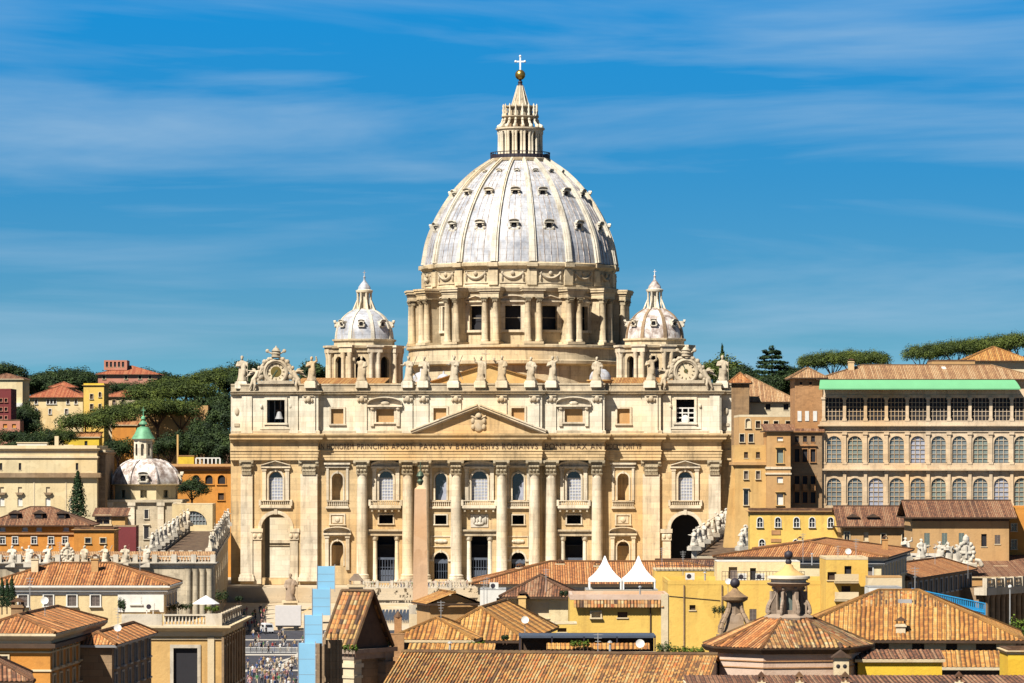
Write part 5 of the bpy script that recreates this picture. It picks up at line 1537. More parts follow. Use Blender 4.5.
lt = MB(); lt.lathe([(1.25, zc_), (1.15, zc_+.1), (.75, zc_+.3), (.42, zc_+.55), (.3, zc_+.8), (.16, zc_+.85)], n=20); lt.build('lantern_cap', M['ochre'], lnt, 40)
lt = MB(); lt.lathe([(.14, zc_+.8), (.26, zc_+1.0), (.2, zc_+1.15), (.1, zc_+1.25)], n=10); lt.ball((0, 0, zc_+1.55), .34, 14, 10); lt.tube((0, 0, zc_+1.85), (0, 0, zc_+2.25), .04, .02, 5); lt.build('finial', M['iron'], lnt, 60)
# smaller turret with a ball to its left
st = thing('stone_turret', 'small blackened stone turret carrying a ball beside the lantern church', 'turret', (X(735, 330), 330, Z(637, 330)))
mb = MB(); mb.box(-1.5, 1.5, -1.2, 1.2, -6, .2); mb.lathe([(1.7, .2), (1.3, .6), (1.05, 1.1), (.85, 1.9), (.7, 2.0)], n=4, twist=pi/4); mb.lathe([(.62, 1.9), (.6, 3.0)], n=8); mb.build('body', M['turret'], st)
for k in range(4):
    a = pi/4+pi/2*k; mb = MB()
    for i in range(6):
        f = lambda t: (cos(a)*(1.7-1.0*t+.18*sin(t*2*pi)), sin(a)*(1.7-1.0*t+.18*sin(t*2*pi)), .3+2.6*t)
        mb.tube(f(i/6), f((i+1)/6), .2, .17, 6)
    mb.build('volute', M['turret'], st, 40)
mb = MB(); mb.lathe([(.7, 2.9), (1.05, 3.1), (1.1, 3.35), (.8, 3.5), (.3, 3.9), (.2, 4.1)], n=12); mb.build('cap', M['brownstone'], st, 40)
mb = MB(); mb.ball((0, 0, 4.5), .42, 14, 10); mb.build('ball', M['iron'], st, 60)
# dovecote-like chimney
dv = thing('vent_turret', 'little cream vent house with two dark holes and tiled cap', 'vent', (X(841, 296), 296, Z(676, 296)))
mb = MB(); mb.box(-.55, .55, -.5, .5, -4, 1.4); mb.build('body', M['palewall'], dv)
mb = MB(); mb.prism([(-.75, 1.4), (.75, 1.4), (0, 1.95)], -.7, .7); mb.build('roof', M['tile_b'], dv)
mb = MB()
for s_ in (-1, 1): mb.ball((s_*.25, -.5, .75), (.16, .06, .16), 8, 6)
mb.build('hole', M['dark'], dv)

# ------------------------------------------------ centre: roofs in the foreground
n1, m1 = bld('long_tile_roof_house', 'nearest house with long mottled tile roof along the bottom edge', 'house', 373, 706, 279, 716, M['palepink'], 24, radians(-10), GZ, None)
n1.location.y = 291; xc, Y, zb, rz, hw, D, H = m1
zr = Z(653, 301)-GZ-2+2+2
mb = MB(); He = Z(716, 287)-zb; Hr = Z(653.5, 301)-zb
mb.roof_face([(-hw-.3, -4, He), (hw+.2, -4, He), (hw+.2, 9.5, Hr), (-hw-.3, 9.5, Hr)], .245, .065, 6)
mb.roof_face([(hw+.2, 22, He), (-hw-.3, 22, He), (-hw-.3, 9.5, Hr), (hw+.2, 9.5, Hr)])
mb.build('roof', M['tile_n'], n1)
mb = MB(); mb.tube((-hw-.3, 9.5, Hr+.06), (hw+.2, 9.5, Hr+.06), .17, .17, 8); mb.build('ridge', M['tile_y'], n1)
b_ = [o for o in n1.children if o.name.startswith('wall')][0]
bpy.data.objects.remove(b_)
mb = MB(); mb.prism([(-4+.2, 0), (22-.2, 0), (22-.2, He-.1), (9.5, Hr-.15), (-4+.2, He-.1)], -hw, hw-.1, Matrix(((0, 1, 0, 0), (1, 0, 0, 0), (0, 0, 1, 0), (0, 0, 0, 1)))); mb.build('wall', M['palepink'], n1)
mb = MB()
for i in range(40):
    x = -hw+i*.42
    if x < hw*.3: mb.box(x, x+.3, 9.7, 10.5, Hr-.2, Hr+.22)
mb.build('coping_tiles', M['tile_y'], n1)
p1_, q1 = bld('flat_grey_parapet', 'low pale grey parapet strip just behind the mottled roof ridge', 'wall', 488, 662, 322, 652.5, M['greypaint'], 1.0, radians(-3), GZ, ('flat', .05, M['palewall'], 0))
# hip roof, left wing and its loggia, a solid wall coloured dark as shade
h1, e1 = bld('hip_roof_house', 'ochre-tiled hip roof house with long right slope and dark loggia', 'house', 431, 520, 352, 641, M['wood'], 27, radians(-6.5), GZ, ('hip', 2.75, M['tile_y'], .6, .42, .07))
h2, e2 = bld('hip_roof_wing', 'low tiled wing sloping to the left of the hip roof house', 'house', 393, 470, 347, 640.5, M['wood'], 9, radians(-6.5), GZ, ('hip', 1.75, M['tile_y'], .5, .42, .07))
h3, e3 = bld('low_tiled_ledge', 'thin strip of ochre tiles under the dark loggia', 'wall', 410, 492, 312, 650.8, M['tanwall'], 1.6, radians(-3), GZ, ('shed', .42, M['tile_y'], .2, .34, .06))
pier, pe = bld('brick_pier', 'short orange brick pier left of the hip roof wing', 'chimney', 389, 404, 318, 634.5, M['brick'], 1.0, 0, GZ, ('flat', .05, M['brick'], 0))
pc = thing('round_chimney', 'slim orange chimney with tiny tiled cap left of the hip roof', 'chimney', (X(398, 350), 350, Z(632, 350)))
mb = MB(); mb.box(-.32, .32, -.32, .32, -3, 1.3); mb.build('stack', M['brick'], pc); mb = MB(); mb.lathe([(.42, 1.3), (.3, 1.5), (0, 1.9)], n=8); mb.build('cap', M['tile_o'], pc)
# yellow houses in the middle
y1_, r1_ = bld('yellow_low_house', 'yellow wall house with tile coping and two tiny windows', 'house', 570, 669, 400, 600, M['yellow'], 11, 0, GZ, ('flat', .55, M['palepink'], 0),
    [(612, 617.5, 9, [596], 'plain', M['palewall']), (612, 617.5, 10, [622.5], 'bare', M['wood'])])
mb = MB()
x0, z0 = loc_of(r1_, 574, 606.5); x1_, _ = loc_of(r1_, 664, 600); z1 = Z(599, 400)-r1_[2]
mb.roof_face([(x0, -.55, z0-.1), (x1_, -.55, z0-.1), (x1_, .02, z1-.1), (x0, .02, z1-.1)], .3, .07); mb.build('tile_coping', M['tile_m'], y1_)
mb = MB(); x, z = loc_of(r1_, 664.5, 594); mb.box(x-.35, x+.35, -.5, .4, 0, z); mb.build('pier', M['palewall'], y1_)
mb = MB(); x, z = loc_of(r1_, 650.5, 606); mb.tube((x, -.08, 8), (x, -.08, z), .07, .07, 6); mb.build('drain_pipe', M['wood'], y1_)
hp, hq = bld('hip_pavilion', 'small cream rooftop pavilion under a brown hip roof', 'house', 508, 568, 430, 597.2, M['cream'], 8, radians(-4), GZ, ('hip', 2.2, M['tile_b'], .9, .34, .05),
    [(601, 618, 22, [538], 'bare', M['palewall'])])
x, z = loc_of(hq, 523, 610); chimney(hp, x, -1.0, z, .8, 1.6, M['ochre'])
lw, lq = bld('low_yellow_shed', 'low yellow shed with flat roof in front of the hip pavilion', 'shed', 551, 577, 380, 624.5, M['yellow'], 4, 0, GZ, ('flat', .15, M['palewall'], 0), [(628, 632, 9, [562], 'bare', M['wood'])])
# long tiled house behind
lt_, lu = bld('long_house', 'long house with orange tile roof across the foot of the church', 'house', 478, 760, 490, 584.2, M['palewall'], 18, 0, GZ, ('hip', 2.5, M['tile_o'], .8),
    [(590, 600, 9, [485, 497], 'bare', M['whitepaint'])], cornice=(M['whitepaint'], .7, .5))
wl_, wq = bld('white_wall_house', 'low white house left of the brown hip pavilion', 'house', 480, 506, 446, 590, M['whitepaint'], 6, 0, GZ, ('flat', .1, M['greypaint'], 0), [(598, 606, 7, [500], 'bare', M['wood'])])
tr_, tq = bld('roof_terrace_block', 'flat roofed yellow block with iron rail right of the white tents', 'house', 655, 724, 470, 571, M['yellow'], 8, 0, GZ, ('flat', .2, M['palewall'], 0))
mb = MB(); x0, z = loc_of(tq, 656, 571); x1_, _ = loc_of(tq, 722, 571); lattice(mb, x0, x1_, z+.2, z+1.1, -.1, 16, 2, .025); mb.build('railing', M['iron'], tr_)
sl, sq = bld('sloping_roof_shed', 'shed with worn mossy roof just below the right arch', 'shed', 655, 716, 505, 571.5, M['ochre'], 10, radians(-8), GZ, ('gable', 1.3, M['tile_b'], .5))
# tilted low roofs at left of centre, balustrade wall
bw, bq = bld('balustraded_terrace', 'white terrace block with balustrade in front of the church steps', 'building', 409, 462, 480, 614, M['palewall'], 10, 0, GZ, ('flat', 0, M['greypaint'], 0))
mb = MB(); balustrade(mb, -2.4, bq[4], .2, bq[6], 1.15, .42); mb.box(-bq[4], -2.4, 0, .5, bq[6], bq[6]+1.1); mb.build('balustrade', M['marble'], bw)
gr, gq = bld('shallow_roof_shed', 'low shed with tan sheet roof rising to the right', 'shed', 430, 478, 468, 604, M['tanwall'], 7, radians(14), GZ, ('gabley', 1.3, M['tile_y'], .6))
# ------------------------------------------------ left: terrace palace on the street
a1, b1_ = bld('terrace_palace_front', 'ochre street palace with tall dark window and balustraded roof terrace', 'building', 121, 222, 420, 626, M['ochre'], 26, radians(-1), GZ, ('flat', 0, M['palewall'], 0),
    [(648, 690, 24, [185.5], 'plain', M['dark'])], side=((648, 690, 1.6, 7, 'plain', M['wood']), (632, 641, 1.2, 7, 'bare', M['wood'])), cornice=(M['palewall'], 1.1, 1.0), trim=M['marble'])
band(a1, b1_, 638, 639.5, M['palewall'], .15)
hw, D, H = b1_[4:7]
for y in [D*i/8 for i in range(9)]: mb = MB(); mb.box(hw, hw+.25, y-.5, y+.5, 0, H-1.2); mb.build('side_pilaster', M['brownstone'], a1)
for x in (-3.5, 4.2): mb = MB(); mb.box(x-.35, x+.35, -.18, .05, 0, H-1.15); mb.build('pilaster', M['palewall'], a1)
mb = MB()
mb.box(-hw+.05, -1.0, .02, .5, H, H+1.25); balustrade(mb, -.9, 3.6, .25, H, 1.25, .36); mb.box(3.6, hw, .02, .5, H, H+1.3)
for i in range(8):
    y = .8+i*3.1; mb.box(hw-.45, hw-.02, y-.3, y+.4, H, H+1.32)
mb.box(hw-.4, hw-.08, .5, D, H+1.05, H+1.25); mb.box(hw-.38, hw-.1, .5, D, H+.02, H+.25)
for i in range(60):
    y = .6+i*(D-1)/60; mb.box(hw-.32, hw-.16, y-.08, y+.08, H+.2, H+1.1)
mb.build('terrace_balustrade', M['marble'], a1)
u1, c1 = bld('cream_upper_house', 'cream house with row of grey shutters under orange hip roof', 'house', -14, 165, 432, 586, M['cream'], 13, radians(-1), GZ, ('hip', 2.25, M['tile_o'], .5, .34, .05),
    [(595, 606, 9, [23, 48.5, 72, 95.5], 'plain shut', M['shutter']), (597, 604, 9.5, [136.5], 'plain', M['shutter'])], side=((595, 606, 1.0, 4, 'plain', M['shutter']),), cornice=(M['whitepaint'], 1.0, .6), trim=M['whitepaint'])
mb = MB(); x, z0 = loc_of(c1, 118, 612); x2, z1 = loc_of(c1, 164, 592); mb.box(x, x2, -.12, .04, z0, z1); mb.build('white_panel', M['whitepaint'], u1)
band(u1, c1, 590.5, 591.5, M['greypaint'], .35)
# orange house at the lower left
o1, d1 = bld('orange_house', 'orange house with hip tile roof and brown shaded side', 'house', -30, 50.5, 330, 634, M['orange'], 27, radians(-3), GZ, ('hip', 1.35, M['tile_o'], .5, .34, .05),
    [(656, 664, 8, [4], 'plain', M['glass'])], side=((648, 668, 1.1, 8, 'plain', M['wood']), (676, 690, 1.1, 8, 'plain', M['wood'])), cornice=(M['palewall'], 1.0, .55), trim=M['palewall'])
band(o1, d1, 644, 648, M['wood'], .5); band(o1, d1, 651.5, 653, M['cream'], .1); band(o1, d1, 670, 671.5, M['palewall'], .1)
x, z = loc_of(d1, 12, 604, 6); chimney(o1, x, 7, z-.8, 1.0, .7, M['brownstone'])
mb = MB(); x, z = loc_of(d1, 4, 624, 2.5); mb.box(-2.4, 2.4, -.12, .12, -.1, .15, Matrix.Translation((x, 2.2, z)) @ Matrix.Rotation(radians(25), 4, 'Y')); mb.build('roof_strip', M['palewall'], o1)
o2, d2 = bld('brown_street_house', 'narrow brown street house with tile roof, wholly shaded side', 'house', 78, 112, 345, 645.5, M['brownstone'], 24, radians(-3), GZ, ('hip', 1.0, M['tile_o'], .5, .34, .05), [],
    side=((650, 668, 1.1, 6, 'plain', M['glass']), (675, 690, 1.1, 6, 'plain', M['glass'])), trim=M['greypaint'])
o3, d3 = bld('corner_roof_house', 'dark brown tile roof corner at the bottom left', 'house', -40, 22, 268, 682, M['ochre'], 9, radians(8), GZ, ('hip', 1.5, M['tile_b'], .8, .34, .06))
# rooftop shrubs beside the umbrella are made further down
# ------------------------------------------------ left: middle distance
e1_, f1_ = bld('brown_roof_house', 'long ochre house with brown tile roof and three dormers', 'house', -14, 86, 800, 525.5, M['orange'], 16, 0, GZ, ('hip', 3.6, M['tile_b'], 1.0),
    [(527.5, 531, 5.5, [2.5, 25, 39, 66], 'bare', M['whitepaint']), (537, 543.5, 5, [2.5, 15, 34, 51, 65], 'plain cross', M['glass'])], trim=M['whitepaint'])
band(e1_, f1_, 533, 534.5, M['brick'], .35)
for u in (14.5, 39, 62):
    x, z = loc_of(f1_, u, 515.5, 3)
    mb = MB(); mb.box(x-.8, x+.8, 2.0, 5, z-.9, z+.5); mb.prism([(x-1.3, z+.4), (x+1.3, z+.4), (x, z+1.1)], 1.7, 5.4); d_ = mb.build('dormer', M['tile_b'], e1_)
    mb = MB(); mb.box(x-.55, x+.55, 1.94, 1.99, z-.4, z+.3); mb.build('pane', M['dark'], d_)
e2_, f2_ = bld('flat_orange_house', 'low orange house with flat roof beside the brown roof house', 'house', 74, 114, 790, 529.5, M['orange'], 9, 0, GZ, ('flat', .4, M['tile_o'], 0), [(538, 543, 5.5, [88, 103], 'plain', M['glass'])], cornice=(M['tanwall'], .5, .5))
e3_, f3_ = bld('studio_house', 'small house with one broad glass window and grey shed roof', 'house', 95, 125, 830, 516, M['ochre'], 6, 0, GZ, ('shed', 1.6, M['tile_b'], .6), [(516.5, 524, 13, [103], 'plain cross', M['glass'])])
e4_, f4_ = bld('dark_red_shed', 'dark red walled yard building left of the domed church', 'shed', 113, 136, 820, 527, M['redwall'], 6, 0, GZ, ('flat', .3, M['brownstone'], 0))
bp, bq2 = bld('pale_palace', 'big pale ochre palace with heavy cornice and small square windows', 'palace', -14, 97, 900, 448, M['cream'], 24, 0, GZ, ('flat', .6, M['palewall'], 0),
    [(463, 470, 2.6, [1, 20, 77], 'bare', M['dark']), (487, 494, 4, [2, 20, 48], 'bare', M['palewall']), (498, 506, 5, [2, 20, 48], 'bare', M['whitepaint'])], cornice=(M['palewall'], 1.2, .7), trim=M['palewall'])
band(bp, bq2, 473, 477.5, M['brownstone'], .9); band(bp, bq2, 456, 458, M['palewall'], .3)
mb = MB()
for u in (34, 66): x, z = loc_of(bq2, u, 473); mb.box(x-.12, x+.12, -.1, .05, 5, z)
mb.build('drain_pipes', M['palewall'], bp)
mb = MB()
for u in (2, 19.5, 48): x, z = loc_of(bq2, u, 492.5); mb.prism([(x-1.0, z), (x+1.0, z), (x+.6, z-.5), (x-.6, z-.5)][::-1], -.6, .05)
mb.build('brackets', M['brownstone'], bp)
rb_, rq = bld('rooftop_hut', 'long white rooftop hut on the pale palace', 'shed', 17, 47, 912, 447.6-.2, M['whitepaint'], 4, 0, bq2[2]+bq2[6]-.3, ('flat', .1, M['greypaint'], 0)); rb_.location.z = bq2[2]+bq2[6]-.45; 
hut = thing('rooftop_hut', 'white boxy hut with vent pipe on the roof of the pale palace', 'shed', (X(32, 910), 910, Z(450, 910)))
mb = MB(); mb.box(-3.4, 3.4, 0, 3, -.6, 1.6); mb.build('wall', M['whitepaint'], hut); mb = MB(); mb.box(-3.6, 3.6, -.2, 3.2, 1.6, 1.8); mb.build('roof', M['palewall'], hut); mb = MB(); mb.box(5.2, 6.1, 0, 1, -.6, 3.2); mb.box(7.3, 9.5, 0, 2, -.6, 1.2); mb.build('vent_block', M['palewall'], hut)
for o in list(rb_.children):
    for c in list(o.children): bpy.data.objects.remove(c)
    bpy.data.objects.remove(o)
bpy.data.objects.remove(rb_)
bs, bsq = bld('pale_palace_return', 'shaded narrow return wall at the right end of the pale palace', 'wall', 96.5, 105.5, 903, 452, M['brownstone'], 20, 0, GZ, ('flat', .5, M['palewall'], 0), cornice=(M['brownstone'], 1.0, .5))  # shaded end of the cream palace, shade put into the brown colour
# domed church with the green cupola
dc_ = thing('domed_church', 'small church with stained lead dome and green copper cupola on its lantern', 'church', (X(141.5, 905), 917, GZ))
zq = lambda v: Z(v, 884)-GZ
s_q = 884/F
mb = MB(); mb.lathe(smooth_prof([(36.5*s_q, zq(485)), (36*s_q, zq(480)), (32.5*s_q, zq(472)), (25*s_q, zq(464.5)), (15.5*s_q, zq(460)), (11*s_q, zq(458.6))], 4), n=8, cap=False, twist=pi/8)
dm_ = mb.build('dome', M['lead_old'], dc_)
for k in range(8):
    mb = MB(); a = radians(45*k+22.5); P_ = smooth_prof([(36.8*s_q, zq(485)), (36.3*s_q, zq(480)), (32.8*s_q, zq(472)), (25.3*s_q, zq(464.5)), (15.8*s_q, zq(460))], 3)
    for (r0, z0), (r1, z1) in zip(P_, P_[1:]): mb.tube((r0*cos(a), r0*sin(a), z0), (r1*cos(a), r1*sin(a), z1), .3, .3, 5)
    mb.build('rib', M['lead_old'], dm_)
for k in (0, 2, 4, 6):
    a = radians(45*k); inst('oculus', dormer_mesh(2.0, 1.8), dm_, (sin(a)*35.0*s_q*.93, -cos(a)*35*s_q*.93, zq(482)), a)
mb = MB(); r_ = 34*s_q
ring8 = [(r_*sin(radians(22.5+45*k)), -r_*cos(radians(22.5+45*k))) for k in range(8)]
for k in range(8):
    p, q = ring8[k-1], ring8[k]; L = (Vector(p)-Vector(q)).length
    mb.panel(p, q, zq(501), zq(485), [(L/2, 1.5, zq(499), zq(491), False)], .4)
mb.sweep(ring8, [(-.2, zq(486.5)), (.5, zq(486.3)), (1.0, zq(485)), (-.3, zq(484.6))], True)
mb.lathe([(r_*.8, zq(501)), (r_*.8, zq(487))], n=8, cap=False)
mb.build('dome_drum', M['cream'], dc_)
mb = MB(); mb.box(-8.6, 8.6, -9.5, 9, 0, zq(501)); mb.box(-9.2, 9.2, -10.1, 9.6, zq(503.5), zq(500.8)); mb.build('wall', M['trav_dark'], dc_)
for x in (-7.6, -2.5, 4.2, 8.0): mb = MB(); mb.box(x-.7, x+.7, -9.95, -9.4, 0, zq(503.6)); mb.box(x-.9, x+.9, -10.1, -9.4, zq(507), zq(503.55)); mb.build('pilaster', M['trav'], dc_)
for (u, vt, vs, w_) in ((141.5, 511, 520, 4), (141.5, 528, 541, 5)):
    f, q = win_protos('hood' if vs > 530 else 'plain', w_*s_q, (vs-vt)*s_q, (M['trav_pale'], M['dark'])); o = inst('window', f, dc_, (.9, -9.52, zq(vs))); inst('pane', q, o, (0, -.3, 0))
mb = MB(); 
pts = [(2.25*sin(radians(22.5+45*k)), -2.25*cos(radians(22.5+45*k))) for k in range(8)]
for k in range(8):
    p, q = pts[k-1], pts[k]; L = (Vector(p)-Vector(q)).length
    mb.panel(p, q, zq(459.5), zq(438.5), [(L/2, .75, zq(455.5), zq(443), True)], .2)
mb.sweep(pts, [(-.1, zq(440)), (.2, zq(439.6)), (.45, zq(437.8)), (-.4, zq(437.4))], True); mb.lathe([(1.5, zq(459)), (1.5, zq(438))], n=8, cap=False)
ln_ = mb.build('lantern', M['trav_pale'], dc_, 0, (-.7, 0, 0))
mb = MB(); mb.lathe([(2.8, zq(438)), (2.65, zq(437)), (2.05, zq(433)), (1.65, zq(429)), (1.35, zq(426.5)), (.5, zq(425)), (.5, zq(423.5)), (1.0, zq(423)), (.85, zq(421)), (.3, zq(419)), (.55, zq(417.5)), (.5, zq(415.5)), (.1, zq(414)), (.06, zq(405))], n=16)
mb.box(-.5, .5, -.05, .05, zq(408.6), zq(408)); mb.build('cupola', M['copper'], ln_, 35)
# wall with the lunette
lw_, lq_ = bld('lunette_wall_building', 'cream building whose wall holds a broad half-round lunette window', 'building', 172, 212.5, 897, 504.5, M['cream'], 10, 0, GZ, ('flat', .2, M['palewall'], 0))
b_ = [o for o in lw_.children if o.name.startswith('wall')][0]; bpy.data.objects.remove(b_)
mb = MB(); hw, D, H = lq_[4:7]; x, z0 = loc_of(lq_, 192.5, 525); z1 = Z(511, 897)-lq_[2]; w_ = 29*897/F
mb.panel((-hw, 0), (hw, 0), 0, H, [(x+hw, w_, z0, z1, (z1-z0)/w_*.999)], .6, 16); mb.panel((hw, 0), (hw, D), 0, H); mb.panel((-hw, D), (-hw, 0), 0, H); mb.box(-hw+.5, hw-.5, .9, D-.5, 0, H-.1); mb.build('wall', M['cream'], lw_)
mb = MB(); h = z1-z0
for i in range(9): 
    t = -.9+1.8*i/8; mb.box(x+t*w_/2-.06, x+t*w_/2+.06, .3, .4, z0, z0+h*sqrt(1-t*t))
for k in (.33, .66): mb.box(x-w_/2*sqrt(1-k*k), x+w_/2*sqrt(1-k*k), .29, .41, z0+h*k-.06, z0+h*k+.06)
wi_ = mb.build('lunette', M['greypaint'], lw_); mb = MB(); mb.box(x-w_/2, x+w_/2, .5, .55, z0, z1); mb.build('pane', M['greyglass'], wi_)
# orange arcaded building behind
ar, aq = bld('arcaded_building', 'orange building with arcade windows and rooftop balustrade beside the church', 'building', 160, 232, 965, 466, M['orange'], 14, 0, GZ, ('flat', .5, M['tanwall'], 0),
    [(475, 484, 7.5, [209, 221.5], 'arch', M['dark']), (475, 484, 7.5, [196], 'arch', M['dark']), (493, 500, 6, [221], 'plain', M['wood'])], cornice=(M['brick'], 1.2, 1.2), trim=M['orange'])
mb = MB(); x0, z = loc_of(aq, 196, 464, 1); x1_, _ = loc_of(aq, 220, 464, 1)
mb.box(x0, x1_, .9, 1.1, z+1.3, z+1.6)
for i in range(7): xx = x0+(x1_-x0)*i/6; mb.box(xx-.18, xx+.18, .85, 1.15, z-.6, z+1.35)
mb.build('balustrade', M['whitepaint'], ar)
yb_ = thing('yellow_roof_box', 'bright yellow rooftop box with a tall slim yellow mast', 'rooftop box', (X(186, 966), 966, Z(464, 966)))
mb = MB(); mb.box(-1.9, 1.9, 0, 3, -.8, 1.9); mb.build('box', M['brightyellow'], yb_); mb = MB(); mb.box(-2.0, 2.0, -.1, 3.1, 1.9, 2.1); mb.build('lid', M['brick'], yb_); mb = MB(); mb.box(-2.3, -1.9, .5, 1, -.8, 7.2); mb.build('mast', M['ochre'], yb_)
# hillside buildings
hb, hbq = bld('hill_villa', 'large cream villa with red tile roof on the left hill', 'villa', 30, 83, 1150, 397.5, M['cream'], 22, radians(-3), 20, ('hip', 3.6, M['tile_r'], .8),
    [(399.5, 404, 2.6, [48, 51.5, 55], 'plain', M['shutter']), (409, 414, 3, [66.5], 'plain', M['shutter']), (409, 414, 2.6, [36, 50], 'plain', M['shutter']), (399.5, 404, 2.6, [36, 68, 76], 'plain', M['shutter'])], trim=M['whitepaint'])
hc, hcq = bld('villa_belvedere', 'small red-roofed belvedere rising from the cream villa roof', 'roof pavilion', 52, 73, 1158, 387.5, M['palewall'], 6, 0, Z(396, 1158), ('hip', 1.6, M['tile_r'], .9))
ht, htq = bld('yellow_tower', 'bright yellow square tower beside the cream villa', 'tower', 83.5, 104, 1140, 385, M['yellow'], 9, radians(-3), 20, ('flat', .5, M['brightyellow'], 0),
    [(394, 399, 3, [91.5], 'plain', M['wood']), (404, 409, 3, [91.5], 'plain', M['wood']), (392, 397, 2.5, [100], 'arch', M['wood']), (404, 409, 2.5, [100], 'plain', M['wood'])], cornice=(M['ochre'], .6, .4))
hs_, hsq = bld('red_roof_wing', 'low cream wing with red tile roof right of the yellow tower', 'house', 104, 143, 1160, 397, M['palewall'], 12, 0, 20, ('hip', 2.0, M['tile_r'], .6),
    [(400, 405, 3.5, [114, 123], 'plain', M['shutter'])])
hp_, hpq = bld('pink_hill_house', 'pink house with terracotta roof on the far left hilltop', 'house', 98, 157, 1450, 374.5, M['pinkwall'], 20, 0, 30, ('hip', 3.3, M['tile_r'], .9),
    [(375.5, 379, 3, [104, 126, 140, 150], 'plain', M['dark'])])
hp2, hp2q = bld('hilltop_loggia', 'pink hilltop loggia of small columns above the terracotta roof', 'roof pavilion', 104, 127, 1454, 361, M['pinkwall'], 10, 0, Z(370, 1454), ('flat', .3, M['pinkwall'], 0),
    [(361.8, 367, 2.4, [107, 111, 115, 119, 123], 'bare', M['dark'])])
ha, haq = bld('balcony_block', 'cream apartment block with balconies on the far left', 'apartment block', -14, 22.5, 1120, 379, M['cream'], 16, 0, 20, ('hip', 1.6, M['tile_b'], .5),
    [(391, 396, 3, [3, 10], 'bare', M['shutter'])])
mb = MB()
for v in (406.5, 415): x, z = loc_of(haq, 17, v); mb.box(x-1.6, x+1.7, -2, .05, z-.1, z+1.0)
mb.build('balcony', M['whitepaint'], ha)
hd, hdq = bld('dark_red_block', 'dark red apartment block with pink ground floor at the left edge', 'apartment block', -14, 11, 1080, 390.5, M['redwall'], 12, 0, 20, ('flat', .5, M['redwall'], 0),
    [(398.5, 402, 2.6, [1, 6], 'plain', M['dark']), (407.5, 411, 2.6, [1, 6], 'plain', M['dark']), (416, 419, 2.6, [1, 6], 'plain', M['dark'])], trim=M['pinkwall'])
hg, hgq = bld('pink_low_block', 'low pink and orange block under the dark red apartments', 'building', -14, 20, 1060, 421, M['pinkwall'], 8, 0, 15, ('flat', .4, M['tile_o'], 0), [(424, 428, 4, [5, 14], 'bare', M['orange'])])
hw1, hw1q = bld('tan_garden_wall', 'tan garden building half hidden behind the umbrella pines', 'building', 124, 208, 1080, 407, M['tanwall'], 10, 0, 10, ('flat', .4, M['tanwall'], 0))
hw2, hw2q = bld('orange_garden_house', 'orange garden house under the dark pine crowns', 'house', 112, 136, 1040, 425, M['orange'], 8, 0, 10, ('shed', 1.2, M['tile_o'], .4))
hw3, hw3q = bld('yellow_garden_house', 'yellow garden house behind the pale palace roof', 'house', 64, 99, 1020, 437, M['brightyellow'], 8, 0, 10, ('shed', 1.4, M['tile_o'], .4), [(441, 448, 3, [86], 'bare', M['dark'])])

# a sunlit wing behind the left end of the church, seen through its archway
sw, swq = bld('sacristy_wing', 'pale sunlit wing with cornice seen through the left archway of the church', 'building', 250, 302, 934, 512, M['trav_pale'], 8, 0, GZ, ('flat', .3, M['palewall'], 0),
    [], cornice=(M['palewall'], 1.0, .8))
band(sw, swq, 540, 543, M['trav'], .5); band(sw, swq, 545, 546, M['trav_dark'], .2)
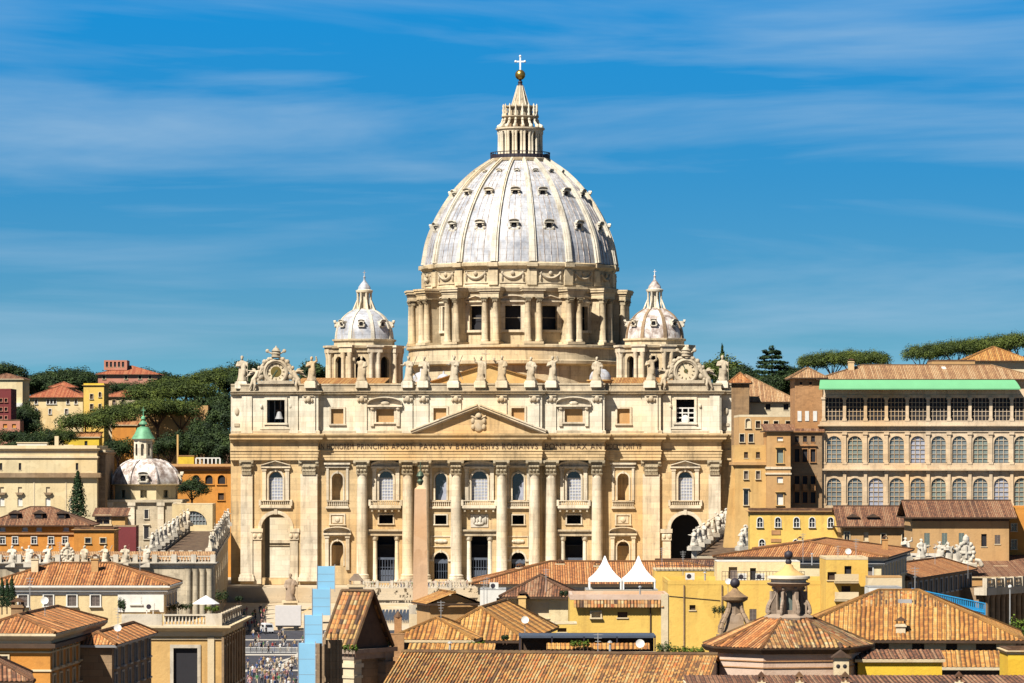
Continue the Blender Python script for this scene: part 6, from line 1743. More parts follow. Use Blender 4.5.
# ------------------------------------------------ figures
def remeshed(mb, name, voxel, smooth=60):
    me = mb.mesh(name+'_raw')
    o = bpy.data.objects.new(name, me); COL.objects.link(o)
    md = o.modifiers.new('r', 'REMESH'); md.mode = 'VOXEL'; md.voxel_size = voxel
    dg = bpy.context.evaluated_depsgraph_get(); dg.update()
    m2 = bpy.data.meshes.new_from_object(o.evaluated_get(dg))
    bpy.data.objects.remove(o); bpy.data.meshes.remove(me)
    m2.name = name; m2.shade_smooth()
    return m2
def limb(mb, pts, rs):
    for (a, b), (r0, r1) in zip(zip(pts, pts[1:]), zip(rs, rs[1:])):
        mb.tube(a, b, r0, r1, 8); mb.ball(b, r1*1.02, 8, 6)
def robed(arm_l, arm_r, prop=None, lean=0.0, seed=0):
    r = random.Random(seed); mb = MB(); n = 20
    rings = [(0, .36, .32), (.06, .38, .33), (.3, .31, .28), (.62, .28, .25), (.92, .27, .22), (1.08, .23, .18), (1.28, .26, .19), (1.42, .25, .16), (1.5, .12, .11), (1.55, .075, .08), (1.62, .07, .08)]
    vs = []; ph = r.random()*6
    for (z, rx, ry) in rings:
        for i in range(n):
            a = 2*pi*i/n; f = 1+.09*sin(5*a+ph+z*2.2)*(1 if z < 1.25 else .25)
            vs.append((rx*f*cos(a)+lean*sin(z*1.9)*.12, ry*f*sin(a), z))
    fs = [(j*n+i, j*n+(i+1) % n, (j+1)*n+(i+1) % n, (j+1)*n+i) for j in range(len(rings)-1) for i in range(n)]
    fs += [tuple(range(n-1, -1, -1)), tuple((len(rings)-1)*n+i for i in range(n))]
    mb.add(vs, fs)
    mb.ball((lean*.02, -.02, 1.71), (.105, .12, .14), 12, 10); mb.ball((lean*.02, -.10, 1.62), (.07, .07, .08), 8, 6); mb.ball((lean*.02, .03, 1.74), (.125, .125, .13), 10, 8)
    limb(mb, [(-.24, 0, 1.40)] + arm_l, [.105, .085, .06]); limb(mb, [(.24, 0, 1.40)] + arm_r, [.105, .085, .06])
    # a fall of drapery over one arm
    mb.lathe([(.02, .35), (.13, .5), (.16, .8), (.10, 1.2), (.02, 1.35)], .20, -.14, 8)
    if prop == 'staff': mb.tube((arm_r[-1][0]+.02, arm_r[-1][1]-.02, 0), (arm_r[-1][0]-.02, arm_r[-1][1], 2.05), .035, .03, 6)
    if prop == 'cross':
        x, y = arm_r[-1][0], arm_r[-1][1]
        mb.box(x-.04, x+.04, y-.04, y+.04, .1, 2.35); mb.box(x-.34, x+.34, y-.035, y+.035, 1.98, 2.06)
    if prop == 'saltire':
        for s_ in (-1, 1): mb.tube((.4*s_+.2, .22, .1), (-.4*s_+.2, .22, 1.9), .05, .05, 6)
    if prop == 'book': mb.box(arm_l[-1][0]-.1, arm_l[-1][0]+.1, arm_l[-1][1]-.1, arm_l[-1][1]-.02, arm_l[-1][2]-.05, arm_l[-1][2]+.2)
    if prop == 'sword': mb.tube((arm_r[-1][0], arm_r[-1][1], .1), (arm_r[-1][0], arm_r[-1][1]-.05, 1.35), .03, .035, 6); mb.box(arm_r[-1][0]-.14, arm_r[-1][0]+.14, arm_r[-1][1]-.07, arm_r[-1][1]-.01, 1.1, 1.15)
    m = remeshed(mb, 'statue', .045); m.materials.append(M['statue']); return m
SV = [robed([(-.36, -.1, 1.12), (-.12, -.28, 1.12)], [(.40, -.06, 1.14), (.44, -.16, 1.32)], 'staff', .4, 1),
      robed([(-.44, -.02, 1.30), (-.56, -.15, 1.52)], [(.36, -.1, 1.1), (.14, -.28, 1.05)], 'book', -.4, 2),
      robed([(-.34, -.12, 1.12), (-.06, -.3, 1.2)], [(.46, -.1, 1.5), (.42, -.18, 1.82)], None, .5, 3),
      robed([(-.36, 0, 1.10), (-.30, -.2, .88)], [(.38, -.05, 1.12), (.46, -.18, 1.0)], 'sword', -.3, 4),
      robed([(-.40, -.06, 1.15), (-.5, -.26, 1.2)], [(.34, -.12, 1.12), (.08, -.3, 1.15)], 'saltire', .3, 5)]
SCR = robed([(-.42, -.04, 1.42), (-.50, -.14, 1.75)], [(.38, -.08, 1.14), (.42, -.2, 1.3)], 'cross', 0, 6)
SMW = []
for m in SV:
    k = m.copy(); k.name = 'statue_white'; k.materials.clear(); k.materials.append(M['marble']); SMW.append(k)
pd = MB(); pd.box(-.44, .44, -.42, .42, -.5, -.08); pd.box(-.38, .38, -.36, .36, -.08, .02)
pdm = pd.mesh('pedestal'); pdm.materials.append(M['trav_pale'])
pdw = pdm.copy(); pdw.materials.clear(); pdw.materials.append(M['marble'])
def statue(mesh, loc, h, label, group, rz=0.0, ped=None, wide=1.0):
    t = thing('statue', label, 'statue', loc, rz, group)
    s = h/1.84; t.scale = (s*wide, s*wide, s)
    inst('figure', mesh, t); inst('pedestal', ped or pdm, t)
    return t
# thirteen statues on the front
FS = [(-241, 0, 'stone statue at the far left end of the church parapet, left of the left clock', 5.9),
      (-169, 2, 'stone statue just right of the left clock, arm raised, left of the lesser dome', 5.6),
      (-118, 1, 'stone statue standing before the left lesser dome on the church parapet', 5.7),
      (-71, 4, 'stone statue beside the white cupola right of the left lesser dome', 5.6),
      (-55, 0, 'stone statue with staff, second right of the left lesser dome', 5.5),
      (-25, 4, 'stone statue with crossed beams left of the figure holding a tall cross', 5.7),
      (2, 'c', 'stone statue holding a tall cross at the middle of the church parapet', 5.6),
      (23, 1, 'stone statue with book just right of the figure holding a tall cross', 5.7),
      (52, 3, 'stone statue with sword, left of the pair near the right lead cupola', 5.4),
      (73, 2, 'stone statue with raised arm left of the right lead cupola', 5.6),
      (117.5, 3, 'stone statue just right of the right lead cupola', 5.4),
      (171, 2, 'stone statue before the right lesser dome, left of the right clock', 5.8),
      (242, 0, 'stone statue at the far right end of the church parapet', 5.8)]
for off, v, lab, h in FS:
    p = chw(off*K, zone_y(off, 3)+1.2, zz(383.3)+.55)
    statue(SCR if v == 'c' else SV[v], p, h, lab, 'statues along the church parapet', -TH+R.uniform(-.25, .25))
# clocks
def clock(off, label, hand_a, gilt_c):
    t = thing('clock', label, 'clock', chw(off*K, zone_y(off, 3)+1.1, zz(383.3)), -TH, 'clocks on the church front')
    zc = 2.75; S = M['statue']
    mb = MB(); mb.box(-4.2, 4.2, -.6, .7, -.02, .7); mb.box(-3.0, 3.0, .1, .6, .7, 2.4)
    Mx = Matrix.Translation((0, 0, zc)) @ Matrix.Rotation(pi/2, 4, 'X')
    mb.lathe([(2.0, -.5), (2.9, -.5), (2.95, .35), (2.75, .55), (2.45, .6), (2.3, .4), (2.05, .35), (2.0, .1)], n=36, M=Mx, cap=False)
    for s_ in (-1, 1):
        for (x, z, r_) in ((3.1, 3.6, .7), (3.5, 1.6, .75), (2.6, 5.0, .6), (1.6, 5.6, .5), (4.2, .9, .55)): mb.ball((s_*x, -.1, z), (r_, .5, r_), 8, 6)
        limb(mb, [(s_*2.3, -.1, 5.1), (s_*3.2, -.1, 4.0), (s_*3.6, -.2, 2.4), (s_*4.6, -.1, .8)], [.35, .4, .45, .35])
    fr = mb.build('clock_frame', S, t, 50)
    mb = MB(); mb.lathe([(0, 0), (2.1, 0)], n=36, M=Mx, cap=False); dl = mb.build('dial', M['palewall'], t)
    mb = MB(); mb.lathe([(0, .03), (gilt_c, .03)], n=24, M=Mx, cap=False); mb.build('dial_centre', M['gilt'], dl)
    mb = MB()
    for k in range(12): mb.box(-.09, .09, -.08, -.03, 1.5, 1.95, Matrix.Translation((0, 0, zc)) @ Matrix.Rotation(pi*k/6, 4, 'Y'))
    mb.build('hour_marks', M['letter'], dl)
    mb = MB(); mb.box(-.11, .11, -.16, -.1, -.5, 1.5, Matrix.Translation((0, 0, zc)) @ Matrix.Rotation(hand_a, 4, 'Y')); mb.build('hand', M['bronze'], dl)
    # papal tiara over crossed keys
    mb = MB(); mb.lathe([(.85, 5.9), (.95, 6.2), (1.05, 6.9), (.95, 7.5), (.6, 8.1), (.2, 8.35), (.15, 8.6), (0, 8.7)], 0, 0, 14)
    for z in (6.2, 6.9, 7.5): mb.lathe([(1.0, z-.08), (1.18, z), (1.0, z+.1)], 0, 0, 14, cap=False)
    for s_ in (-1, 1):
        mb.tube((s_*1.9, -.2, 7.4), (-s_*1.9, -.1, 5.3), .2, .2, 6); mb.ball((s_*1.95, -.2, 7.5), (.45, .25, .45), 8, 6); mb.ball((-s_*1.9, -.1, 5.3), (.5, .3, .4), 8, 6); mb.ball((s_*1.1, -.2, 5.7), (.5, .3, .4), 8, 6)
    mb.build('tiara', S, t, 50)
    for s_ in (-1, 1):     # reclining angels
        mb = MB()
        limb(mb, [(s_*4.0, -.2, 3.0), (s_*4.6, -.3, 1.6), (s_*5.2, -.5, .9)], [.42, .55, .5]); limb(mb, [(s_*5.2, -.5, .9), (s_*5.6, -.7, -.2), (s_*6.0, -.7, -1.2)], [.45, .32, .2]); limb(mb, [(s_*4.9, -.5, .9), (s_*4.7, -.9, -.3), (s_*5.0, -.8, -1.4)], [.45, .32, .2])
        mb.ball((s_*3.9, -.25, 3.65), (.36, .4, .46), 10, 8); limb(mb, [(s_*4.1, -.2, 2.9), (s_*3.3, -.4, 2.5), (s_*2.9, -.4, 3.2)], [.26, .2, .14]); limb(mb, [(s_*4.3, -.2, 2.7), (s_*5.3, -.2, 2.9), (s_*6.3, -.3, 3.0)], [.26, .2, .14])
        for k in range(5): limb(mb, [(s_*4.4, .25, 2.6), (s_*(5.0+.25*k), .4, 3.3-.3*k), (s_*(5.6+.35*k), .4, 3.5-.5*k)], [.2, .22, .1])
        me = remeshed(mb, 'angel', .11); me.materials.append(S); inst('angel', me, t)
    return t
clock(-205.3, 'left clock on the church parapet, dial with a gilt disc, under a tiara', radians(215), 1.25)
clock(206, 'right clock on the church parapet, pale dial with single dark hand', radians(-25), .5)
bl = thing('bell', 'big bronze bell hanging in the left attic window of the church', 'bell', chw(-203*K, 2.2, zz(414.5)), 0)
mb = MB(); mb.lathe([(1.0, -.9), (.95, -.8), (.7, -.2), (.55, .4), (.4, .75), (0, .85)], n=20, cap=False); mb.build('body', M['greypaint'], bl, 50); mb = MB(); mb.box(-.9, .9, -.15, .15, .8, 1.15); mb.tube((0, 0, 1.1), (0, 0, 3.5), .1, .1, 6); mb.build('yoke', M['wood'], bl)

# ------------------------------------------------ corridors with statues
def corridor(name, label, P, zs, top, gz):
    """P: near-left, near-right, far-right, far-left plan points; zs near/far roof heights"""
    t = thing(name, label, 'corridor', (P[0][0], P[0][1], GZ))
    o = Vector((P[0][0], P[0][1], GZ)); z0, z1 = zs
    zt = [z0, z0, z1, z1]
    q = [Vector((p[0], p[1], GZ))-o for p in P]
    mb = MB()
    for i in range(4):
        j = (i+1) % 4; a, b = q[i], q[j]
        mb.add([tuple(a), tuple(b), (b.x, b.y, zt[j]-GZ), (a.x, a.y, zt[i]-GZ)], [(0,1,2,3)])
    mb.build('wall', M['trav_dark'], t)
    mb = MB(); mb.add([(q[i].x, q[i].y, zt[i]-GZ-.05) for i in range(4)], [(0,1,2,3)]); mb.build('roof', M['tile_p'], t)
    def edge(i, j, nm, n):
        a = Vector((q[i].x, q[i].y, zt[i]-GZ)); b = Vector((q[j].x, q[j].y, zt[j]-GZ)); mb = MB(); L = (b-a).length; d = (b-a)/L
        M_ = Matrix.Translation(a) @ d.to_track_quat('X', 'Z').to_matrix().to_4x4()
        mb.box(0, L, -.55, .5, -1.0, -.3, M_); mb.box(0, L, -.35, .35, -.3, .15, M_); mb.box(0, L, -.3, .3, 1.0, 1.25, M_)
        m = int(L/.6)
        for k in range(m):
            x = L*(k+.5)/m; mb.box(x-.1, x+.1, -.12, .12, .15, 1.0, M_)
        for k in range(n+1):
            x = .4+(L-.8)*k/n; mb.box(x-.45, x+.45, -.48, .48, -.3, 1.5, M_)
        mb.build(nm, M['marble'], t)
        return [tuple(o + a + d*(.4+(L-.8)*k/n) + Vector((0, 0, 1.95))) for k in range(n+1)]
    # windows along the right and left sides
    wm = MB()
    for (i, j) in ((1, 2), (0, 3)):
        a, b = q[i], q[j]; d = (b-a); 
        for k in range(9):
            p = a+d*((k+.5)/9); zc = (z0+(z1-z0)*(k+.5)/9)-GZ-5.5
            wm.ball((p.x, p.y, zc), (.12, 1.0, 1.5), 8, 6)
    wm.build('windows', M['glass'], t)
    return t, edge
lc_, edge = corridor('colonnade_corridor', 'long corridor roof flanked by white statues left of the church', [(X(152, 780), 780), (X(211, 780), 780), (X(228, 893), 893), (X(188, 893), 893)], (Z(558, 780), Z(531, 893)), 0, 0)
def sfrom(i): return 'church' if i == 'f' else 'near'
for (i, j, nm, side) in ((1, 2, 'right_balustrade', 'right'), (0, 3, 'left_balustrade', 'left')):
    pts = edge(i, j, 'balustrade', 9)
    for k, p in enumerate(pts):
        statue(SMW[(k*3+len(side)) % 5], p, 3.1, '%s statue from the near end of the %s row, corridor left of church' % (ORD[k], side), 'statues on the left corridor', radians(80 if side == 'right' else -60)+R.uniform(-.4, .4), pdw, 1.15)
edge(0, 1, 'balustrade', 6)
rc_, edge = corridor('colonnade_corridor', 'sloping corridor roof crowded with white statues right of the church', [(X(694, 775), 775), (X(742, 775), 775), (X(762, 893), 893), (X(742, 893), 893)], (Z(556, 775), Z(521, 893)), 0, 0)
for (i, j, side) in ((0, 3, 'left'), (1, 2, 'right')):
    pts = edge(i, j, 'balustrade', 11 if side == 'left' else 8)
    for k, p in enumerate(pts):
        statue(SMW[(k*2+len(side)) % 5], p, 3.3, '%s statue from the near end of the %s row, corridor right of church' % (ORD[k], side), 'statues on the right corridor', radians(-70)+R.uniform(-.5, .5), pdw, 1.4)
# colonnade arm at the left, its statues and coat of arms
ca, cq = bld('colonnade', 'white balustraded colonnade roof with statues left of the corridor', 'colonnade', -20, 213, 772, 562.5, M['trav_dark'], 5, 0, GZ, ('shed', 2.0, M['tile_p'], .1), cornice=(M['marble'], 1.0, .8))
mb = MB(); hw, D, H = cq[4:7]; balustrade(mb, -hw, hw, .1, H, 1.3, .6)
for i in range(13): x = -hw+i*2*hw/12; mb.box(x-.5, x+.5, -.4, .6, H, H+1.55)
mb.build('balustrade', M['marble'], ca)
for u in (189, 196, 203, 210): x, _ = loc_of(cq, u, 570); mb = MB(); mb.lathe([(.7, 0), (.62, H-2), (.85, H-1.2)], x, -.6, 10, cap=False); mb.build('column', M['trav_dark'], ca, 40)
for k, u in enumerate((12, 29, 47.5, 84.5, 105, 125, 146.5)):
    statue(SMW[k % 5], (X(u, 772), 772.2, H+GZ-2+2.0), 3.3, ['leftmost white statue on the colonnade balustrade left of the coat of arms', 'second white statue from the left on the colonnade balustrade', 'white statue just left of the white coat of arms on the colonnade', 'white statue just right of the white coat of arms on the colonnade', 'second white statue right of the colonnade coat of arms', 'third white statue right of the colonnade coat of arms', 'white colonnade statue nearest the left corridor, fourth right of the coat of arms'][k], 'statues on the left colonnade', R.uniform(-.6, .6), pdw, 1.3)
ct_ = thing('coat_of_arms', 'large white carved coat of arms on the colonnade balustrade at left', 'coat of arms', (X(67.5, 772), 772.1, H+GZ-2+1.5))
mb = MB(); mb.box(-1.6, 1.6, -.45, .5, 0, .7)
for k in range(14):
    a = 2*pi*k/14; mb.ball((1.15*cos(a), 0, 2.1+1.35*sin(a)), (.34, .38, .34), 8, 6)
mb.ball((0, 0, 2.1), (1.0, .3, 1.2), 14, 10); mb.box(-.75, .75, -.42, .1, 1.9, 2.15); mb.box(-.12, .12, -.42, .1, 1.3, 3.0)
mb.lathe([(.42, 3.4), (.52, 3.8), (.42, 4.2), (.15, 4.45), (0, 4.6)], 0, 0, 12)
for s_ in (-1, 1):
    limb(mb, [(s_*1.3, 0, 1.1), (s_*2.0, 0, .95), (s_*2.3, 0, .4)], [.25, .3, .35])
me = remeshed(mb, 'carving', .06); me.materials.append(M['marble']); inst('carving', me, ct_)
# statues and coat of arms on the colonnade at the right
for k, (u, v, h) in enumerate(((905.5, 551, 3.0), (921.5, 553, 3.1), (940, 555, 3.0), (948, 556, 3.0), (957, 558, 3.0))):
    statue(SMW[(k+2) % 5], (X(u, 640), 640, Z(v+5, 640)), h, ['first white statue right of the tan gables, leftmost of the row below the orange block', 'second white statue from the left in the row below the orange block', 'third white statue from the left in the row below the orange block', 'fourth white statue from the left in the row below the orange block', 'white statue beside the carved shield below the orange block'][k], 'statues on the right colonnade', R.uniform(-.6, .6), pdw, 1.35)
ct2 = thing('coat_of_arms', 'large white carved coat of arms below the orange-brown block at right', 'coat of arms', (X(966, 640), 640, Z(568, 640)))
c3 = inst('carving', me, ct2); ct2.scale = (1.1, 1.1, 1.2)
rb2, rq2 = bld('colonnade', 'pale roofed colonnade arm carrying the white statues at right', 'colonnade', 898, 972, 640, 558, M['palewall'], 5, 0, GZ, ('shed', .6, M['stripe'], .1))

# ------------------------------------------------ obelisk, statue of the square, vehicles
ob_ = thing('obelisk', 'tall rose granite obelisk with bronze tip before the church front', 'obelisk', (X(420.3, 700), 700, GZ))
gz = lambda v: Z(v, 700)-GZ
mb = MB(); mb.lathe([(1.32*1.414, gz(604)), (.98*1.414, gz(489)), (0, gz(484))], n=4, twist=pi/4+radians(4)); mb.build('shaft', M['granite'], ob_)
mb = MB(); mb.box(-2.6, 2.6, -2.6, 2.6, 0, 2); mb.box(-1.9, 1.9, -1.9, 1.9, 2, gz(606)); mb.box(-2.2, 2.2, -2.2, 2.2, gz(607), gz(605)); mb.box(-1.3, 1.3, -1.3, 1.3, gz(605), gz(604)+.05); mb.build('pedestal', M['palewall'], ob_)
mb = MB(); mb.lathe([(.25, gz(485.5)), (.6, gz(481)), (.35, gz(479)), (.7, gz(476)), (.45, gz(472.5)), (.12, gz(471))], n=10); mb.box(-.08, .08, -.08, .08, gz(471), gz(462)); mb.box(-.5, .5, -.07, .07, gz(466.5), gz(465.6)); mb.build('bronze_tip', M['bronze'], ob_, 50)
sp_ = thing('statue', 'grey stone statue on a tall plinth before the left end of the church', 'statue', (X(290.5, 852), 852, Z(601, 852)))
sp_.scale = (3.2, 3.2, 3.2)
k = SV[3].copy(); k.materials.clear(); k.materials.append(M['turret']); inst('figure', k, sp_); 
mb = MB(); mb.box(-.45, .45, -.42, .42, -1.9, -.1); mb.box(-.55, .55, -.5, .5, -.12, .02); mb.build('pedestal', M['palewall'], sp_)
# big pale box trailer and a van
tr2 = thing('box_trailer', 'large pale grey box trailer parked at the foot of the church steps', 'trailer', (X(288, 800), 800, GZ+.1))
mb = MB(); mb.box(-2.6, 2.6, 0, 2.4, .9, 4.9); mb.build('box', M['screen'], tr2); mb = MB(); mb.box(-2.5, 2.5, .1, 2.3, .6, .9); mb.build('chassis', M['iron'], tr2)
for x in (-1.7, 1.6):
    for y in (.15, 2.2):
        mb = MB(); mb.lathe([(.45, -.12), (.48, 0), (.45, .12)], n=14, M=Matrix.Translation((x, y, .46)) @ Matrix.Rotation(pi/2, 4, 'X')); mb.build('wheel', M['tyre'], tr2, 40)
vn = thing('van', 'small white van on the square left of the box trailer', 'van', (X(269, 785), 785, GZ+.08), radians(15))
mb = MB(); mb.prism([(-.95, .35), (.95, .35), (.95, 1.1), (.8, 1.75), (.6, 1.95), (-.6, 1.95), (-.8, 1.75), (-.95, 1.1)], 0, 4.2); mb.build('body', M['carwhite'], vn)
mb = MB(); mb.prism([(-.72, 1.2), (.72, 1.2), (.62, 1.7), (-.62, 1.7)], -.03, 0); mb.box(-.97, -.95, .6, 3.6, 1.2, 1.65); mb.box(.95, .97, .6, 3.6, 1.2, 1.65); mb.build('window', M['glass'], vn)
for x in (-.85, .85):
    for y in (.8, 3.3):
        mb = MB(); mb.lathe([(.33, -.1), (.35, 0), (.33, .1)], n=14, M=Matrix.Translation((x, y, .35)) @ Matrix.Rotation(pi/2, 4, 'Y')); mb.build('wheel', M['tyre'], vn, 40)
ws = thing('marquee', 'sloping cream canvas shelter right of the box trailer', 'tent', (X(308, 815), 815, GZ+.2))
mb = MB(); mb.prism([(-1.8, 2.2), (1.9, 4.8), (1.9, 5.0), (-1.9, 2.4)], 0, 4); mb.build('roof', M['cream'], ws); mb = MB()
for x, h in ((-1.7, 2.3), (1.8, 4.8)):
    for y in (.1, 3.9): mb.box(x-.06, x+.06, y-.06, y+.06, 0, h)
mb.build('posts', M['whitepaint'], ws)
# rows of chairs laid out on the forecourt, a mass
mb = MB()
for r_ in range(9):
    for c_ in range(46):
        x = -29.5+c_*.75; y = 818+r_*2.6; z = GZ+.3+(y-800)*.038
        mb.box(x-.25, x+.25, y-.25, y+.25, z+.4, z+.5); mb.box(x-.25, x+.25, y+.2, y+.26, z+.5, z+1.0)
        for sx in (-.2, .2): mb.box(x+sx-.03, x+sx+.03, y-.2, y+.2, z-.2, z+.4)
ch_ = mb.build('seating_rows', M['canopy']); tag(ch_, 'rows of dark blue chairs set out below the church steps', 'chairs', None, 'stuff')
# terrace rail at the head of the steps
tb = thing('balustrade', 'white balustrade at the foot of the church columns', 'balustrade', (X(422, 880), 880, -.05))
mb = MB(); balustrade(mb, -13, 13, 0, 0, 1.5, .6, True, .14)
for i in range(9): mb.box(-13.2+i*3.25-.3, -13.2+i*3.25+.3, -.25, .25, 0, 1.7)
mb.build('rail', M['marble'], tb)
# barrier fence by the steps
bfn = thing('barrier', 'pale crowd barrier fence across the square beside the obelisk', 'barrier', (X(245, 706), 706, GZ))
mb = MB()
for i in range(24):
    x = i*1.05; mb.box(x, x+.98, -.03, .03, .95, 1.05); mb.box(x, x+.98, -.03, .03, .1, .2)
    for k in range(6): mb.box(x+.08+k*.16, x+.12+k*.16, -.02, .02, .1, 1.0)
mb.build('panels', M['whitepaint'], bfn)

# ------------------------------------------------ people on the square
def person_mesh(seed, pose):
    r = random.Random(seed); mb = MB()
    st = .12+.06*pose
    limb(mb, [(-.09, 0, .92), (-.11, -st*.4, .5), (-.12, st, .07)], [.10, .072, .05]); limb(mb, [(.09, 0, .92), (.11, -.06, .5), (.12, -st, .07)], [.10, .072, .05])
    for x, y in ((-.12, st), (.12, -st)): mb.ball((x, y-.06, .04), (.05, .13, .045), 8, 6)
    n = 14; rings = [(.84, .15, .11), (.95, .165, .115), (1.08, .14, .10), (1.25, .165, .11), (1.40, .19, .10), (1.46, .12, .085), (1.5, .055, .055), (1.58, .05, .055)]
    vs = [(rx*cos(2*pi*i/n), ry*sin(2*pi*i/n), z) for (z, rx, ry) in rings for i in range(n)]
    mb.add(vs, [(j*n+i, j*n+(i+1) % n, (j+1)*n+(i+1) % n, (j+1)*n+i) for j in range(len(rings)-1) for i in range(n)] + [tuple(range(n-1, -1, -1)), tuple((len(rings)-1)*n+i for i in range(n))])
    mb.ball((0, -.01, 1.645), (.078, .095, .115), 12, 10); mb.ball((0, -.105, 1.64), (.016, .02, .025), 6, 4)
    e = .12*pose
    limb(mb, [(-.19, 0, 1.39), (-.25, .03-e, 1.12), (-.24, -.08-e*1.5, .88)], [.055, .042, .03]); limb(mb, [(.19, 0, 1.39), (.25, .03, 1.12), (.24, -.06-e, .9+e)], [.055, .042, .03])
    for x in (-.24, .24): mb.ball((x, -.09-e*1.2, .83+(e if x > 0 else 0)), (.03, .045, .07), 8, 6)
    m = remeshed(mb, 'person', .032)
    for q in m.polygons:
        c = q.center
        q.material_index = 3 if (c.z > 1.66 and c.y > -.07) or (c.z > 1.6 and c.y > .03) else 2 if c.z > 1.48 or (abs(c.x) > .2 and c.z < 1.12) else 1 if c.z < .9 else 0
    return m
PM = [person_mesh(1, 0), person_mesh(2, 1), person_mesh(3, 1.8)]
for m in PM:
    for _ in range(4): m.materials.append(M['greypaint'])
CL = {n: plain('cloth_'+n, c, 0.85) for n, c in (('white', (.75, .74, .7)), ('red', (.35, .04, .04)), ('blue', (.05, .09, .22)), ('brown', (.16, .09, .06)), ('navy', (.02, .03, .09)), ('black', (.025, .025, .03)), ('grey', (.28, .28, .3)), ('tan', (.4, .27, .13)), ('green', (.08, .22, .08)), ('pink', (.5, .26, .27)), ('beige', (.55, .44, .3)))}
SK = plain('skin', (.55, .34, .24), .6); HA = plain('hair', (.06, .035, .02), .7)
TRs = ['blue', 'black', 'grey', 'beige']
pr = random.Random(5)
def person(x, y, z, where, group):
    m = pr.choice(PM); c = pr.choice(list(CL)); tr3 = pr.choice(TRs)
    p = inst('person', m, None, (x, y, z), pr.uniform(0, 6.28)); s = pr.uniform(.92, 1.06); p.scale = (s, s, s)
    for i, mt in enumerate((CL[c], CL[tr3], SK, HA)):
        p.material_slots[i].link = 'OBJECT'; p.material_slots[i].material = mt
    tag(p, 'person in %s top and %s trousers %s' % (c, tr3, where), 'person', group)
for _ in range(80):
    Y = 590+pr.random()**1.3*75; u = pr.uniform(248, 302); person(X(u, Y), Y, GZ+.02, 'in the near crowd on the square', 'people in the near crowd')
for _ in range(26):
    Y = pr.gauss(712, 4); u = pr.uniform(250, 320); person(X(u, Y), Y, GZ+.03, 'along the pale paving band', 'people along the paving band')
for _ in range(45):
    Y = pr.uniform(785, 845); u = pr.uniform(240, 268); z = GZ+.1 if Y < 800 else GZ+.1+(Y-800)*.038; person(X(u, Y), Y, z, 'near the white van below the church', 'people near the van')
for _ in range(40):
    Y = pr.uniform(881.5, 886); u = pr.uniform(362, 480); person(X(u, Y), Y, -.04, 'at the head of the church steps', 'people on the church steps')
for _ in range(22):
    Y = pr.uniform(716, 780); u = pr.uniform(250, 330); person(X(u, Y), Y, GZ+.02, 'strolling on the dark paving of the square', 'people strolling on the square')
# ------------------------------------------------ near things: gabled bell cote, blue boxes, pergola, tents
al = thing('bell_cote', 'steep gabled tile roof on stone piers rising from the foreground', 'bell cote', (X(357, 300), 301, Z(648, 300)), radians(-33))
s_ = 300/F
Lr, Wg, Hg = 2.9, 5.3, 4.25
mb = MB(); mb.roof_face([(-Lr/2, -Wg/2, 0), (Lr/2, -Wg/2, 0), (Lr/2, 0, Hg), (-Lr/2, 0, Hg)], .33, .08, 6); mb.roof_face([(Lr/2, Wg/2, 0), (-Lr/2, Wg/2, 0), (-Lr/2, 0, Hg), (Lr/2, 0, Hg)], .33, .08, 6)
mb.build('roof', M['tile_m'], al)
mb = MB()
for sg in (-1, 1):
    mb.tube((Lr/2, sg*Wg/2, .05), (Lr/2, 0, Hg+.05), .15, .15, 6); mb.tube((-Lr/2, sg*Wg/2, .05), (-Lr/2, 0, Hg+.05), .15, .15, 6)
mb.tube((-Lr/2, 0, Hg+.05), (Lr/2, 0, Hg+.05), .16, .16, 6); mb.build('verge_tiles', M['tile_y'], al)
mb = MB(); MX = Matrix(((0, 1, 0, 0), (1, 0, 0, 0), (0, 0, 1, 0), (0, 0, 0, 1)))
mb.prism([(-Wg/2+.25, 0), (Wg/2-.25, 0), (0, Hg-.35)], -Lr/2+.25, Lr/2-.25, MX); mb.build('gable_wall', M['wood'], al)  # open loft drawn as a solid wall, dark colour standing for its shade
mb = MB(); mb.box(-Lr/2-.25, Lr/2+.3, -Wg/2-.2, Wg/2+.2, -.35, -.02); mb.box(-Lr/2, Lr/2+.1, -Wg/2, Wg/2, -.8, -.35); mb.build('cornice', M['turret'], al)
for x, y in ((-.7, -2.1), (1.0, -2.1), (1.0, 2.1), (-.7, 2.1)):
    mb = MB(); mb.box(x-.5, x+.5, y-.5, y+.5, -6, -.8); mb.box(x-.62, x+.62, y-.62, y+.62, -1.4, -1.1); mb.box(x-.58, x+.58, y-.58, y+.58, -2.2, -2.0); mb.build('pier', M['turret'] if y > 0 else M['palewall'], al)
mb = MB(); mb.box(-.9, .8, -1.8, 1.8, -6, -.8); mb.build('core', M['brownstone'], al)
cb = thing('chimney', 'pale square chimney with capped top behind the gabled bell cote', 'chimney', (X(356, 312), 312, Z(594, 312)))
mb = MB(); mb.box(-.55, .55, -.4, .4, -1.5, .55); mb.box(-.7, .7, -.5, .5, .55, .75); mb.build('stack', M['palewall'], cb)
mb = MB(); mb.prism([(-.6, 1.05), (.6, 1.05), (.15, 1.6), (-.15, 1.6)], -.4, .4)
for sx in (-.45, .45): mb.box(sx-.07, sx+.07, -.35, .35, .75, 1.06)
mb.build('cap', M['turret'], cb)
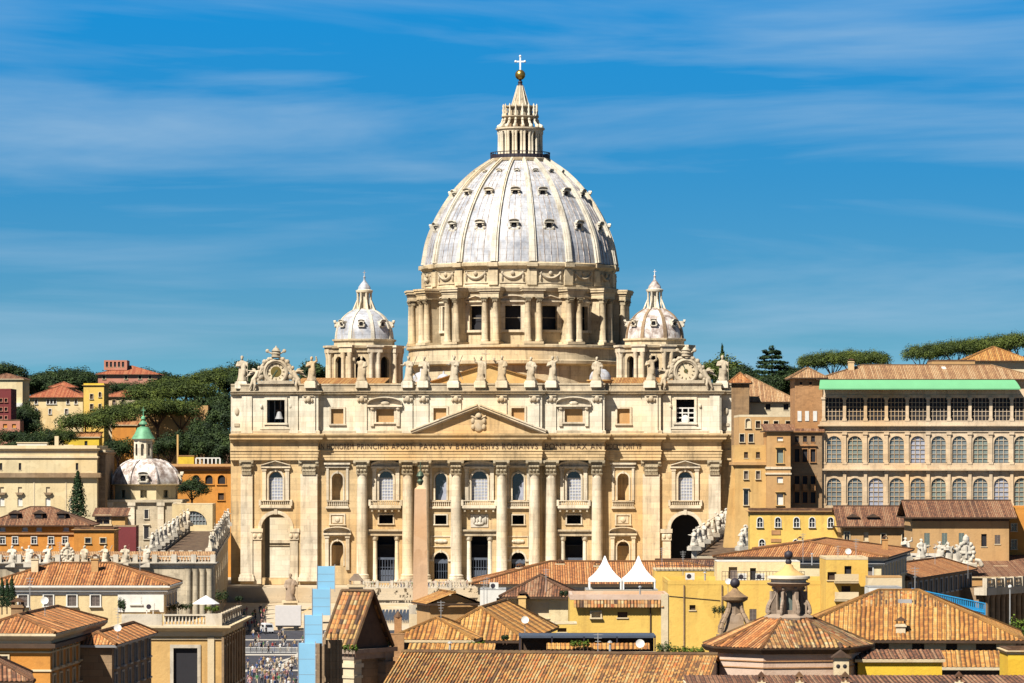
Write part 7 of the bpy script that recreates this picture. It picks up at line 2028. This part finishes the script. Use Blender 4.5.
# light blue stepped boxes
bx = thing('stepped_blue_tower', 'stepped tower of four light blue boxes left of the gabled bell cote', 'tower', (X(318, 285), 285, Z(690, 285)))
b0 = Vector((X(318, 285), 285, Z(690, 285)))
for i, (ua, ub, va, vb, dy) in enumerate(((298.5, 315, 643.5, 690, 0), (304.5, 322, 615.5, 643.3, .5), (312.5, 330, 589.3, 615.3, .9), (317.5, 334.5, 566.5, 589.1, 1.3))):
    mb = MB(); Yb = 285+dy; mb.box(X(ua, Yb)-b0.x, X(ub, Yb)-b0.x, dy, dy+1.0, Z(vb, Yb)-b0.z, Z(va, Yb)-b0.z); bo = mb.build('box', M['lightblue'], bx); mb = MB(); xa_, xb_ = X(ua, Yb)-b0.x, X(ub, Yb)-b0.x; za_, zb2 = Z(vb, Yb)-b0.z, Z(va, Yb)-b0.z
    for q in range(1, 3): mb.box(xa_+.02, xb_-.02, dy-.01, dy-.002, za_+(zb2-za_)*q/3-.006, za_+(zb2-za_)*q/3+.006)
    mb.box(xa_-.05, xa_, dy-.03, dy+.03, za_-.2, zb2+.15); mb.box(xb_, xb_+.05, dy-.03, dy+.03, za_-.2, zb2+.15); mb.build('frame', M['greypaint'], bo)
mb = MB(); mb.box(X(316, 288)-b0.x, X(342, 288)-b0.x, 3.2, 3.4, -3, Z(640, 288)-b0.z)
for u in (319, 325, 331, 338): mb.box(X(u, 288)-b0.x-.05, X(u, 288)-b0.x+.05, 3.0, 3.2, -3, Z(632, 288)-b0.z)
mb.build('backing', M['brownstone'], bx)
# pergola
pg = thing('pergola', 'flat blue-grey canopy on thin posts over a shady roof terrace', 'pergola', (X(588, 330), 330, Z(652, 330)))
s_ = 330/F; wa, wb = (519-588)*s_, (656-588)*s_; hh = 15.5*s_
mb = MB(); mb.box(wa, wb, .1, 5.5, hh-.05, hh+.05); mb.box(wa, wb, .0, .09, hh-.12, hh+.08); mb.build('canopy', M['canopy'], pg)
for u in (520, 552, 584, 617, 655):
    for y in (.05, 5.3): mb = MB(); mb.box((u-588)*s_-.05, (u-588)*s_+.05, y-.05, y+.05, -1, hh); mb.build('post', M['iron'], pg)
mb = MB(); mb.box(wa, wb, 5.6, 5.9, -1, hh+.05); mb.build('rear_wall', M['wood'], pg)
ls = thing('terrace_awning_roof', 'strip of ochre tile roof seen under the blue-grey canopy', 'roof', (X(597, 329.3), 329.3, Z(651, 329.3)))
mb = MB(); mb.roof_face([(-4.2, 0, .12), (4.4, 0, .12), (4.4, .6, .62), (-4.2, .6, .62)], .34, .06); mb.build('tiles', M['tile_y'], ls); mb = MB(); mb.box(-4.2, 4.4, .12, .6, -1.5, .2); mb.build('wall', M['wood'], ls)
# white pagoda tents
for u, lab in ((605.2, 'left one of two white pointed tents on the roof terrace'), (639, 'right one of two white pointed tents on the roof terrace')):
    t = thing('pagoda_tent', lab, 'tent', (X(u, 470), 470, Z(592, 470)), 0, 'white pointed tents')
    s_ = 470/F; hw = 16.3*s_; z0 = 12*s_; z1 = 36*s_
    mb = MB(); P_ = [(1.0, z0), (.98, z0+.12), (.72, z0+.55), (.45, z0+1.15), (.2, z0+1.95), (.05, z1-.12), (0, z1)]
    mb.lathe([(hw*1.414*r_, z) for r_, z in P_], 0, 1.9, 4, twist=pi/4, cap=False); mb.build('canopy', M['tent'], t)
    mb = MB(); mb.sweep([(-hw, 1.9-hw), (hw, 1.9-hw), (hw, 1.9+hw), (-hw, 1.9+hw)], [(.03, z0+.05), (.03, z0-.22), (0, z0-.22)], True); mb.build('valance', M['tent'], t)
    for sx in (-1, 1):
        for sy in (-1, 1): mb = MB(); mb.box(sx*(hw-.08)-.09, sx*(hw-.08)+.09, 1.9+sy*(hw-.08)-.09, 1.9+sy*(hw-.08)+.09, -.5, z0); mb.build('post', M['tent'], t)
tt, ttq = bld('tent_terrace', 'flat roof terrace block carrying the two white tents', 'building', 586, 658, 465, 590.5, M['palewall'], 8, 0, GZ, ('flat', .1, M['greypaint'], 0))
# parasol and shrubs on the left terrace
um = thing('parasol', 'white parasol open on the balustraded terrace at left', 'parasol', (X(206, 436), 436, Z(617, 436)))
mb = MB(); mb.lathe([(1.5, 1.45), (1.45, 1.5), (.7, 2.0), (0, 2.4)], n=8); mb.build('canopy', M['tent'], um); mb = MB(); mb.tube((0, 0, -1), (0, 0, 1.6), .04, .04, 6); mb.build('pole', M['wood'], um)
def shrub(u, v, Y, w_, h, label, mat='deepleaf', group=None, n=500, name='shrub'):
    t = thing(name, label, 'plant', (X(u, Y), Y, Z(v, Y)), 0, group); mb = MB(); r = random.Random(int(u*10))
    k = max(2, int(w_/h*2.2))
    for i in range(k):
        c = (-w_/2+w_*(i+.5)/k, r.uniform(-.3, .3)*h, h*.5*r.uniform(.8, 1.1)); leaves(mb, c, (w_/k*.75, h*.45, h*.5), n//k, .055+.02*h, r, .3, .4)
    mb.build('foliage', M[mat], t)
    mb = MB()
    for i in range(k): x = -w_/2+w_*(i+.5)/k; mb.tube((x, 0, -.4), (x+r.uniform(-.1, .1), 0, h*.5), .03, .02, 5)
    mb.build('stems', M['bark'], t); return t
shrub(172, 611, 434, 1.9, 1.0, 'dark green shrubs beside the house wall on the left terrace')
shrub(186, 610, 433, 1.4, .8, 'dark green shrub left of the white parasol')
shrub(212, 612, 440, 1.6, .75, 'bright green planted trough under the white parasol', 'lightleaf')
shrub(222, 602, 444, 1.3, 1.5, 'bushy tree-like shrub just right of the white parasol')
shrub(239, 601, 446, .8, .6, 'small green shrub at the right end of the left terrace')
shrub(122, 611, 430, .8, 1.6, 'dark climbing shrub at the left end of the white wall panel')
for i, (u, h) in enumerate(((2, 2.1), (7, 1.9), (12, 2.3))):
    t = tree('cypress', u, 597-h*9, 422, h+1, ['leftmost of three slim dark cypress bushes on the left roof', 'middle one of three slim dark cypress bushes on the left roof', 'rightmost and tallest of three slim dark cypress bushes on the left roof'][i], 'cypress', 'slim cypress bushes', 0, .9, 'cypress_bush')
t = shrub(343, 652, 294, 2.2, .6, 'tuft of bright grass and weeds at the eave of the gabled bell cote', 'lightleaf', None, 700, 'weeds')
shrub(476, 648, 325, 1.5, .6, 'bright green bush in the shady loggia below the hip roof', 'lightleaf')
shrub(440, 648, 326, 3.0, .5, 'dark row of plants in the shady loggia below the hip roof')
shrub(580, 647, 329, 1.6, .6, 'green plants under the middle of the blue-grey canopy', 'lightleaf')
shrub(664, 655, 318, 1.2, 1.2, 'dark green bush at the right end of the canopy terrace')
shrub(688, 655, 318, 2.6, .75, 'bright yellow-green hedge behind the mottled roof ridge', 'lightleaf', None, 900)
shrub(564, 597, 424, .9, .9, 'dark climbing plant at the right corner of the brown hip pavilion')
shrub(719, 614, 432, 1.4, 1.0, 'grey-green plant on the yellow wall left of the stone turret')
shrub(1019, 638, 370, 1.6, 2.2, 'light green bush at the right edge beside the colonnade', 'lightleaf')
shrub(505, 640, 345, .6, .5, 'little green tuft on the gutter of the hip roof house')
# satellite dishes and aerials
def dish(u, v, Y, label):
    t = thing('satellite_dish', label, 'satellite dish', (X(u, Y), Y, Z(v, Y))); mb = MB()
    Mx = Matrix.Translation((0, -.2, .7)) @ Matrix.Rotation(radians(70), 4, 'X')
    mb.lathe([(0, 0), (.18, .03), (.34, .11)], n=16, M=Mx, cap=False); mb.build('reflector', M['whitepaint'], t, 60)
    mb = MB(); mb.tube((0, 0, -.6), (0, 0, .8), .03, .03, 6); mb.tube((0, -.2, .5), (0, -.75, .75), .015, .015, 5); mb.build('mast', M['greypaint'], t)
dish(525, 628, 349, 'white satellite dish on the right slope of the hip roof house')
dish(728, 588, 430, 'white satellite dish on the yellow terrace left of the stone lantern')
def aerial(u, v, Y, h, label):
    t = thing('aerial', label, 'aerial', (X(u, Y), Y, Z(v, Y))); mb = MB(); mb.tube((0, 0, -.5), (0, 0, h), .035, .03, 5); mb.build('mast', M['greypaint'], t)
    mb = MB()
    for k in range(4): mb.tube((-.35+.06*k, 0, h-.15-.25*k), (.35-.06*k, 0, h-.15-.25*k), .02, .02, 4)
    mb.build('rods', M['greypaint'], t)
aerial(546, 596, 430, 3.0, 'thin aerial on the brown hip pavilion roof')
aerial(683, 571, 470, 2.4, 'thin aerial on the roof terrace right of the white tents')
aerial(803, 560, 500, 3.4, 'thin aerial on the cream street palace roof')
aerial(968, 575, 560, 5.5, 'tall aerial mast at the end of the dark street block')
aerial(487, 600, 446, 2.6, 'thin aerial on the low white house')
ph = thing('street_lamp', 'tall grey lamp post in the shade of the colonnade at right', 'street lamp', (X(1010, 575), 575, Z(650, 575)))
mb = MB(); mb.tube((0, 0, -3), (0, 0, 9), .14, .09, 8); mb.build('post', M['greypaint'], ph); mb = MB(); mb.ball((0, 0, 9.2), .3, 10, 8); mb.build('lamp', M['whitepaint'], ph)

# ------------------------------------------------ trees
gp = 'umbrella pines on the left hill'
for i, a in enumerate(((85, 414, 1030, 12.5, 1.25, 'broad dark umbrella pine in front of the cream villa'), (113, 407, 1050, 12.5, 1.05, 'umbrella pine just right of the broad dark pine'),
        (137, 402, 1070, 12, 1.1, 'umbrella pine behind the green cupola'), (158, 399, 1075, 13, 1.05, 'umbrella pine right of the green cupola, lower tier'), (180, 401, 1080, 13, .9, 'umbrella pine at the right end of the lower tier'),
        (148, 386, 1130, 13, 1.15, 'upper tier umbrella pine above the green cupola'), (170, 379, 1140, 14, 1.2, 'tallest upper tier umbrella pine on the left hill'), (192, 382, 1135, 14, 1.1, 'upper tier umbrella pine nearest the church'),
        (207, 372, 1180, 13, 1.1, 'umbrella pine on the skyline left of the church'), (226, 368, 1190, 13, 1.1, 'skyline umbrella pine touching the left end of the church'),
        (62, 430, 1010, 9, 1.0, 'small umbrella pine below the broad dark pine'))):
    tree('pine', a[0], a[1], a[2], a[3], a[5], 'pine', gp, i % 3, a[4])
gp = 'dark round trees on the left hill'
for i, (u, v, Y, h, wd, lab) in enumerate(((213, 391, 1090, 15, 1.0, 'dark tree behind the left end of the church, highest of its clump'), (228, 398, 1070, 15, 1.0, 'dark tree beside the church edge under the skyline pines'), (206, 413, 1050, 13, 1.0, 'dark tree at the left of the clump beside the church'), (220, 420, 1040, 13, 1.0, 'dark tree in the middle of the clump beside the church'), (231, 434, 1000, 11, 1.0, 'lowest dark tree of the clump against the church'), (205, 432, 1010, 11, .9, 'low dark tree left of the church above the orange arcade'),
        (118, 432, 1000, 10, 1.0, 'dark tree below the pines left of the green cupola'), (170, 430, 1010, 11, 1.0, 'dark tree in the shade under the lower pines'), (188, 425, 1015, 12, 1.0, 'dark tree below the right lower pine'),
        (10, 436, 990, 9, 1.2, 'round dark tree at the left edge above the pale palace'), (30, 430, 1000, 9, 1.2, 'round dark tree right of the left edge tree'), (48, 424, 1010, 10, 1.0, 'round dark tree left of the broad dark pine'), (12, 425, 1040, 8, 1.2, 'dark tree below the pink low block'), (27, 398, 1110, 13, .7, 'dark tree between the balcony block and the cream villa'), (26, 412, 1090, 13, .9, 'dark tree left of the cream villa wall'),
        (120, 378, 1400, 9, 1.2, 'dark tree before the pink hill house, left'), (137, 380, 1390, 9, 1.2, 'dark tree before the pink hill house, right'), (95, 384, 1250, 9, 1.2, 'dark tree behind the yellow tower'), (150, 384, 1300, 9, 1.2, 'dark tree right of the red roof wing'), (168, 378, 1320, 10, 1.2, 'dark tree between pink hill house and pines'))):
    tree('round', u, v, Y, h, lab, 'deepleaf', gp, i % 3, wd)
gp = 'trees on the far left skyline'
for i, (u, v, lab) in enumerate(((2, 356, 'dark skyline tree at the very left edge'), (18, 370, 'skyline tree second from the left edge'), (31, 371, 'low skyline tree left of the far ridge wood'), (41, 367, 'far ridge tree at the left end of the wood'), (51, 365, 'far ridge tree left of the wood middle'), (61, 364, 'far ridge tree at the wood middle'), (71, 364, 'far ridge tree right of the wood middle'), (81, 365, 'far ridge tree near the right end of the wood'), (91, 368, 'far ridge tree at the right end of the wood'), (99, 376, 'far tree at the left end of the pink hill house'),
        (150, 366, 'skyline tree behind the right end of the pink hill house'), (160, 366, 'skyline tree just right of the pink hill house'), (170, 369, 'far skyline tree sloping down from the pink hill house'), (181, 374, 'last far skyline tree before the umbrella pines'))):
    tree('round', u, v, 1520+20*(i % 3), 17, lab, 'deepleaf', gp, i % 3, 1.3)
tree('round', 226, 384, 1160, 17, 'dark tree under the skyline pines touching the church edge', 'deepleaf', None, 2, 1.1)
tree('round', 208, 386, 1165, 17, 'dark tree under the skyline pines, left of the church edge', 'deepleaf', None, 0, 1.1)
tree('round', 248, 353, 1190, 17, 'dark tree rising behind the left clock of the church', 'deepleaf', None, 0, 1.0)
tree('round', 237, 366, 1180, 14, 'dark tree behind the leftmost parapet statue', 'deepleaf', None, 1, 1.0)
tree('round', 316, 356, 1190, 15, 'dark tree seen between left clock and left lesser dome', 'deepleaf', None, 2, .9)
tree('round', 192, 475, 935, 8, 'round green tree before the orange arcaded building', 'deepleaf', None, 1, 1.15)
tree('cypress', 78, 472, 850, 10, 'single dark cypress before the pale palace', 'cypress', None, 0, 1.25)
gp = 'trees on the right skyline'
for i, (k, u, v, Y, h, wd, mt, lab) in enumerate((('round', 706, 354, 1180, 16, 1.1, 'pine', 'round tree just right of the right clock'), ('round', 722, 352, 1190, 16, 1.2, 'pine', 'round tree behind the last parapet statue at right'), ('round', 736, 360, 1170, 14, 1.1, 'deepleaf', 'round tree left of the tall cedar'),
        ('cypress', 722.5, 346, 1200, 17, .7, 'cypress', 'thin cypress tip above the round trees right of the church'), ('cedar', 772, 345, 1120, 17, 1.15, 'cypress', 'tall layered cedar right of the church'), ('round', 752, 366, 1110, 13, 1.1, 'deepleaf', 'dark tree at the foot of the cedar, left'), ('round', 790, 358, 1130, 14, 1.1, 'deepleaf', 'dark tree just right of the cedar'), ('round', 770, 372, 1100, 12, 1.3, 'deepleaf', 'low dark tree under the cedar'), ('round', 800, 366, 1090, 12, 1.2, 'deepleaf', 'low dark tree behind the corner tower roof'),
        ('pine', 812, 355, 1120, 12, .8, 'pine', 'umbrella pine just right of the corner tower roof'), ('pine', 832, 352, 1120, 12, .95, 'pine', 'umbrella pine left of the palace chimney'), ('pine', 852, 351.5, 1125, 12, .95, 'pine', 'umbrella pine behind the palace chimney'), ('pine', 873, 352, 1120, 12, .95, 'pine', 'umbrella pine at the right end of the middle grove'),
        ('pine', 921, 346, 1090, 12, .85, 'pine', 'first umbrella pine of the right grove, at the gap'), ('pine', 937, 344, 1095, 12, .8, 'pine', 'second umbrella pine of the right grove'), ('pine', 957, 341, 1090, 12.5, .9, 'pine', 'third umbrella pine of the right grove'), ('pine', 978, 339, 1095, 12.5, .9, 'pine', 'umbrella pine left of the hilltop pavilion peak'), ('pine', 998, 337, 1090, 13, .9, 'pine', 'umbrella pine behind the hilltop pavilion peak'), ('pine', 1019, 334, 1080, 13, .95, 'pine', 'last umbrella pine at the right edge'))):
    tree(k, u, v, Y, h, lab, mt, gp if k != 'cedar' else None, i % 3, wd)

# roof clutter: air conditioners, vents, pipes
def aircon(u, v, Y, label, rz=0.0):
    t = thing('air_conditioner', label, 'air conditioner', (X(u, Y), Y, Z(v, Y)), rz, 'rooftop air conditioners'); mb = MB(); mb.box(-.5, .5, -.2, .2, .1, .85); mb.box(-.4, -.3, -.15, .15, -.3, .1); mb.box(.3, .4, -.15, .15, -.3, .1); mb.build('casing', M['whitepaint'], t)
    mb = MB(); mb.lathe([(0, 0), (.27, 0)], -.12, 0, 14, M=Matrix.Translation((-.0, -.205, .48)) @ Matrix.Rotation(pi/2, 4, 'X'), cap=False); mb.build('fan_grille', M['iron'], t)
aircon(742, 581, 441, 'white air conditioner on the yellow terrace edge, left of the lantern')
aircon(760, 581, 441, 'white air conditioner on the yellow terrace edge, nearest the lantern')
aircon(690, 580.5, 441, 'white air conditioner alone on the yellow roof right of the tents')
aircon(494, 590, 447, 'white air conditioner on the low white house roof')
for u, v, Y, lab in ((640, 595, 400.4, 'slim white vent pipe on the yellow low house parapet'), (705, 580, 440.6, 'slim white vent pipe on the blank yellow terrace house'), (812, 560.5, 500, 'slim pipe chimney on the cream palace roof slope'), (610, 653, 302, 'short vent pipe on the mottled roof ridge'), (450, 653.5, 302, 'short vent pipe on the left half of the mottled roof ridge')):
    t = thing('vent_pipe', lab, 'vent pipe', (X(u, Y), Y, Z(v, Y))); mb = MB(); mb.tube((0, 0, -.6), (0, 0, .7), .09, .09, 8); mb.build('pipe', M['greypaint'], t); mb = MB(); mb.lathe([(.2, .78), (.14, .9), (0, .96)], n=8); mb.build('cowl', M['greypaint'], t)
rl = thing('terrace_railing', 'thin dark railing along the edge of the yellow terrace house', 'railing', (X(722, 440.3), 440.3, Z(585, 440.3)+.5))
mb = MB(); lattice(mb, 0, 9.2, 0, 1.0, 0, 26, 2, .022); mb.build('bars', M['iron'], rl)
for i, (u, v, Y) in enumerate(((598, 573, 497), (560, 571, 498), (718, 573, 497), (520, 575, 497))):
    t = thing('roof_chimney', ['cream chimney on the long house roof behind the left tent', 'cream chimney on the long house roof above the brown pavilion', 'cream chimney at the right end of the long house roof', 'cream chimney at the left of the long house roof'][i], 'chimney', (X(u, Y), Y, Z(v, Y)))
    mb = MB(); mb.box(-.5, .5, -.4, .4, -1.2, .8); mb.box(-.6, .6, -.5, .5, .8, .95); mb.build('stack', M['palewall'], t); mb = MB(); mb.prism([(-.55, 1.2), (.55, 1.2), (0, 1.55)], -.4, .4)
    for sx in (-.4, .4): mb.box(sx-.06, sx+.06, -.3, .3, .95, 1.22)
    mb.build('cap', M['tile_o'], t)

for u, v, Y, h, lab in ((30, 607, 340, 2.6, 'thin aerial on the orange house roof at lower left'), (118, 632, 352, 2.2, 'thin aerial on the brown street house roof'), (60, 565, 438, 2.6, 'thin aerial on the cream house roof, left of its middle'), (140, 566, 438, 2.2, 'thin aerial at the right end of the cream house roof'),
        (484, 606, 362, 2.4, 'thin aerial on the ridge of the hip roof house'), (441, 621, 351, 1.8, 'thin aerial on the low tiled wing'), (598, 654, 300, 1.6, 'thin aerial standing on the mottled roof ridge'), (856, 560, 436, 2.4, 'thin aerial on the yellow stair tower'), (838, 560, 436, 1.6, 'short aerial at the left of the yellow stair tower'),
        (915, 592, 343, 2.2, 'thin aerial on the ochre hip roof ridge'), (935, 561, 590, 2.6, 'thin aerial on the dark street block roof'), (880, 515, 697, 3.0, 'thin aerial on the tan house ridge'), (960, 511, 667, 3.0, 'thin aerial on the orange-brown block ridge'), (70, 513, 808, 3.0, 'thin aerial on the brown roof house'), (662, 568, 497, 2.6, 'thin aerial on the long house behind the right tent')):
    aerial(u, v, Y, h, lab)
dish(118, 636, 349, 'white satellite dish on the brown street house roof'); dish(848, 558, 433, 'white satellite dish on the yellow stair tower'); dish(640, 653, 301, 'white satellite dish on the mottled roof ridge'); dish(45, 609, 338, 'white satellite dish on the orange house roof')
aircon(150, 611, 431, 'white air conditioner before the white wall panel at left')
for i, (u, v, Y, lab) in enumerate(((95, 566, 436, 'squat chimney on the cream house ridge at left'), (35, 566, 436, 'squat chimney at the left of the cream house ridge'), (885, 545, 545, 'squat chimney at the right of the cream street palace roof'), (800, 546, 540, 'squat chimney on the middle of the cream street palace roof'))):
    t = thing('roof_chimney', lab, 'chimney', (X(u, Y), Y, Z(v, Y))); w_ = .38
    mb = MB(); mb.box(-w_, w_, -.3, .3, -1.3, .7); mb.box(-w_-.08, w_+.08, -.38, .38, .7, .82); mb.build('stack', M['palewall'] if i % 2 else M['tanwall'], t)
    mb = MB(); mb.prism([(-w_, 1.05), (w_, 1.05), (0, 1.35)], -.3, .3)
    for sx in (-w_+.05, w_-.05): mb.box(sx-.05, sx+.05, -.25, .25, .82, 1.07)
    mb.build('cap', M['tile_o'], t)
